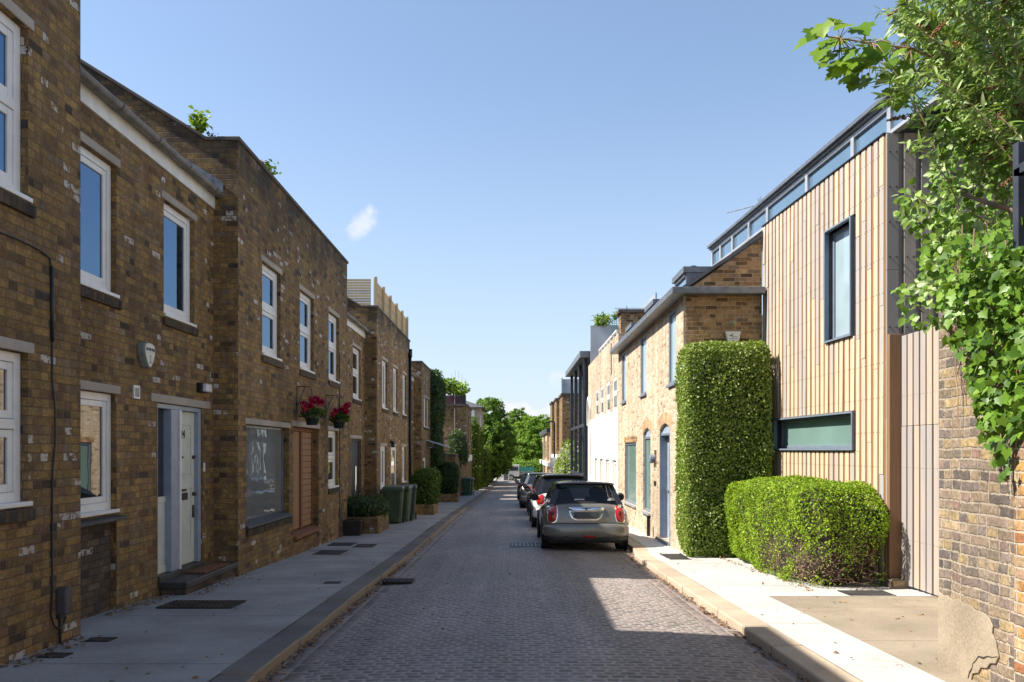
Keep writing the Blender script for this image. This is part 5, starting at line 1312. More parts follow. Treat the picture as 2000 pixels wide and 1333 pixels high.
# zinc dormers
for (ya, yb_) in ((15.3, 16.35), (18.6, 19.75), (22.0, 23.1)):
    dm = part('dormer', M['zinc'], bh, lambda b: (b.prism([(3.36, ya, H(2.98)), (3.36, ya, H(3.42)), (4.1, ya, H(3.46)), (4.1, ya, H(3.5))], (0, .05, 0)), b.prism([(3.36, yb_ - .05, H(2.98)), (3.36, yb_ - .05, H(3.42)), (4.1, yb_ - .05, H(3.46)), (4.1, yb_ - .05, H(3.5))], (0, .05, 0)),
        b.box(3.30, 4.25, ya - .03, yb_ + .03, H(3.42), H(3.53)), b.box(3.34, 4.2, ya + .051, yb_ - .051, H(3.36), H(3.418)), b.box(3.34, 3.40, ya + .051, yb_ - .051, H(2.98), H(3.06))))
    part('pane', M['glass_sky'], dm, lambda b: b.box(3.38, 3.39, ya + .05, yb_ - .05, H(3.06), H(3.36)))
part('roof_vent', M['black_metal'], bh, lambda b: (b.tube([(3.75, 16.4, H(3.3)), (3.75, 16.4, H(3.68))], .07, 10), b.lathe([(.10, 0), (.12, .04), (.12, .10), (.05, .14)], (3.75, 16.4, H(3.66)), 12)), smooth=True)
# fittings on the gable
ab = thing('alarm_box', 'white and navy alarm box on the brick gable just above the tall hedge', 'alarm box', (4.08, 14.7, H(1.95)))
yg = yb0 - .024
def trap(b, y0, y1, w0, w1, z0, z1, x=4.09):
    b.prism([(x - w0, y0, z0), (x + w0, y0, z0), (x + w1, y0, z1), (x - w1, y0, z1)], (0, y1 - y0, 0))
part('face', M['upvc'], ab, lambda b: trap(b, yg - .075, yg - .001, .10, .142, H(1.98), H(2.19)), bevel=.012)
part('base', M['alarm_blue'], ab, lambda b: trap(b, yg - .06, yg - .001, .07, .098, H(1.88), H(1.979)), bevel=.01)
part('emblem', M['ink'], ab, lambda b: (b.prism([(4.04, yg - .0765, H(2.10)), (4.085, yg - .0765, H(2.155)), (4.07, yg - .0765, H(2.10))], (0, -.001, 0)), b.prism([(4.015, yg - .0765, H(2.115)), (4.06, yg - .0765, H(2.125)), (4.06, yg - .0765, H(2.115)), (4.015, yg - .0765, H(2.105))], (0, -.001, 0))))
part('fine_print', M['inkgrey'], ab, lambda b: (b.box(4.06, 4.17, yg - .0775, yg - .076, H(2.085), H(2.095)), b.box(4.02, 4.17, yg - .0775, yg - .076, H(2.05), H(2.06))))
rl = thing('bulkhead_lamp', 'round brass bulkhead lamp on the brick gable above the alarm box', 'lamp', (4.1, 14.7, H(2.2)))
part('base', M['brass'], rl, lambda b: b.lathe([(.065, 0), (.065, -.02), (.05, -.03)], (4.1, yg, H(2.35)), 20, 'y'))
part('globe', M['brass'], rl, lambda b: b.lathe([(.045 * math.cos(a), -.03 - .05 * math.sin(a)) for a in [math.pi / 2 * i / 6 for i in range(7)]], (4.1, yg, H(2.35)), 16, 'y'), smooth=True)

# ------------------------------------------------------------------ rendered and brick workshop beyond
wb = thing('workshop_house', 'building with white rendered ground floor and four slim upper windows', 'house', (3.3, 28.5, zr(28.5) + ZP))
y0, y1 = 23.8, 33.2
hu = [(24.15, 25.15, H(1.22), H(2.25)), (25.95, 26.9, H(1.22), H(2.25)), (27.75, 28.7, H(1.22), H(2.25)), (29.4, 30.4, H(1.22), H(2.25))]
hlw = [(24.2, 25.2, zr(33) - .2, H(-.32)), (26.0, 27.0, zr(33) - .2, H(-.32)), (27.8, 28.8, zr(33) - .2, H(-.32)), (29.6, 30.6, zr(33) - .2, H(-.32))]
b = MB(); facade(b, XB + .002, y0 + .01, y1, H(1.20), H(3.5), hu, -1, .3); b.box(XB + .31, 9, y1 - .3, y1, H(1.2), H(3.5)); b.build('upper_wall', M['yellow'], wb)
b = MB(); facade(b, XB - .01, y0 + .01, y1, zr(33) - .3, H(1.198), hlw, -1, .3); b.box(XB + .3, 9, y1 - .3, y1, zr(33) - .3, H(1.198)); b.build('render_wall', M['render_white'], wb)
part('roof', M['zinc'], wb, lambda b: b.box(XB + .31, 9, y0 + .01, y1, H(3.2), H(3.3)))
part('joint', M['crack'], wb, lambda b: b.box(XB - .012, XB - .009, y0 + .02, y1 - .7, H(.42), H(.432)))
for h in hu: window(wb, XB, h, -1, 'two', rev=.012, brick_sill=False, lintel=False, fw=.06)
for h in hlw:
    d_ = part('garage_door', M['white_paint'], wb, lambda b: (b.box(XB + .10, XB + .15, h[0] + .003, h[1] - .003, h[2], h[3] - .004), b.box(XB + .06, XB + .10, h[0] + .003, h[0] + .12, h[2], h[3] - .004), b.box(XB + .06, XB + .10, h[1] - .12, h[1] - .003, h[2], h[3] - .004), b.box(XB + .06, XB + .10, h[0] + .12, h[1] - .12, h[3] - .12, h[3] - .004), b.box(XB + .06, XB + .10, (h[0] + h[1]) / 2 - .04, (h[0] + h[1]) / 2 + .04, h[2], h[3] - .12)))
def arch_relief(b):
    yc, hw = 32.45, .5
    for i in range(16):
        a0 = math.pi * i / 16; a1 = math.pi * (i + 1) / 16
        p = lambda a, r: (XB - .012, yc + r * hw * math.cos(a), H(1.55) + r * .62 * math.sin(a))
        b.prism([p(a0, .82), p(a0, 1.0), p(a1, 1.0), p(a1, .82)], (-.08, 0, 0))
    b.box(XB - .09, XB - .012, yc - hw, yc - hw * .82, H(1.0), H(1.55)); b.box(XB - .09, XB - .012, yc + hw * .82, yc + hw, H(1.0), H(1.55))
part('arch_relief', M['render_white'], wb, arch_relief)
part('niche', M['stone'], wb, lambda b: (b.box(XB - .02, XB - .011, 32.1, 32.8, H(1.0), H(1.95)), b.box(XB - .02, XB - .011, 31.9, 32.6, H(-1.0), H(.7))))
part('parapet_rail', M['upvc'], wb, lambda b: (b.box(XB + .04, XB + .10, 24.6, 29.6, H(3.68), H(3.73)), [b.box(XB + .05, XB + .09, 24.6 + i * .82, 24.66 + i * .82, H(3.5), H(3.68)) for i in range(7)]))
part('terrace_screen', M['zinc_light'], wb, lambda b: (b.box(3.25, 4.75, y1 - .35, y1 - .28, H(3.3), H(5.15)), b.box(4.70, 4.75, y0 + 2.2, y1 - .36, H(3.3), H(5.15))))
part('cable', M['black_metal'], wb, lambda b: b.tube([(XB - .02, 25.35, H(3.4)), (XB - .02, 25.33, H(2.4))], .012, 5))
ch = part('chimney', M['gable'], wb, lambda b: b.box(3.3, 4.2, 24.05, 24.55, H(2.9), H(4.15)))
part('cap', M['coping'], ch, lambda b: b.box(3.22, 4.28, 23.97, 24.63, H(4.152), H(4.25)))
part('rail', M['steel'], ch, lambda b: (b.box(3.15, 4.3, 24.28, 24.30, H(4.32), H(4.34)), b.box(3.5, 3.53, 24.28, 24.31, H(4.25), H(4.40))))
tl = thing('trellis', 'green wire trellis standing beside the brick chimney', 'trellis', (3.3, 25.5, H(3.5)))
part('mesh', M['teal'], tl, lambda b: ([b.box(3.2, 3.5, 25.5, 25.51, H(3.5) + i * .055, H(3.5) + i * .055 + .012) for i in range(16)], [b.box(3.2 + i * .075, 3.212 + i * .075, 25.49, 25.50, H(3.5), H(4.36)) for i in range(5)]))
sprig('roof_plant', 'spiky grey green plants along the top of the grey terrace screen', (3.75, 32.9, H(5.1)), 26, .42, 'lf_budd', 'lance', (.15, .28), hgt=.5)
sprig('roof_plant', 'small leafy shoot climbing over the green trellis', (3.3, 25.6, H(4.2)), 6, .16, 'lf_bush', size=(.05, .09), hgt=.24)

# steel framed canopy building
sf = thing('steel_frame_house', 'dark steel framed glass building with an overhanging roof', 'house', (3.5, 38, zr(38) + ZP))
def colm(b):
    for y in (34.0, 36.6, 39.2, 41.8): b.box(3.08, 3.22, y - .07, y + .07, zr(y), H(3.88))
    for z in (H(1.0), H(-1.2)): b.box(3.09, 3.21, 34.08, 41.73, z, z + .14)
part('columns', M['steel_dark'], sf, colm)
part('roof', M['zinc'], sf, lambda b: b.box(2.85, 8, 33.3, 42.4, H(3.885), H(4.15)), bevel=.01)
part('panels', M['steel_dark'], sf, lambda b: [b.box(3.6, 3.7, 33.3 + k * 1.8, 33.3 + k * 1.8 + (1.1 if k % 2 else .5), zr(42), H(3.88)) for k in range(5)])
part('glazing', M['glass_blue'], sf, lambda b: b.box(3.72, 3.78, 33.3, 42.3, zr(42), H(3.88)))
part('rear_wall', M['steel_dark'], sf, lambda b: (b.box(3.8, 8, 42.1, 42.3, zr(42), H(3.88)),))
# stepped brick block with a glass screened terrace
sb = thing('brick_house', 'stepped brick block with three tall piers and a screened roof terrace', 'house', (4, 60, zr(60) + ZP))
def piers(b):
    for (ya, yb_) in ((51.8, 55.0), (58.6, 61.5), (65.0, 68.0)): b.box(3.28, 5.0, ya, yb_, zr(68) - .2, H(3.55 + .02 * (ya - 52)))
    b.box(3.75, 9, 52.0, 67.8, zr(68) - .2, H(3.4)); b.box(5.0, 9, 51.8, 52.0, zr(68) - .2, H(3.55))
part('wall', M['stock_far'], sb, piers)
part('pale_band', M['render_white'], sb, lambda b: b.box(3.2, 3.74, 55.05, 64.9, H(-1.0), H(-.35)))
part('coping', M['coping'], sb, lambda b: [b.box(3.2, 5.05, ya - .08, yb_ + .08, H(3.552 + .02 * (ya - 52)), H(3.70 + .02 * (ya - 52))) for (ya, yb_) in ((51.8, 55.0), (58.6, 61.5), (65.0, 68.0))])
part('windows', M['glass'], sb, lambda b: [b.box(3.73, 3.749, y, y + 1.6, z, z + 2.2) for y in (56.0, 62.4) for z in (H(.3),)])
part('terrace_screen', M['zinc_light'], sb, lambda b: (b.box(3.3, 5.5, 52.2, 52.24, H(3.72), H(4.65)), [b.box(3.25 + k * .8, 3.33 + k * .8, 52.1, 52.2, H(3.72), H(4.72)) for k in range(3)]))
lb = thing('brick_house', 'low brick house with flat bay at the far end of the right side', 'house', (3.6, 78, zr(78) + ZP))
part('wall', M['yellow'], lb, lambda b: (b.box(3.45, 8, 71, 90, zr(90) - .2, H(1.55)), b.box(3.2, 3.449, 73, 76, zr(90) - .2, H(1.3)), b.box(3.2, 3.449, 81, 84, zr(90) - .2, H(1.3))))
part('cornice', M['steel_dark'], lb, lambda b: b.box(3.1, 8, 70.9, 90.1, H(1.552), H(1.95)))
part('band', M['render_white'], lb, lambda b: b.box(3.15, 3.44, 71.0, 90, H(-1.5), H(-1.1)))
part('windows', M['glass'], lb, lambda b: [b.box(3.18, 3.199, y, y + 1.2, z, z + 1.5) for y in (73.8, 81.8) for z in (H(-.7),)])
lpst = thing('lamp_post', 'slim dark street lamp post with a pale sign on it, beyond the white flowering bush', 'lamp post', (3.05, 57, zr(57)))
part('post', M['black_metal'], lpst, lambda b: b.tube([(3.05, 57, zr(57)), (3.05, 57, H(1.95)), (2.9, 57, H(2.05)), (2.6, 57, H(2.0))], .06, 8))
part('lantern', M['steel_dark'], lpst, lambda b: b.box(2.42, 2.7, 56.9, 57.1, H(1.93), H(2.02)))
part('sign', M['zinc_light'], lpst, lambda b: b.box(2.72, 3.22, 56.86, 56.9, H(-1.6), H(-.55)))
bk = thing('utility_sign', 'small pale board leaning at the foot of the steel frame', 'board', (3.0, 33.6, zr(33.6) + ZP))
part('board', M['zinc_light'], bk, lambda b: b.prism([(2.82, 33.5, zr(33.5) + ZP), (3.06, 33.5, zr(33.5) + ZP), (3.02, 33.75, zr(33.5) + 1.35), (2.86, 33.75, zr(33.5) + 1.35)], (0, .03, 0)))
part('foot', M['steel_dark'], bk, lambda b: b.box(2.8, 3.08, 33.45, 33.9, zr(33.6) + ZP, zr(33.6) + ZP + .04))

# ================================================================== RIGHT: hedges and the old wall
bush('clipped_hedge', 'tall box shaped hedge of variegated leaves against the brick gable', (3.80, 14.30, H(-.02)), (.765, .46, 1.93), 50000, 'lf_hedge', (.030, .062), 'leaf', 10.0, .05, 6, .022, 12, .88, cat='hedge', spread=1.3)
cb_ = (4.29, 12.05, H(-1.17)); hb = (.585, 2.03, .72)
def keep_bush(pp):
    """thin and bare towards the ground at the near end"""
    low = (pp[:, 2] - (cb_[2] - hb[2])) / (2 * hb[2]); n_ = vnoise(pp, 5.0, 44) + .8 * vnoise(pp, 13.0, 45)
    thin = np.clip((.66 - low) * 2.6, 0, 1) * np.clip((12.6 - pp[:, 1]) / 1.5, .15, 1)
    return RNG.random(len(pp)) > np.clip(thin * (1.15 + .7 * n_), 0, .97)
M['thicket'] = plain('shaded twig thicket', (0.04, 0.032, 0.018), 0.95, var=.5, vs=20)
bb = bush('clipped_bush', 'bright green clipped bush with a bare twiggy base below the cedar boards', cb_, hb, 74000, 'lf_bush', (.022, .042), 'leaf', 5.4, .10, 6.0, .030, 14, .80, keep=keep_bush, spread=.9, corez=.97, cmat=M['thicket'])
b = MB(); rs = np.random.default_rng(9)
for k in range(900):
    y = rs.uniform(10.15, 12.9); sd_ = rs.random()
    x0 = 4.29 + rs.uniform(-.38, .40); p = Vector((x0, y + rs.uniform(-.1, .1), zr(y) + ZP + rs.uniform(0, .5)))
    out = Vector((-1 if sd_ < .55 else rs.uniform(-.3, .5), -1 if sd_ > .45 and y < 10.9 else rs.uniform(-.4, .4), 0)).normalized()
    q = p + out * rs.uniform(.08, .28) + Vector((rs.normal(0, .11), rs.normal(0, .11), rs.uniform(-.04, .20)))
    q.x = max(q.x, 3.80); q.y = max(q.y, 10.13)
    m_ = (p + q) / 2 + Vector(rs.normal(0, .03, 3)); b.tube([p, m_, q], rs.uniform(.0025, .005), 4, .0015, cap=False)
b.build('bare_twigs', M['twig'], bb)
# browned dead sprays where the hedge is bare
pq, nq = rbox_surface(40000, cb_, [q * .94 for q in hb], 5.4, .05, .06, 6.0, 14)
lowq = (pq[:, 2] - (cb_[2] - hb[2])) / (2 * hb[2]); prob = np.clip((.70 - lowq) * 2.2, 0, 1) * np.clip((12.8 - pq[:, 1]) / 1.5, .1, 1)
kq = RNG.random(len(pq)) < prob * .8
leaves('dead_sprays', M['twig'], pq[kq], nq[kq], (.018, .045), 'lance', bb, spread=1.2, tipspread=1.2)

ow = thing('old_brick_wall', 'weathered multicoloured brick wall under the ivy at the right edge', 'wall', (3.4, 5.7, zr(5.7) + ZP))
part('brickwork', M['oldwall'], ow, lambda b: b.box(3.30, 3.63, 5.205, 6.13, zr(6) - .3, H(1.15)))
# cracked render at the foot of the wall
rp = [(6.126, -1.09), (6.06, -1.11), (6.0, -1.10), (5.93, -1.12), (5.85, -1.10), (5.78, -1.12), (5.70, -1.115), (5.63, -1.14), (5.55, -1.135), (5.47, -1.16), (5.43, -1.21), (5.44, -1.26), (5.40, -1.30), (5.385, -1.345), (5.365, -1.40), (5.40, -1.455), (5.46, -1.47), (5.50, -1.515), (5.57, -1.53), (5.60, -1.575), (5.67, -1.60), (5.69, -1.66), (5.74, -1.71), (5.76, -1.85), (6.126, -1.85)]
part('render_patch', M['render_patch'], ow, lambda b: b.prism([(3.299, y, H(z)) for y, z in rp], (-.012, 0, 0)), bevel=.005)
def crack(b):
    pts = [(5.735, -1.695), (5.715, -1.64), (5.70, -1.60), (5.67, -1.565), (5.655, -1.52), (5.62, -1.49), (5.59, -1.455), (5.53, -1.45), (5.48, -1.425), (5.43, -1.42), (5.375, -1.40)]
    w = [.004, .007, .009, .005, .003, .002, .004, .006, .003, .002, .001]
    for (p, q, a, c) in zip(pts, pts[1:], w, w[1:]): b.prism([(3.2869, p[0], H(p[1] - a)), (3.2869, q[0], H(q[1] - c)), (3.2869, q[0], H(q[1] + c)), (3.2869, p[0], H(p[1] + a))], (-.004, 0, 0))
part('crack', M['crack'], ow, crack)
pw = thing('brick_pier_wall', 'redder brick wall meeting the old wall at a dark joint by the right edge', 'wall', (3.4, 2, zr(2) + ZP))
part('brickwork', M['redpier'], pw, lambda b: b.box(3.275, 3.63, -6, 5.175, zr(5) - .3, H(1.15)))
part('dark_joint', M['crack'], pw, lambda b: b.box(3.32, 3.6, 5.174, 5.206, zr(5) - .3, H(1.15)))
sp_ = thing('steel_screen', 'dark grey steel post and sheet with a bracket standing above the ivy', 'screen', (3.5, 5.0, H(1.15)))
part('post', M['steel_dark'], sp_, lambda b: b.box(3.38, 3.44, 5.30, 5.36, H(1.1), H(2.06)), bevel=.004)
part('panel', M['steel_dark'], sp_, lambda b: b.box(3.43, 3.46, 4.5, 5.30, H(1.1), H(2.06)))
part('bracket', M['steel_dark'], sp_, lambda b: (b.box(3.30, 3.43, 5.16, 5.22, H(1.80), H(1.84)), b.box(3.30, 3.34, 4.9, 5.22, H(1.80), H(1.86))))

# ivy over the wall
iv = thing('ivy', 'glossy large leaved ivy hanging over the old brick wall', 'ivy', (3.3, 5.6, H(.9)))
rs = np.random.default_rng(31)
def cloud(poly_px, n, Y0, Y1):
    """points inside a photo-surveyed outline, spread through a depth of wall-top growth"""
    xs = [p[0] for p in poly_px]; ys = [p[1] for p in poly_px]; out = []
    while len(out) < n:
        x, y = rs.uniform(min(xs), max(xs)), rs.uniform(min(ys), max(ys)); ins = False
        for i in range(len(poly_px)):
            (x1, y1), (x2, y2) = poly_px[i], poly_px[i - 1]
            if (y1 > y) != (y2 > y) and x < (x2 - x1) * (y - y1) / (y2 - y1) + x1: ins = not ins
        if ins: out.append(tuple(P(x, y, rs.uniform(Y0, Y1))))
    return np.array(out)
# on the wall face and over its top: real layers at the wall, not one sheet
def wall_ivy(poly_px, n, dep):
    out = []
    xs = [p[0] for p in poly_px]; ys = [p[1] for p in poly_px]
    while len(out) < n:
        x, y = rs.uniform(min(xs), max(xs)), rs.uniform(min(ys), max(ys)); ins = False
        for i in range(len(poly_px)):
            (x1, y1), (x2, y2) = poly_px[i], poly_px[i - 1]
            if (y1 > y) != (y2 > y) and x < (x2 - x1) * (y - y1) / (y2 - y1) + x1: ins = not ins
        if not ins: continue
        X = 3.27 - abs(rs.normal(0, dep)); Y = FPX * X / (x - 1000); out.append((X, Y, ZC + (879 - y) * Y / FPX))
    return np.array(out)
pa = wall_ivy([(1838, 560), (1880, 530), (1930, 500), (2040, 460), (2040, 780), (1985, 830), (1950, 835), (1905, 775), (1880, 700), (1842, 650)], 1050, .09)
pb = wall_ivy([(1900, 780), (1945, 800), (1990, 790), (2000, 850), (1960, 850), (1925, 870), (1912, 820)], 60, .05)
pc = wall_ivy([(1925, 850), (1965, 840), (1975, 930), (1960, 945), (1938, 915)], 26, .04)
pd = cloud([(1840, 470), (1900, 460), (1960, 430), (2040, 440), (2040, 560), (1900, 590), (1830, 600)], 420, 5.2, 6.2)
pp = np.concatenate([pa, pb, pc, pd])
leaves('leaves', M['lf_ivy'], pp, (-.8, -.45, .45), (.035, .092), 'ivy', iv, spread=.6, tipdir=(-.1, 0, -.8), tipspread=.5)
b = MB()
for k in range(16):
    x = rs.uniform(1850, 1990); Y = FPX * 3.285 / (x - 1000); z = ZC + (879 - rs.uniform(640, 860)) * Y / FPX
    pts = [(3.285, Y, z + .75)]; 
    for j in range(5): pts.append((3.285 - rs.uniform(0, .03), Y + rs.normal(0, .04), z + .6 - j * .15))
    b.tube(pts, .006, 5, .003)
Yh = FPX * 3.27 / 958
b.tube([(3.27, Yh, H(.6)), (3.265, Yh + .02, H(.2)), (3.27, Yh, H(-.1)), (3.275, Yh - .01, H(-.22))], .006, 5, .003)
b.build('stems', M['twig'], iv)

# small leaved climber over the wall end and up the timber return
sc_ = thing('climber', 'pale oval leaved climber hanging in front of the grey cedar boards', 'climber', (4.2, 7.2, zr(7) + ZP))
polys = [([(1825, 300), (1870, 250), (1960, 270), (2000, 330), (1990, 460), (1900, 480), (1850, 480), (1815, 440), (1785, 460), (1770, 430), (1810, 380)], 1000, 6.4, 8.2),
         ([(1815, 420), (1900, 420), (1980, 470), (1960, 560), (1880, 590), (1830, 560), (1800, 560), (1800, 500)], 760, 6.2, 7.8),
         ([(1745, 560), (1800, 540), (1850, 580), (1840, 640), (1790, 640), (1760, 620)], 110, 6.2, 7.2),
         ([(1740, 400), (1775, 350), (1800, 380), (1775, 440)], 60, 6.4, 7.0)]
pp = np.concatenate([cloud(*q) for q in polys])
leaves('leaves', M['lf_budd'], pp[::2], (-.7, -.5, .5), (.05, .09), 'oval', sc_, spread=.55, tipdir=(-.2, 0, -.7), tipspread=.6)
leaves('leaves', M['lf_ivy'], pp[1::2], (-.7, -.5, .5), (.045, .085), 'oval', sc_, spread=.55, tipdir=(-.2, 0, -.7), tipspread=.6)
b = MB()
for k in range(70):
    q = Vector(pp[rs.integers(len(pp))]); r0 = Vector((q.x + rs.uniform(.1, .7), q.y + rs.uniform(-.2, .3), q.z - rs.uniform(-.1, .5)))
    b.tube([r0, (r0 + q) / 2 + Vector((rs.normal(0, .05), 0, .08)), q], .006, 5, .002)
b.tube([P(2010, 420, 6.0), P(1940, 400, 6.2), P(1880, 380, 6.5)], .025, 8, .014)
b.tube([tuple(P(1990, 560, 6.4)), tuple(P(1900, 520, 6.6)), tuple(P(1840, 430, 6.9)), tuple(P(1800, 380, 7.0))], .012, 6, .004)
b.build('stems', M['twig'], sc_)

# butterfly bush arching over the top
bd_ = thing('butterfly_bush', 'tall arching shrub with brown seed heads filling the top right corner', 'shrub', (4.6, 6.6, zr(6.6) + ZP))
st = MB(); lp_ = []; ld = []; sd_ = MB()
targets = []
for k in range(250):
    x = rs.uniform(1760, 2090); lo = 330 if x > 1880 else (250 if x > 1820 else 170)
    y = rs.uniform(-130, lo); targets.append((x, y))
targets += [(1745, 30), (1720, 22), (1748, 60), (1690, 90), (1700, 130), (1760, 10), (1770, 120), (1740, 160), (1780, 230), (1790, 200), (1730, 200), (1775, 280)]
for (x, y) in targets:
    Y = rs.uniform(5.5, 7.6); tip = P(x, y, Y)
    root = Vector((tip.x + rs.uniform(.25, .8), Y + rs.uniform(-.3, .5), tip.z - rs.uniform(.1, .7)))
    mid = root.lerp(tip, .55) + Vector((0, 0, rs.uniform(.08, .26)))
    n = 14; cur = [root.lerp(mid, s_).lerp(mid.lerp(tip, s_), s_) for s_ in np.linspace(0, 1, n)]
    st.tube(cur, .005, 5, .002)
    for i in range(2, n):
        dirv = (cur[i] - cur[i - 1]).normalized()
        for r_ in range(5):
            side = Vector(rs.normal(0, 1, 3)); side = (side - dirv * side.dot(dirv)).normalized()
            lp_.append(tuple(cur[i] + Vector(rs.normal(0, .012, 3)))); ld.append(tuple(dirv * .55 + side * .85 + Vector((0, 0, -.25))))
    if rs.random() < .26:
        L = rs.uniform(.14, .26); dr_ = (cur[-1] - cur[-3]).normalized() + Vector((-.2, 0, -.25))
        for j in range(120):
            f = rs.random(); c = cur[-1] + dr_ * (f * L) + Vector((0, 0, -.25 * L * f * f)); r_ = .024 * (1 - .6 * f)
            c = c + Vector(rs.normal(0, 1, 3)).normalized() * r_; s_ = rs.uniform(.005, .011)
            sd_.add([c + Vector((s_, 0, 0)), c + Vector((-s_ * .5, s_, 0)), c + Vector((-s_ * .5, -s_, 0)), c + Vector((0, 0, s_ * 1.5))], [(0, 1, 3), (1, 2, 3), (2, 0, 3), (0, 2, 1)])
st.tube([Vector((4.3, 6.5, zr(6.5))), Vector((4.4, 6.4, H(.6))), Vector((4.9, 6.6, H(2.0))), Vector((5.2, 6.6, H(3.2)))], .05, 8, .02)
st.tube([Vector((4.3, 6.5, zr(6.5))), Vector((4.3, 6.2, H(.8))), Vector((4.4, 6.0, H(2.0))), Vector((4.2, 6.0, H(2.8)))], .045, 8, .015)
st.build('stems', M['twig'], bd_)
leaves('leaves', M['lf_budd'], lp_, (-.25, -.35, .8), (.05, .13), 'lance', bd_, spread=.7, tipdir=np.array(ld), tipspread=.25)
sd_.build('seed_heads', M['seed'], bd_)
pf = cloud([(1830, 150), (1890, 60), (2060, 20), (2060, 330), (1950, 330), (1830, 270)], 1100, 6.6, 8.0)
leaves('leaves', M['lf_ivy'], pf, (-.6, -.5, .6), (.04, .09), 'oval', bd_, spread=.6)

# the lobed branch reaching out over the street
mb_ = thing('maple_branch', 'drooping branch of big lobed leaves reaching out against the sky', 'branch', (4.6, 6.4, H(2.9)))
st = MB(); pts = []; 
br_ = [P(1860, 130, 6.6), P(1780, 95, 6.5), P(1700, 85, 6.4), P(1640, 75, 6.3), P(1600, 70, 6.3)]
st.tube(br_, .012, 6, .004)
cl_ = [(1572, 90), (1590, 75), (1600, 60), (1625, 60), (1650, 62), (1668, 66), (1612, 95), (1640, 90), (1620, 120), (1612, 140), (1632, 150), (1650, 140), (1640, 165), (1660, 160), (1680, 150), (1672, 175), (1690, 165), (1700, 140), (1715, 160), (1722, 180), (1740, 165), (1738, 190), (1755, 150), (1748, 130),
       (1720, 120), (1700, 110), (1685, 120), (1665, 110), (1650, 115), (1690, 95), (1715, 95), (1735, 100), (1760, 110), (1770, 140), (1775, 170), (1760, 185), (1660, 130), (1705, 175), (1630, 130), (1600, 110), (1748, 205), (1725, 140), (1680, 135), (1780, 120)]
for (x, y) in cl_:
    q = P(x + 8, y - 14, 6.35 + rs.uniform(-.18, .18)); pts.append(tuple(q)); a = br_[int(rs.integers(0, 5))]
    near = min(br_, key=lambda v: (v - q).length); st.tube([near, (near + q) / 2 + Vector((0, 0, .03)), q], .004, 4, .002)
st.build('stem', M['twig'], mb_)
leaves('leaves', M['lf_maple'], pts, (-.35, -.55, .6), (.115, .185), 'maple', mb_, spread=.32, tipdir=(-.5, 0, -.65), tipspread=.3)

# ================================================================== CARS
def loft(b, st, y0, x0, z0, n=28, e=3.4):
    """rounded-box sections along y: (y, halfwidth, zbottom, ztop)"""
    vs = []; fs = []
    for (y, w, zb, zt) in st:
        zc, hh = (zb + zt) / 2, (zt - zb) / 2
        for j in range(n):
            a = 2 * math.pi * (j + .5) / n; c, s_ = math.cos(a), math.sin(a)
            vs.append((x0 + w * math.copysign(abs(c) ** (2 / e), c), y0 + y, z0 + zc + hh * math.copysign(abs(s_) ** (2 / e), s_)))
    k = len(st)
    for i in range(k - 1):
        for j in range(n): fs.append((i * n + j, i * n + (j + 1) % n, (i + 1) * n + (j + 1) % n, (i + 1) * n + j))
    fs.append(tuple(range(n - 1, -1, -1))); fs.append(tuple(range((k - 1) * n, k * n)))
    b.add(vs, fs)

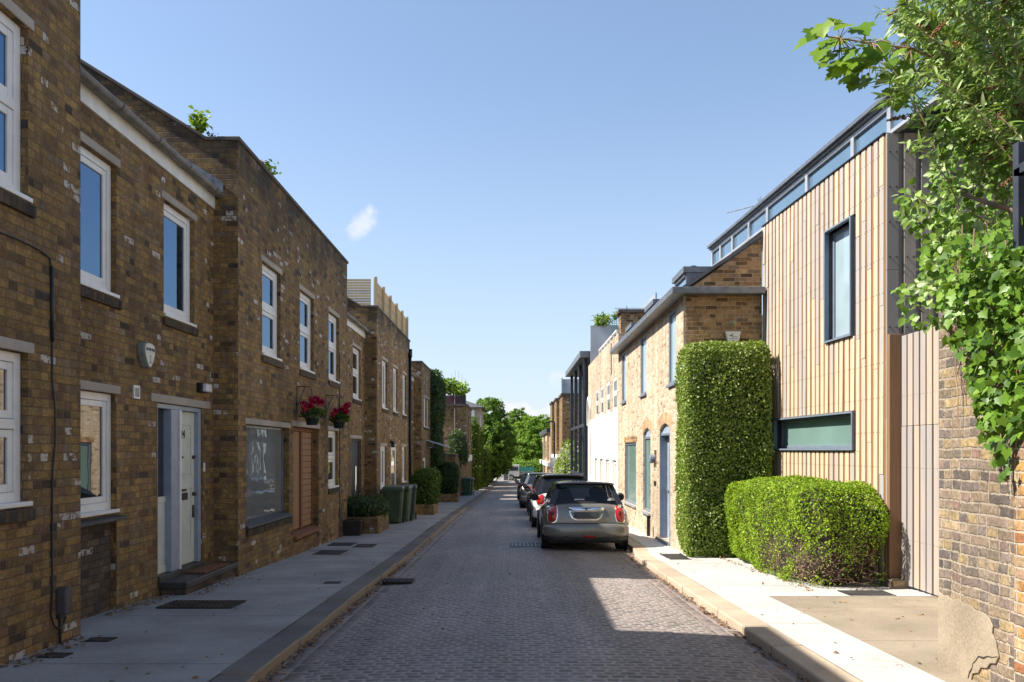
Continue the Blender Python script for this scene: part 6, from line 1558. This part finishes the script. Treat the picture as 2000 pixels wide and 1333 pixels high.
def car(name, label, x0, yr, L, Wd, Ht, body_mat, roof_mat, belt=.96, gh=(.13, 2.55, .42, 1.75), taper=(.745, .56), detail=1, lights='upright', pane='carglass', rear_h=.965, rot=0.0, group='cars parked along the right kerb', extras=None, bump_col=None):
    yc = yr + L / 2; zg = zr(yc) - .0
    t_ = thing(name, label, 'car', (x0, yc, zg), group)
    w = Wd / 2; f = L / 3.82
    low = [(0.0, w * .70, .36, rear_h - .30), (.015, w * .84, .31, rear_h - .16), (.05, w * .93, .27, rear_h - .06), (.12, w * .965, .25, rear_h), (.35, w * .99, .22, belt + .03), (.8, w, .20, belt + .025), (2.1 * f, w, .20, belt + .0),
           (2.7 * f, w * .995, .20, belt - .03), (3.25 * f, w * .95, .21, belt - .09), (3.6 * f, w * .87, .23, belt - .18), (3.76 * f, w * .74, .28, belt - .29), (3.82 * f, w * .6, .34, belt - .36)]
    b = MB(); loft(b, low, yr, x0, zg, e=3.6); body = b.build('body', M[body_mat], t_, smooth=True)
    bv = [Vector(p) for p in b.v]; bf = [f_ for f_ in b.f]
    b2 = MB(); loft(b2, [(-.075, w * .62, .34, .50), (-.06, w * .84, .31, .55), (-.02, w * .955, .285, .575), (.08, w * .995, .275, .585), (.26, w * 1.004, .27, .575), (.36, w * .98, .28, .56)], yr, x0, zg, e=4.5)
    b2.build('bumper', M[bump_col or body_mat], t_, smooth=True)
    bv2 = bv + [Vector(p) for p in b2.v]; bf2 = bf + [tuple(i + len(bv) for i in f_) for f_ in b2.f]
    b3 = MB(); loft(b3, [(-.045, w * .72, .22, .36), (0, w * .94, .20, .365), (.3, w * .97, .19, .36)], yr, x0, zg, e=4); b3.build('valance', M['blackplastic'], t_, smooth=True)
    bv3 = bv2 + [Vector(p) for p in b3.v]; bf3 = bf2 + [tuple(i + len(bv2) for i in f_) for f_ in b3.f]
    tree_ = BVHTree.FromPolygons(bv3, bf3)
    def patch(b, poly, off, dome=.0, cx=None):
        """a shape pressed onto the tail of the car; poly in (x, z) about the car axis"""
        cxm = sum(p[0] for p in poly) / len(poly); czm = sum(p[1] for p in poly) / len(poly)
        vs = []; n = len(poly)
        def hit(px, pz):
            h_ = tree_.ray_cast(Vector((x0 + px, yr - 3, zg + pz)), Vector((0, 1, 0)))
            return h_[0].y if h_[0] is not None else yr + .1
        for s_ in (1.0, .97, .7, .4):
            for (px, pz) in poly:
                qx, qz = cxm + (px - cxm) * s_, czm + (pz - czm) * s_
                o = (-.012 if s_ == 1.0 else off + dome * (1 - s_ * s_)); vs.append((x0 + qx, hit(qx, qz) - o, zg + qz))
        vs.append((x0 + cxm, hit(cxm, czm) - off - dome, zg + czm)); fs = []
        for r_ in range(3):
            for j in range(n): fs.append((r_ * n + j, r_ * n + (j + 1) % n, (r_ + 1) * n + (j + 1) % n, (r_ + 1) * n + j))
        for j in range(n): fs.append((3 * n + j, 3 * n + (j + 1) % n, 4 * n))
        b.add(vs, fs)
    def rr(cx, cz, hw, hh, e=4, n=20, skew=0.0):
        return [(cx + hw * math.copysign(abs(math.cos(a)) ** (2 / e), math.cos(a)) + skew * math.sin(a) * hh, cz + hh * math.copysign(abs(math.sin(a)) ** (2 / e), math.sin(a))) for a in [2 * math.pi * i / n for i in range(n)]]
    # greenhouse: four glazed faces with painted pillars
    yb0, yb1, yt0, yt1 = (yr + gh[0], yr + gh[1] * 1.0, yr + gh[2], yr + gh[3]); hb, ht = taper
    zb, zt = zg + belt - .02, zg + Ht - .045
    def V(s_, y, z, h_): return Vector((x0 + s_ * h_, y, z))
    RBL, RBR, RTL, RTR = V(-1, yb0, zb, hb), V(1, yb0, zb, hb), V(-1, yt0, zt, ht), V(1, yt0, zt, ht)
    FBL, FBR, FTL, FTR = V(-1, yb1, zb, hb), V(1, yb1, zb, hb), V(-1, yt1, zt, ht), V(1, yt1, zt, ht)
    pil = MB(); glz = []
    def face(a, bb, c, d_, ml, mr, mb_, mt_):
        """a,bb bottom left/right; c,d_ top right/left"""
        P2 = lambda u, v: (a.lerp(bb, u)).lerp(d_.lerp(c, u), v)
        q = [P2(ml, mb_), P2(1 - mr, mb_), P2(1 - mr, 1 - mt_), P2(ml, 1 - mt_)]; o = [a, bb, c, d_]
        for i in range(4): pil.quad(o[i], o[(i + 1) % 4], q[(i + 1) % 4], q[i])
        glz.append(q)
    face(RBL, RBR, RTR, RTL, .085, .085, .03, .10)
    face(FBR, FBL, FTL, FTR, .05, .05, .03, .06)
    for (B0, B1, T0, T1) in ((RBL, FBL, RTL, FTL), (FBR, RBR, FTR, RTR)):
        mid = .52 if B0 is RBL else .48
        Bm = B0.lerp(B1, mid); Tm = T0.lerp(T1, mid)
        if B0 is RBL: face(B0, Bm, Tm, T0, .13, .03, .04, .10); face(Bm, B1, T1, Tm, .03, .07, .04, .10)
        else: face(B0, Bm, Tm, T0, .07, .03, .04, .10); face(Bm, B1, T1, Tm, .03, .13, .04, .10)
    pil.build('pillars', M[roof_mat if roof_mat != body_mat else body_mat], t_)
    names = ['rear_window', 'windscreen'] + ['side_window'] * 4
    gm = M[pane]
    for q, nm in zip(glz, names):
        g_ = MB(); nrm = (q[1] - q[0]).cross(q[3] - q[0]).normalized(); cen = sum(q, Vector()) / 4
        if (cen - Vector((x0, (yb0 + yb1) / 2, zg + .8))).dot(nrm) < 0: nrm = -nrm
        N = 5; vs = []
        for i in range(N + 1):
            for j in range(N + 1):
                u, v = i / N, j / N; p = q[0].lerp(q[1], u).lerp(q[3].lerp(q[2], u), v)
                vs.append(p + nrm * (.004 + .028 * (1 - (2 * u - 1) ** 2) * (1 - (2 * v - 1) ** 2)))
        g_.add(vs, [(i * (N + 1) + j, (i + 1) * (N + 1) + j, (i + 1) * (N + 1) + j + 1, i * (N + 1) + j + 1) for i in range(N) for j in range(N)])
        g_.build(nm, gm, t_, smooth=True)
    rf = MB(); N = 10; vs = []
    for lay in (0, 1):
        for i in range(N + 1):
            for j in range(N + 1):
                u, v = 2 * i / N - 1, j / N
                y = yt0 - .10 + (yt1 - yt0 + .13) * v - .03 * u * u * (1 if v < .2 else 0)
                z = zt - .012 + .048 * (1 - abs(u) ** 3) * (1 - (2 * v - 1) ** 4 * .55) - (.028 if lay else 0)
                vs.append((x0 + u * (ht + .022), y, z))
    m_ = (N + 1) ** 2; fs = []
    for lay in (0, 1): fs += [tuple(lay * m_ + k for k in (i * (N + 1) + j, (i + 1) * (N + 1) + j, (i + 1) * (N + 1) + j + 1, i * (N + 1) + j + 1)) for i in range(N) for j in range(N)]
    ed = [i * (N + 1) for i in range(N + 1)] + [N * (N + 1) + j for j in range(1, N + 1)] + [i * (N + 1) + N for i in range(N - 1, -1, -1)] + [j for j in range(N - 1, 0, -1)]
    fs += [(ed[i], ed[(i + 1) % len(ed)], m_ + ed[(i + 1) % len(ed)], m_ + ed[i]) for i in range(len(ed))]
    rf.add(vs, fs); rf.build('roof', M[roof_mat], t_, smooth=True)
    # wheels
    rw = .31 * (1.06 if L > 4.2 else 1)
    for sx in (-1, 1):
        for wy in (yr + .62 * f, yr + 3.1 * f):
            zc = zr(wy) + rw - (zr(wy) - (zg - (wy - yc) * 0.0)) * 1.0
            c = (x0 + sx * (w + .012), wy, zg + rw)
            wh = part('wheel', M['rubber'], t_, lambda b: b.lathe([(rw - .12, 0), (rw - .02, 0), (rw, -sx * .03), (rw, -sx * .19), (rw - .02, -sx * .215), (rw - .12, -sx * .215)], c, 28, 'x'), smooth=False, bevel=.008)
            def rim(b):
                b.lathe([(rw - .105, -sx * .012), (rw - .09, sx * .004), (rw - .125, sx * .002), (rw - .14, -sx * .05), (.07, -sx * .06), (.05, -sx * .01), (.01, -sx * .006)], c, 24, 'x')
                for k in range(5):
                    a = k * 1.2566; ca, sa = math.cos(a), math.sin(a); r0, r1, hw = .04, rw - .115, .028
                    b.prism([(c[0] - sx * .012, c[1] + r0 * ca - hw * sa, c[2] + r0 * sa + hw * ca), (c[0] - sx * .012, c[1] + r0 * ca + hw * sa, c[2] + r0 * sa - hw * ca), (c[0] - sx * .006, c[1] + r1 * ca + hw * .7 * sa, c[2] + r1 * sa - hw * .7 * ca), (c[0] - sx * .006, c[1] + r1 * ca - hw * .7 * sa, c[2] + r1 * sa + hw * .7 * ca)], (-sx * .03, 0, 0))
            part('rim', M['steel'], wh, rim)
            part('wheel_arch', M['blackplastic'], t_, lambda b: b.lathe([(rw + .055, 0), (rw + .055, -sx * .03), (rw + .01, -sx * .03), (rw + .01, 0)], (x0 + sx * (w + .006), wy, zg + rw + .01), 28, 'x'))
    part('underside', M['blackplastic'], t_, lambda b: b.box(x0 - w * .86, x0 + w * .86, yr + .2, yr + L - .3, zg + .17, zg + .4))
    # mirrors
    for sx in (-1, 1):
        my = yr + gh[1] - .42
        mm = part('mirror', M['blackplastic'], t_, lambda b: (b.lathe([(.03, -.06), (.075, -.045), (.092, 0), (.085, .035), (.06, .06)], (x0 + sx * (w + .10), my, zg + belt + .06), 16, 'y'), b.tube([(x0 + sx * (w - .02), my + .02, zg + belt), (x0 + sx * (w + .09), my + .02, zg + belt + .05)], .022, 6)), smooth=True)
        part('mirror_glass', M['carglass'], mm, lambda b: b.lathe([(.07, 0), (.07, -.004)], (x0 + sx * (w + .10), my - .062, zg + belt + .06), 14, 'y'))
    # tail lights
    for sx in (-1, 1):
        if lights == 'upright':
            o = part('tail_light', M['chrome'], t_, lambda b: patch(b, rr(sx * w * .775, .765, .108, .185, 3.4, skew=-sx * .10), .012))
            part('lens', M['redlens'], o, lambda b: patch(b, rr(sx * w * .775, .765, .090, .166, 3.4, skew=-sx * .10), .016, .022), smooth=True)
            part('lamp_core', M['reddark'], o, lambda b: patch(b, rr(sx * w * .775, .775, .032, .045, 2.2), .041, .004), smooth=True)
        elif lights == 'oval':
            o = part('tail_light', M['chrome'], t_, lambda b: patch(b, rr(sx * w * .74, .80, .125, .155, 2.6), .012))
            part('lens', M['redlens'], o, lambda b: patch(b, rr(sx * w * .74, .80, .108, .138, 2.6), .016, .02), smooth=True)
        else:
            part('tail_light', M['redlens'], t_, lambda b: patch(b, rr(sx * w * .72, rear_h - .12, .2, .05, 3, skew=sx * .5), .012, .01), smooth=True)
    part('number_plate', M['plate'], t_, lambda b: patch(b, rr(.0, .735 if lights == 'upright' else .66, .26, .062, 12), .026))
    if extras: extras(t_, patch, rr, part, w, zg, glz)
    t_.rotation_euler = (math.atan2(zr(yc + 1.2) - zr(yc - 1.2), 2.4), 0, rot)
    return t_

def hatch_extras(t_, patch, rr, part, w, zg, glz):
    x0 = t_.location.x
    part('plate_recess', M['chrome'], t_, lambda b: patch(b, [(.355 * a, .735 + .098 * c) for a, c in ((-1, .95), (-.96, .2), (-.84, -.6), (-.6, -1), (.6, -1), (.84, -.6), (.96, .2), (1, .95))], .010))
    part('recess_panel', M['car_grey'], t_, lambda b: patch(b, [(.325 * a, .735 + .085 * c) for a, c in ((-1, .95), (-.96, .2), (-.82, -.6), (-.6, -1), (.6, -1), (.82, -.6), (.96, .2), (1, .95))], .014))
    hd = part('tailgate_handle', M['chrome'], t_, lambda b: patch(b, rr(0, .862, .365, .038, 5, 28), .03, .012), smooth=True)
    part('badge', M['black_metal'], hd, lambda b: (patch(b, rr(0, .864, .027, .027, 2, 14), .047), patch(b, [(-.10, .882), (-.03, .872), (-.03, .85)], .046), patch(b, [(.03, .85), (.03, .872), (.10, .882)], .046)))
    yb = t_.location.y - 1.91
    # model lettering low on the right of the tailgate
    lettering('lettering', 'COOPER', .062, (x0 + .44, yb + .008, zg + .615), (1, 0, 0), (0, 0, 1), M['chrome'], t_, depth=.006, bold=.003)
    part('tailgate_seam', M['crack'], t_, lambda b: [patch(b, [(x_, .575), (x_ + .0, .588), (x_ + .10, .588), (x_ + .10, .575)], .004) for x_ in [-.62 + .1 * i for i in range(12)]])
    part('fog_light', M['redlens'], t_, lambda b: patch(b, rr(.05, .318, .115, .026, 4), .018, .006))
    part('exhaust', M['cast_iron'], t_, lambda b: b.lathe([(.035, 0), (.045, 0), (.045, .12), (.035, .12)], (x0 - .40, yb - .09, zg + .285), 14, 'y'))
    part('sensor', M['car_grey'], t_, lambda b: [patch(b, rr(s_, .43, .014, .014, 2, 10), .004) for s_ in (-.55, -.2, .2, .55)])
    part('wiper', M['blackplastic'], t_, lambda b: (b.tube([(x0 - .02, yb + .15, zg + .965), (x0 + .0, yb + .165, zg + .985)], .03, 8), b.prism([(x0 - .26, yb + .125, zg + .972), (x0 + .22, yb + .125, zg + .972), (x0 + .19, yb + .135, zg + .995), (x0 - .18, yb + .14, zg + 1.005)], (0, .03, .006))))
    part('aerial', M['blackplastic'], t_, lambda b: b.tube([(x0, yb + .62, zg + 1.40), (x0, yb + .45, zg + 1.56)], .006, 5))
    # seats seen through the glass
    st = MB()
    for sx in (-.36, .36):
        loft(st, [(-.05, .10, 1.02, 1.17), (0, .135, 1.0, 1.20), (.06, .13, 1.0, 1.19), (.09, .09, 1.03, 1.16)], yb + .62, x0 + sx, zg, 16, 2.6)
        loft(st, [(-.05, .15, 1.06, 1.22), (0, .16, 1.03, 1.25), (.08, .14, 1.05, 1.23)], yb + 1.55, x0 + sx, zg, 16, 2.6); st.box(x0 + sx - .24, x0 + sx + .24, yb + 1.5, yb + 1.65, zg + .5, zg + 1.04)
    st.box(x0 - .66, x0 + .66, yb + .55, yb + .68, zg + .5, zg + 1.0)
    st.build('seats', M['seat'], t_, smooth=True)
    part('parcel_shelf', M['seat'], t_, lambda b: b.box(x0 - .7, x0 + .7, yb + .16, yb + .6, zg + .90, zg + .945))

def clear_glass():
    m, n, p, o = newmat('tinted see-through glass')
    tr = n.new('ShaderNodeBsdfTransparent'); tr.inputs[0].default_value = (.52, .55, .56, 1)
    gl = n.new('ShaderNodeBsdfGlossy'); gl.inputs['Roughness'].default_value = .01
    fr = n.new('ShaderNodeFresnel'); fr.inputs[0].default_value = 1.6
    mx = n.new('ShaderNodeMixShader'); n.l.new(fr.outputs[0], mx.inputs[0]); n.l.new(tr.outputs[0], mx.inputs[1]); n.l.new(gl.outputs[0], mx.inputs[2])
    n.l.new(mx.outputs[0], o.inputs[0]); return m
M['clearglass'] = clear_glass()
car('hatchback_car', 'warm grey retro hatchback with black roof and chrome ringed red lights, nearest parked car', 1.475, 15.72, 3.82, 1.727, 1.414, 'car_grey', 'car_roof', pane='clearglass', extras=hatch_extras)
car('hatchback_car', 'white small car with a dark roof parked directly ahead of the grey hatchback', 1.40, 21.3, 3.75, 1.70, 1.50, 'car_white', 'car_roof', lights='oval', rear_h=.98, belt=.98)
car('hatchback_car', 'black car third from the front in the parked row', 1.44, 26.6, 4.0, 1.74, 1.46, 'car_black', 'car_black', lights='oval')
car('saloon_car', 'mid grey fastback saloon parked ahead of the black car', 1.27, 32.4, 4.7, 1.86, 1.50, 'car_silver', 'car_silver', belt=1.0, gh=(.25, 3.55, 1.15, 2.6), taper=(.80, .58), lights='slim', rear_h=1.02)
car('saloon_car', 'dark blue car at the far end of the parked row', 1.20, 41.5, 4.4, 1.80, 1.48, 'car_blue', 'car_blue', belt=.98, gh=(.2, 3.2, .9, 2.4), taper=(.77, .57), lights='slim', rear_h=1.0)

# tipper truck across the end of the mews
zt_ = zr(98)
tk = thing('tipper_truck', 'dusty white pickup truck with teal mesh sides standing across the end of the mews', 'truck', (1.4, 98, zt_))
part('cab', M['truck_white'], tk, lambda b: (b.prism([(-.55, 97.1, zt_ + .55), (-.55, 97.1, zt_ + 1.25), (-.25, 97.1, zt_ + 1.95), (.9, 97.1, zt_ + 2.0), (.9, 97.1, zt_ + .55)], (0, 1.8, 0)), b.prism([(-1.0, 97.12, zt_ + .5), (-1.0, 97.12, zt_ + 1.1), (-.551, 97.12, zt_ + 1.25), (-.551, 97.12, zt_ + .5)], (0, 1.76, 0))), bevel=.04)
part('side_window', M['glass'], tk, lambda b: b.prism([(-.40, 97.09, zt_ + 1.25), (-.20, 97.09, zt_ + 1.72), (.75, 97.09, zt_ + 1.75), (.75, 97.09, zt_ + 1.25)], (0, .02, 0)))
part('load_bed', M['grey_box'], tk, lambda b: b.box(.95, 2.7, 97.0, 98.95, zt_ + .7, zt_ + 1.15), bevel=.02)
part('mesh_sides', M['teal'], tk, lambda b: (b.box(.95, 2.7, 97.02, 97.05, zt_ + 1.15, zt_ + 1.7), b.box(.95, 2.7, 98.9, 98.93, zt_ + 1.15, zt_ + 1.7)))
part('chassis', M['black_metal'], tk, lambda b: b.box(-.9, 2.6, 97.3, 98.7, zt_ + .35, zt_ + .7))
for wx in (-.1, 2.0):
    for wy in (97.2, 98.8):
        wh = part('wheel', M['rubber'], tk, lambda b: b.lathe([(.2, -.11), (.40, -.11), (.40, .11), (.2, .11)], (wx, wy, zt_ + .4), 20, 'y'))
        part('rim', M['steel'], wh, lambda b: b.lathe([(.24, -.10), (.24, .10)], (wx, wy - .03, zt_ + .4), 16, 'y'))
gp = thing('hoarding', 'tall grey hoarding board beside the truck cab', 'hoarding', (-.95, 96.5, zt_))
part('panel', M['zinc'], gp, lambda b: b.box(-1.0, -.45, 96.4, 96.45, zt_ + .1, zt_ + 2.1)); part('edge', M['upvc'], gp, lambda b: b.box(-.449, -.36, 96.38, 96.46, zt_, zt_ + 2.1))
car('saloon_car', 'dark car parked deep in the shade beyond the end of the mews', -2.6, 122, 4.3, 1.8, 1.45, 'car_black', 'car_black', lights='slim', gh=(.2, 3.2, .9, 2.4), group='cars beyond the end of the mews')

# ================================================================== TREES
def tree(name, label, base, trunk_top, blobs, n, mat, size, seed, group='trees at the end of the mews'):
    rs = np.random.default_rng(seed)
    t_ = thing(name, label, 'tree', base, group)
    b = MB(); B = Vector(base); T = Vector(trunk_top)
    b.tube([B, B.lerp(T, .5) + Vector((.1, 0, 0)), T], .26, 10, .14)
    pts = []; nn = []
    tot = sum(q[1][0] * q[1][1] * q[1][2] for q in blobs) ** (1)
    for (c, r_) in blobs:
        c = np.array(c); r_ = np.array(r_) * 1.14
        b.tube([T - Vector((0, 0, .4)), (T + Vector(c)) / 2 + Vector(rs.normal(0, .2, 3)), Vector(c)], .09, 6, .03)
        m_ = int(n * (r_[0] * r_[1] * r_[2]) ** .67 / sum((q[1][0] * q[1][1] * q[1][2]) ** .67 for q in blobs))
        # foliage hangs in many small sprays scattered over each limb's volume
        k = max(10, m_ // 26); d_ = unit(rs.normal(0, 1, (k, 3))); rad = rs.uniform(.35, 1.04, (k, 1)) ** .55
        cen = c + d_ * rad * r_; sp = rs.uniform(.32, .70, (k, 1)) * min(r_) * .34
        own = rs.integers(0, k, m_); off = unit(rs.normal(0, 1, (m_, 3))) * rs.random((m_, 1)) ** .4
        off[:, 2] *= .6
        pts.append(cen[own] + off * sp[own]); nn.append(d_[own] * .7 + off * .5 + np.array([0, 0, .55]))
    b.build('trunk', M['bark'], t_, smooth=True)
    leaves('crown', M[mat], np.concatenate(pts), np.concatenate(nn), size, 'quad', t_, spread=.55)
    return t_
def px_blob(px, py, Y, r): p = P(px, py, Y); return (tuple(p), r)
zb_ = zr(84)
tree('broadleaf_tree', 'tall dark leafy tree leaning over the left side of the mews', (-4.2, 84, zb_), (-3.7, 84, zb_ + 4),
     [px_blob(955, 812, 84, (1.6, 1.8, 1.7)), px_blob(948, 850, 84, (2.0, 2.2, 1.7)), px_blob(972, 845, 83, (1.6, 1.8, 1.5)), px_blob(962, 875, 83, (1.9, 2.2, 1.4)), px_blob(985, 872, 84, (1.3, 1.6, 1.2)), px_blob(950, 905, 82, (1.6, 2.4, 1.6)), px_blob(972, 902, 83, (1.4, 1.8, 1.3)), px_blob(940, 830, 88, (1.3, 1.6, 1.4)), px_blob(945, 930, 82, (.8, 2.6, 1.1))], 34000, 'lf_tree', (.14, .30), 3)
tree('broadleaf_tree', 'broad sunlit bright green tree closing the end of the mews', (2.6, 118, zr(118)), (2.4, 118, zr(118) + 3.2),
     [px_blob(1030, 842, 118, (2.2, 2.4, 1.9)), px_blob(1058, 838, 118, (2.2, 2.4, 1.8)), px_blob(1012, 868, 118, (2.0, 2.4, 1.7)), px_blob(1040, 875, 116, (2.6, 2.4, 2.0)), px_blob(1070, 870, 118, (2.0, 2.4, 2.2)), px_blob(1020, 902, 116, (2.2, 2.4, 1.6)), px_blob(1050, 908, 116, (2.4, 2.4, 1.8)), px_blob(1005, 890, 118, (1.4, 2, 1.5)), px_blob(1085, 845, 120, (2.0, 2.2, 2.0))], 36000, 'lf_tree2', (.18, .38), 4)
tree('broadleaf_tree', 'rounded treetop showing behind the two nearer trees', (1.4, 165, zr(160)), (1.4, 165, zr(160) + 5),
     [px_blob(1012, 822, 165, (2.4, 2.6, 2.2)), px_blob(1005, 850, 165, (3.2, 3, 2.6)), px_blob(1030, 838, 168, (3.0, 3, 2.4)), px_blob(990, 870, 165, (3, 3, 3))], 14000, 'lf_tree', (.3, .55), 5)
tree('broadleaf_tree', 'small bright tree standing at the right hand end of the mews', (8.5, 125, zr(125)), (8.3, 125, zr(125) + 3),
     [px_blob(1100, 850, 125, (2.2, 2.2, 2.2)), px_blob(1090, 890, 125, (2.4, 2.2, 2.2)), px_blob(1110, 820, 126, (2, 2, 2))], 9000, 'lf_tree2', (.24, .45), 6)
# a far wood behind everything so the end of the street is closed by foliage
pts = np.stack([RNG.uniform(-60, 60, 16000), RNG.uniform(185, 200, 16000), zr(160) + RNG.random(16000) ** .8 * 8.0], 1)
pts[:, 2] += .6 * vnoise(pts, .5, 3)
fw_ = leaves('far_wood', M['lf_tree'], pts, (0, -.6, .6), (.5, 1.1), 'quad', None, loc=(0, 190, zr(160)), spread=.7)
tag(fw_, 'distant belt of dark trees behind the end of the street', None, None, 'stuff')
# shrub row low under the left tree
bush('roadside_shrub', 'dark shrub under the big tree at the far left kerb', (-3.0, 88, zr(88) + 1.2), (1.0, 6, 1.4), 3200, 'lf_dark', (.2, .34), 'leaf', 2.4, .2, 1, .08, 21, .85)
bush('roadside_shrub', 'green shrub in front of the sunlit tree behind the truck', (2.6, 108, zr(108) + 1.2), (3.0, 1.6, 1.5), 4200, 'lf_tree2', (.2, .34), 'leaf', 2.3, .25, 1, .1, 22, .85)
# white flowering bush by the steel frame
fb = bush('flowering_bush', 'loose bush covered in cream blossom at the foot of the steel framed building', (3.15, 44.5, H(-1.25)), (.70, 2.2, 1.25), 5200, 'lf_bush', (.08, .15), 'leaf', 2.2, .22, 2.5, .10, 23, .8)
pp, nn = rbox_surface(1900, (3.15, 44.5, H(-1.25)), (.72, 2.25, 1.28), 2.2, .06, .2, 2.5, 23)
leaves('blossom', M['blossom'], pp, nn, (.06, .12), 'quad', fb, spread=1)
sprig('flowering_bush', 'tall leafy shoots rising behind the blossom bush', (3.3, 45.5, H(-.2)), 14, .5, 'lf_bush', 'leaf', (.1, .18), hgt=.8)
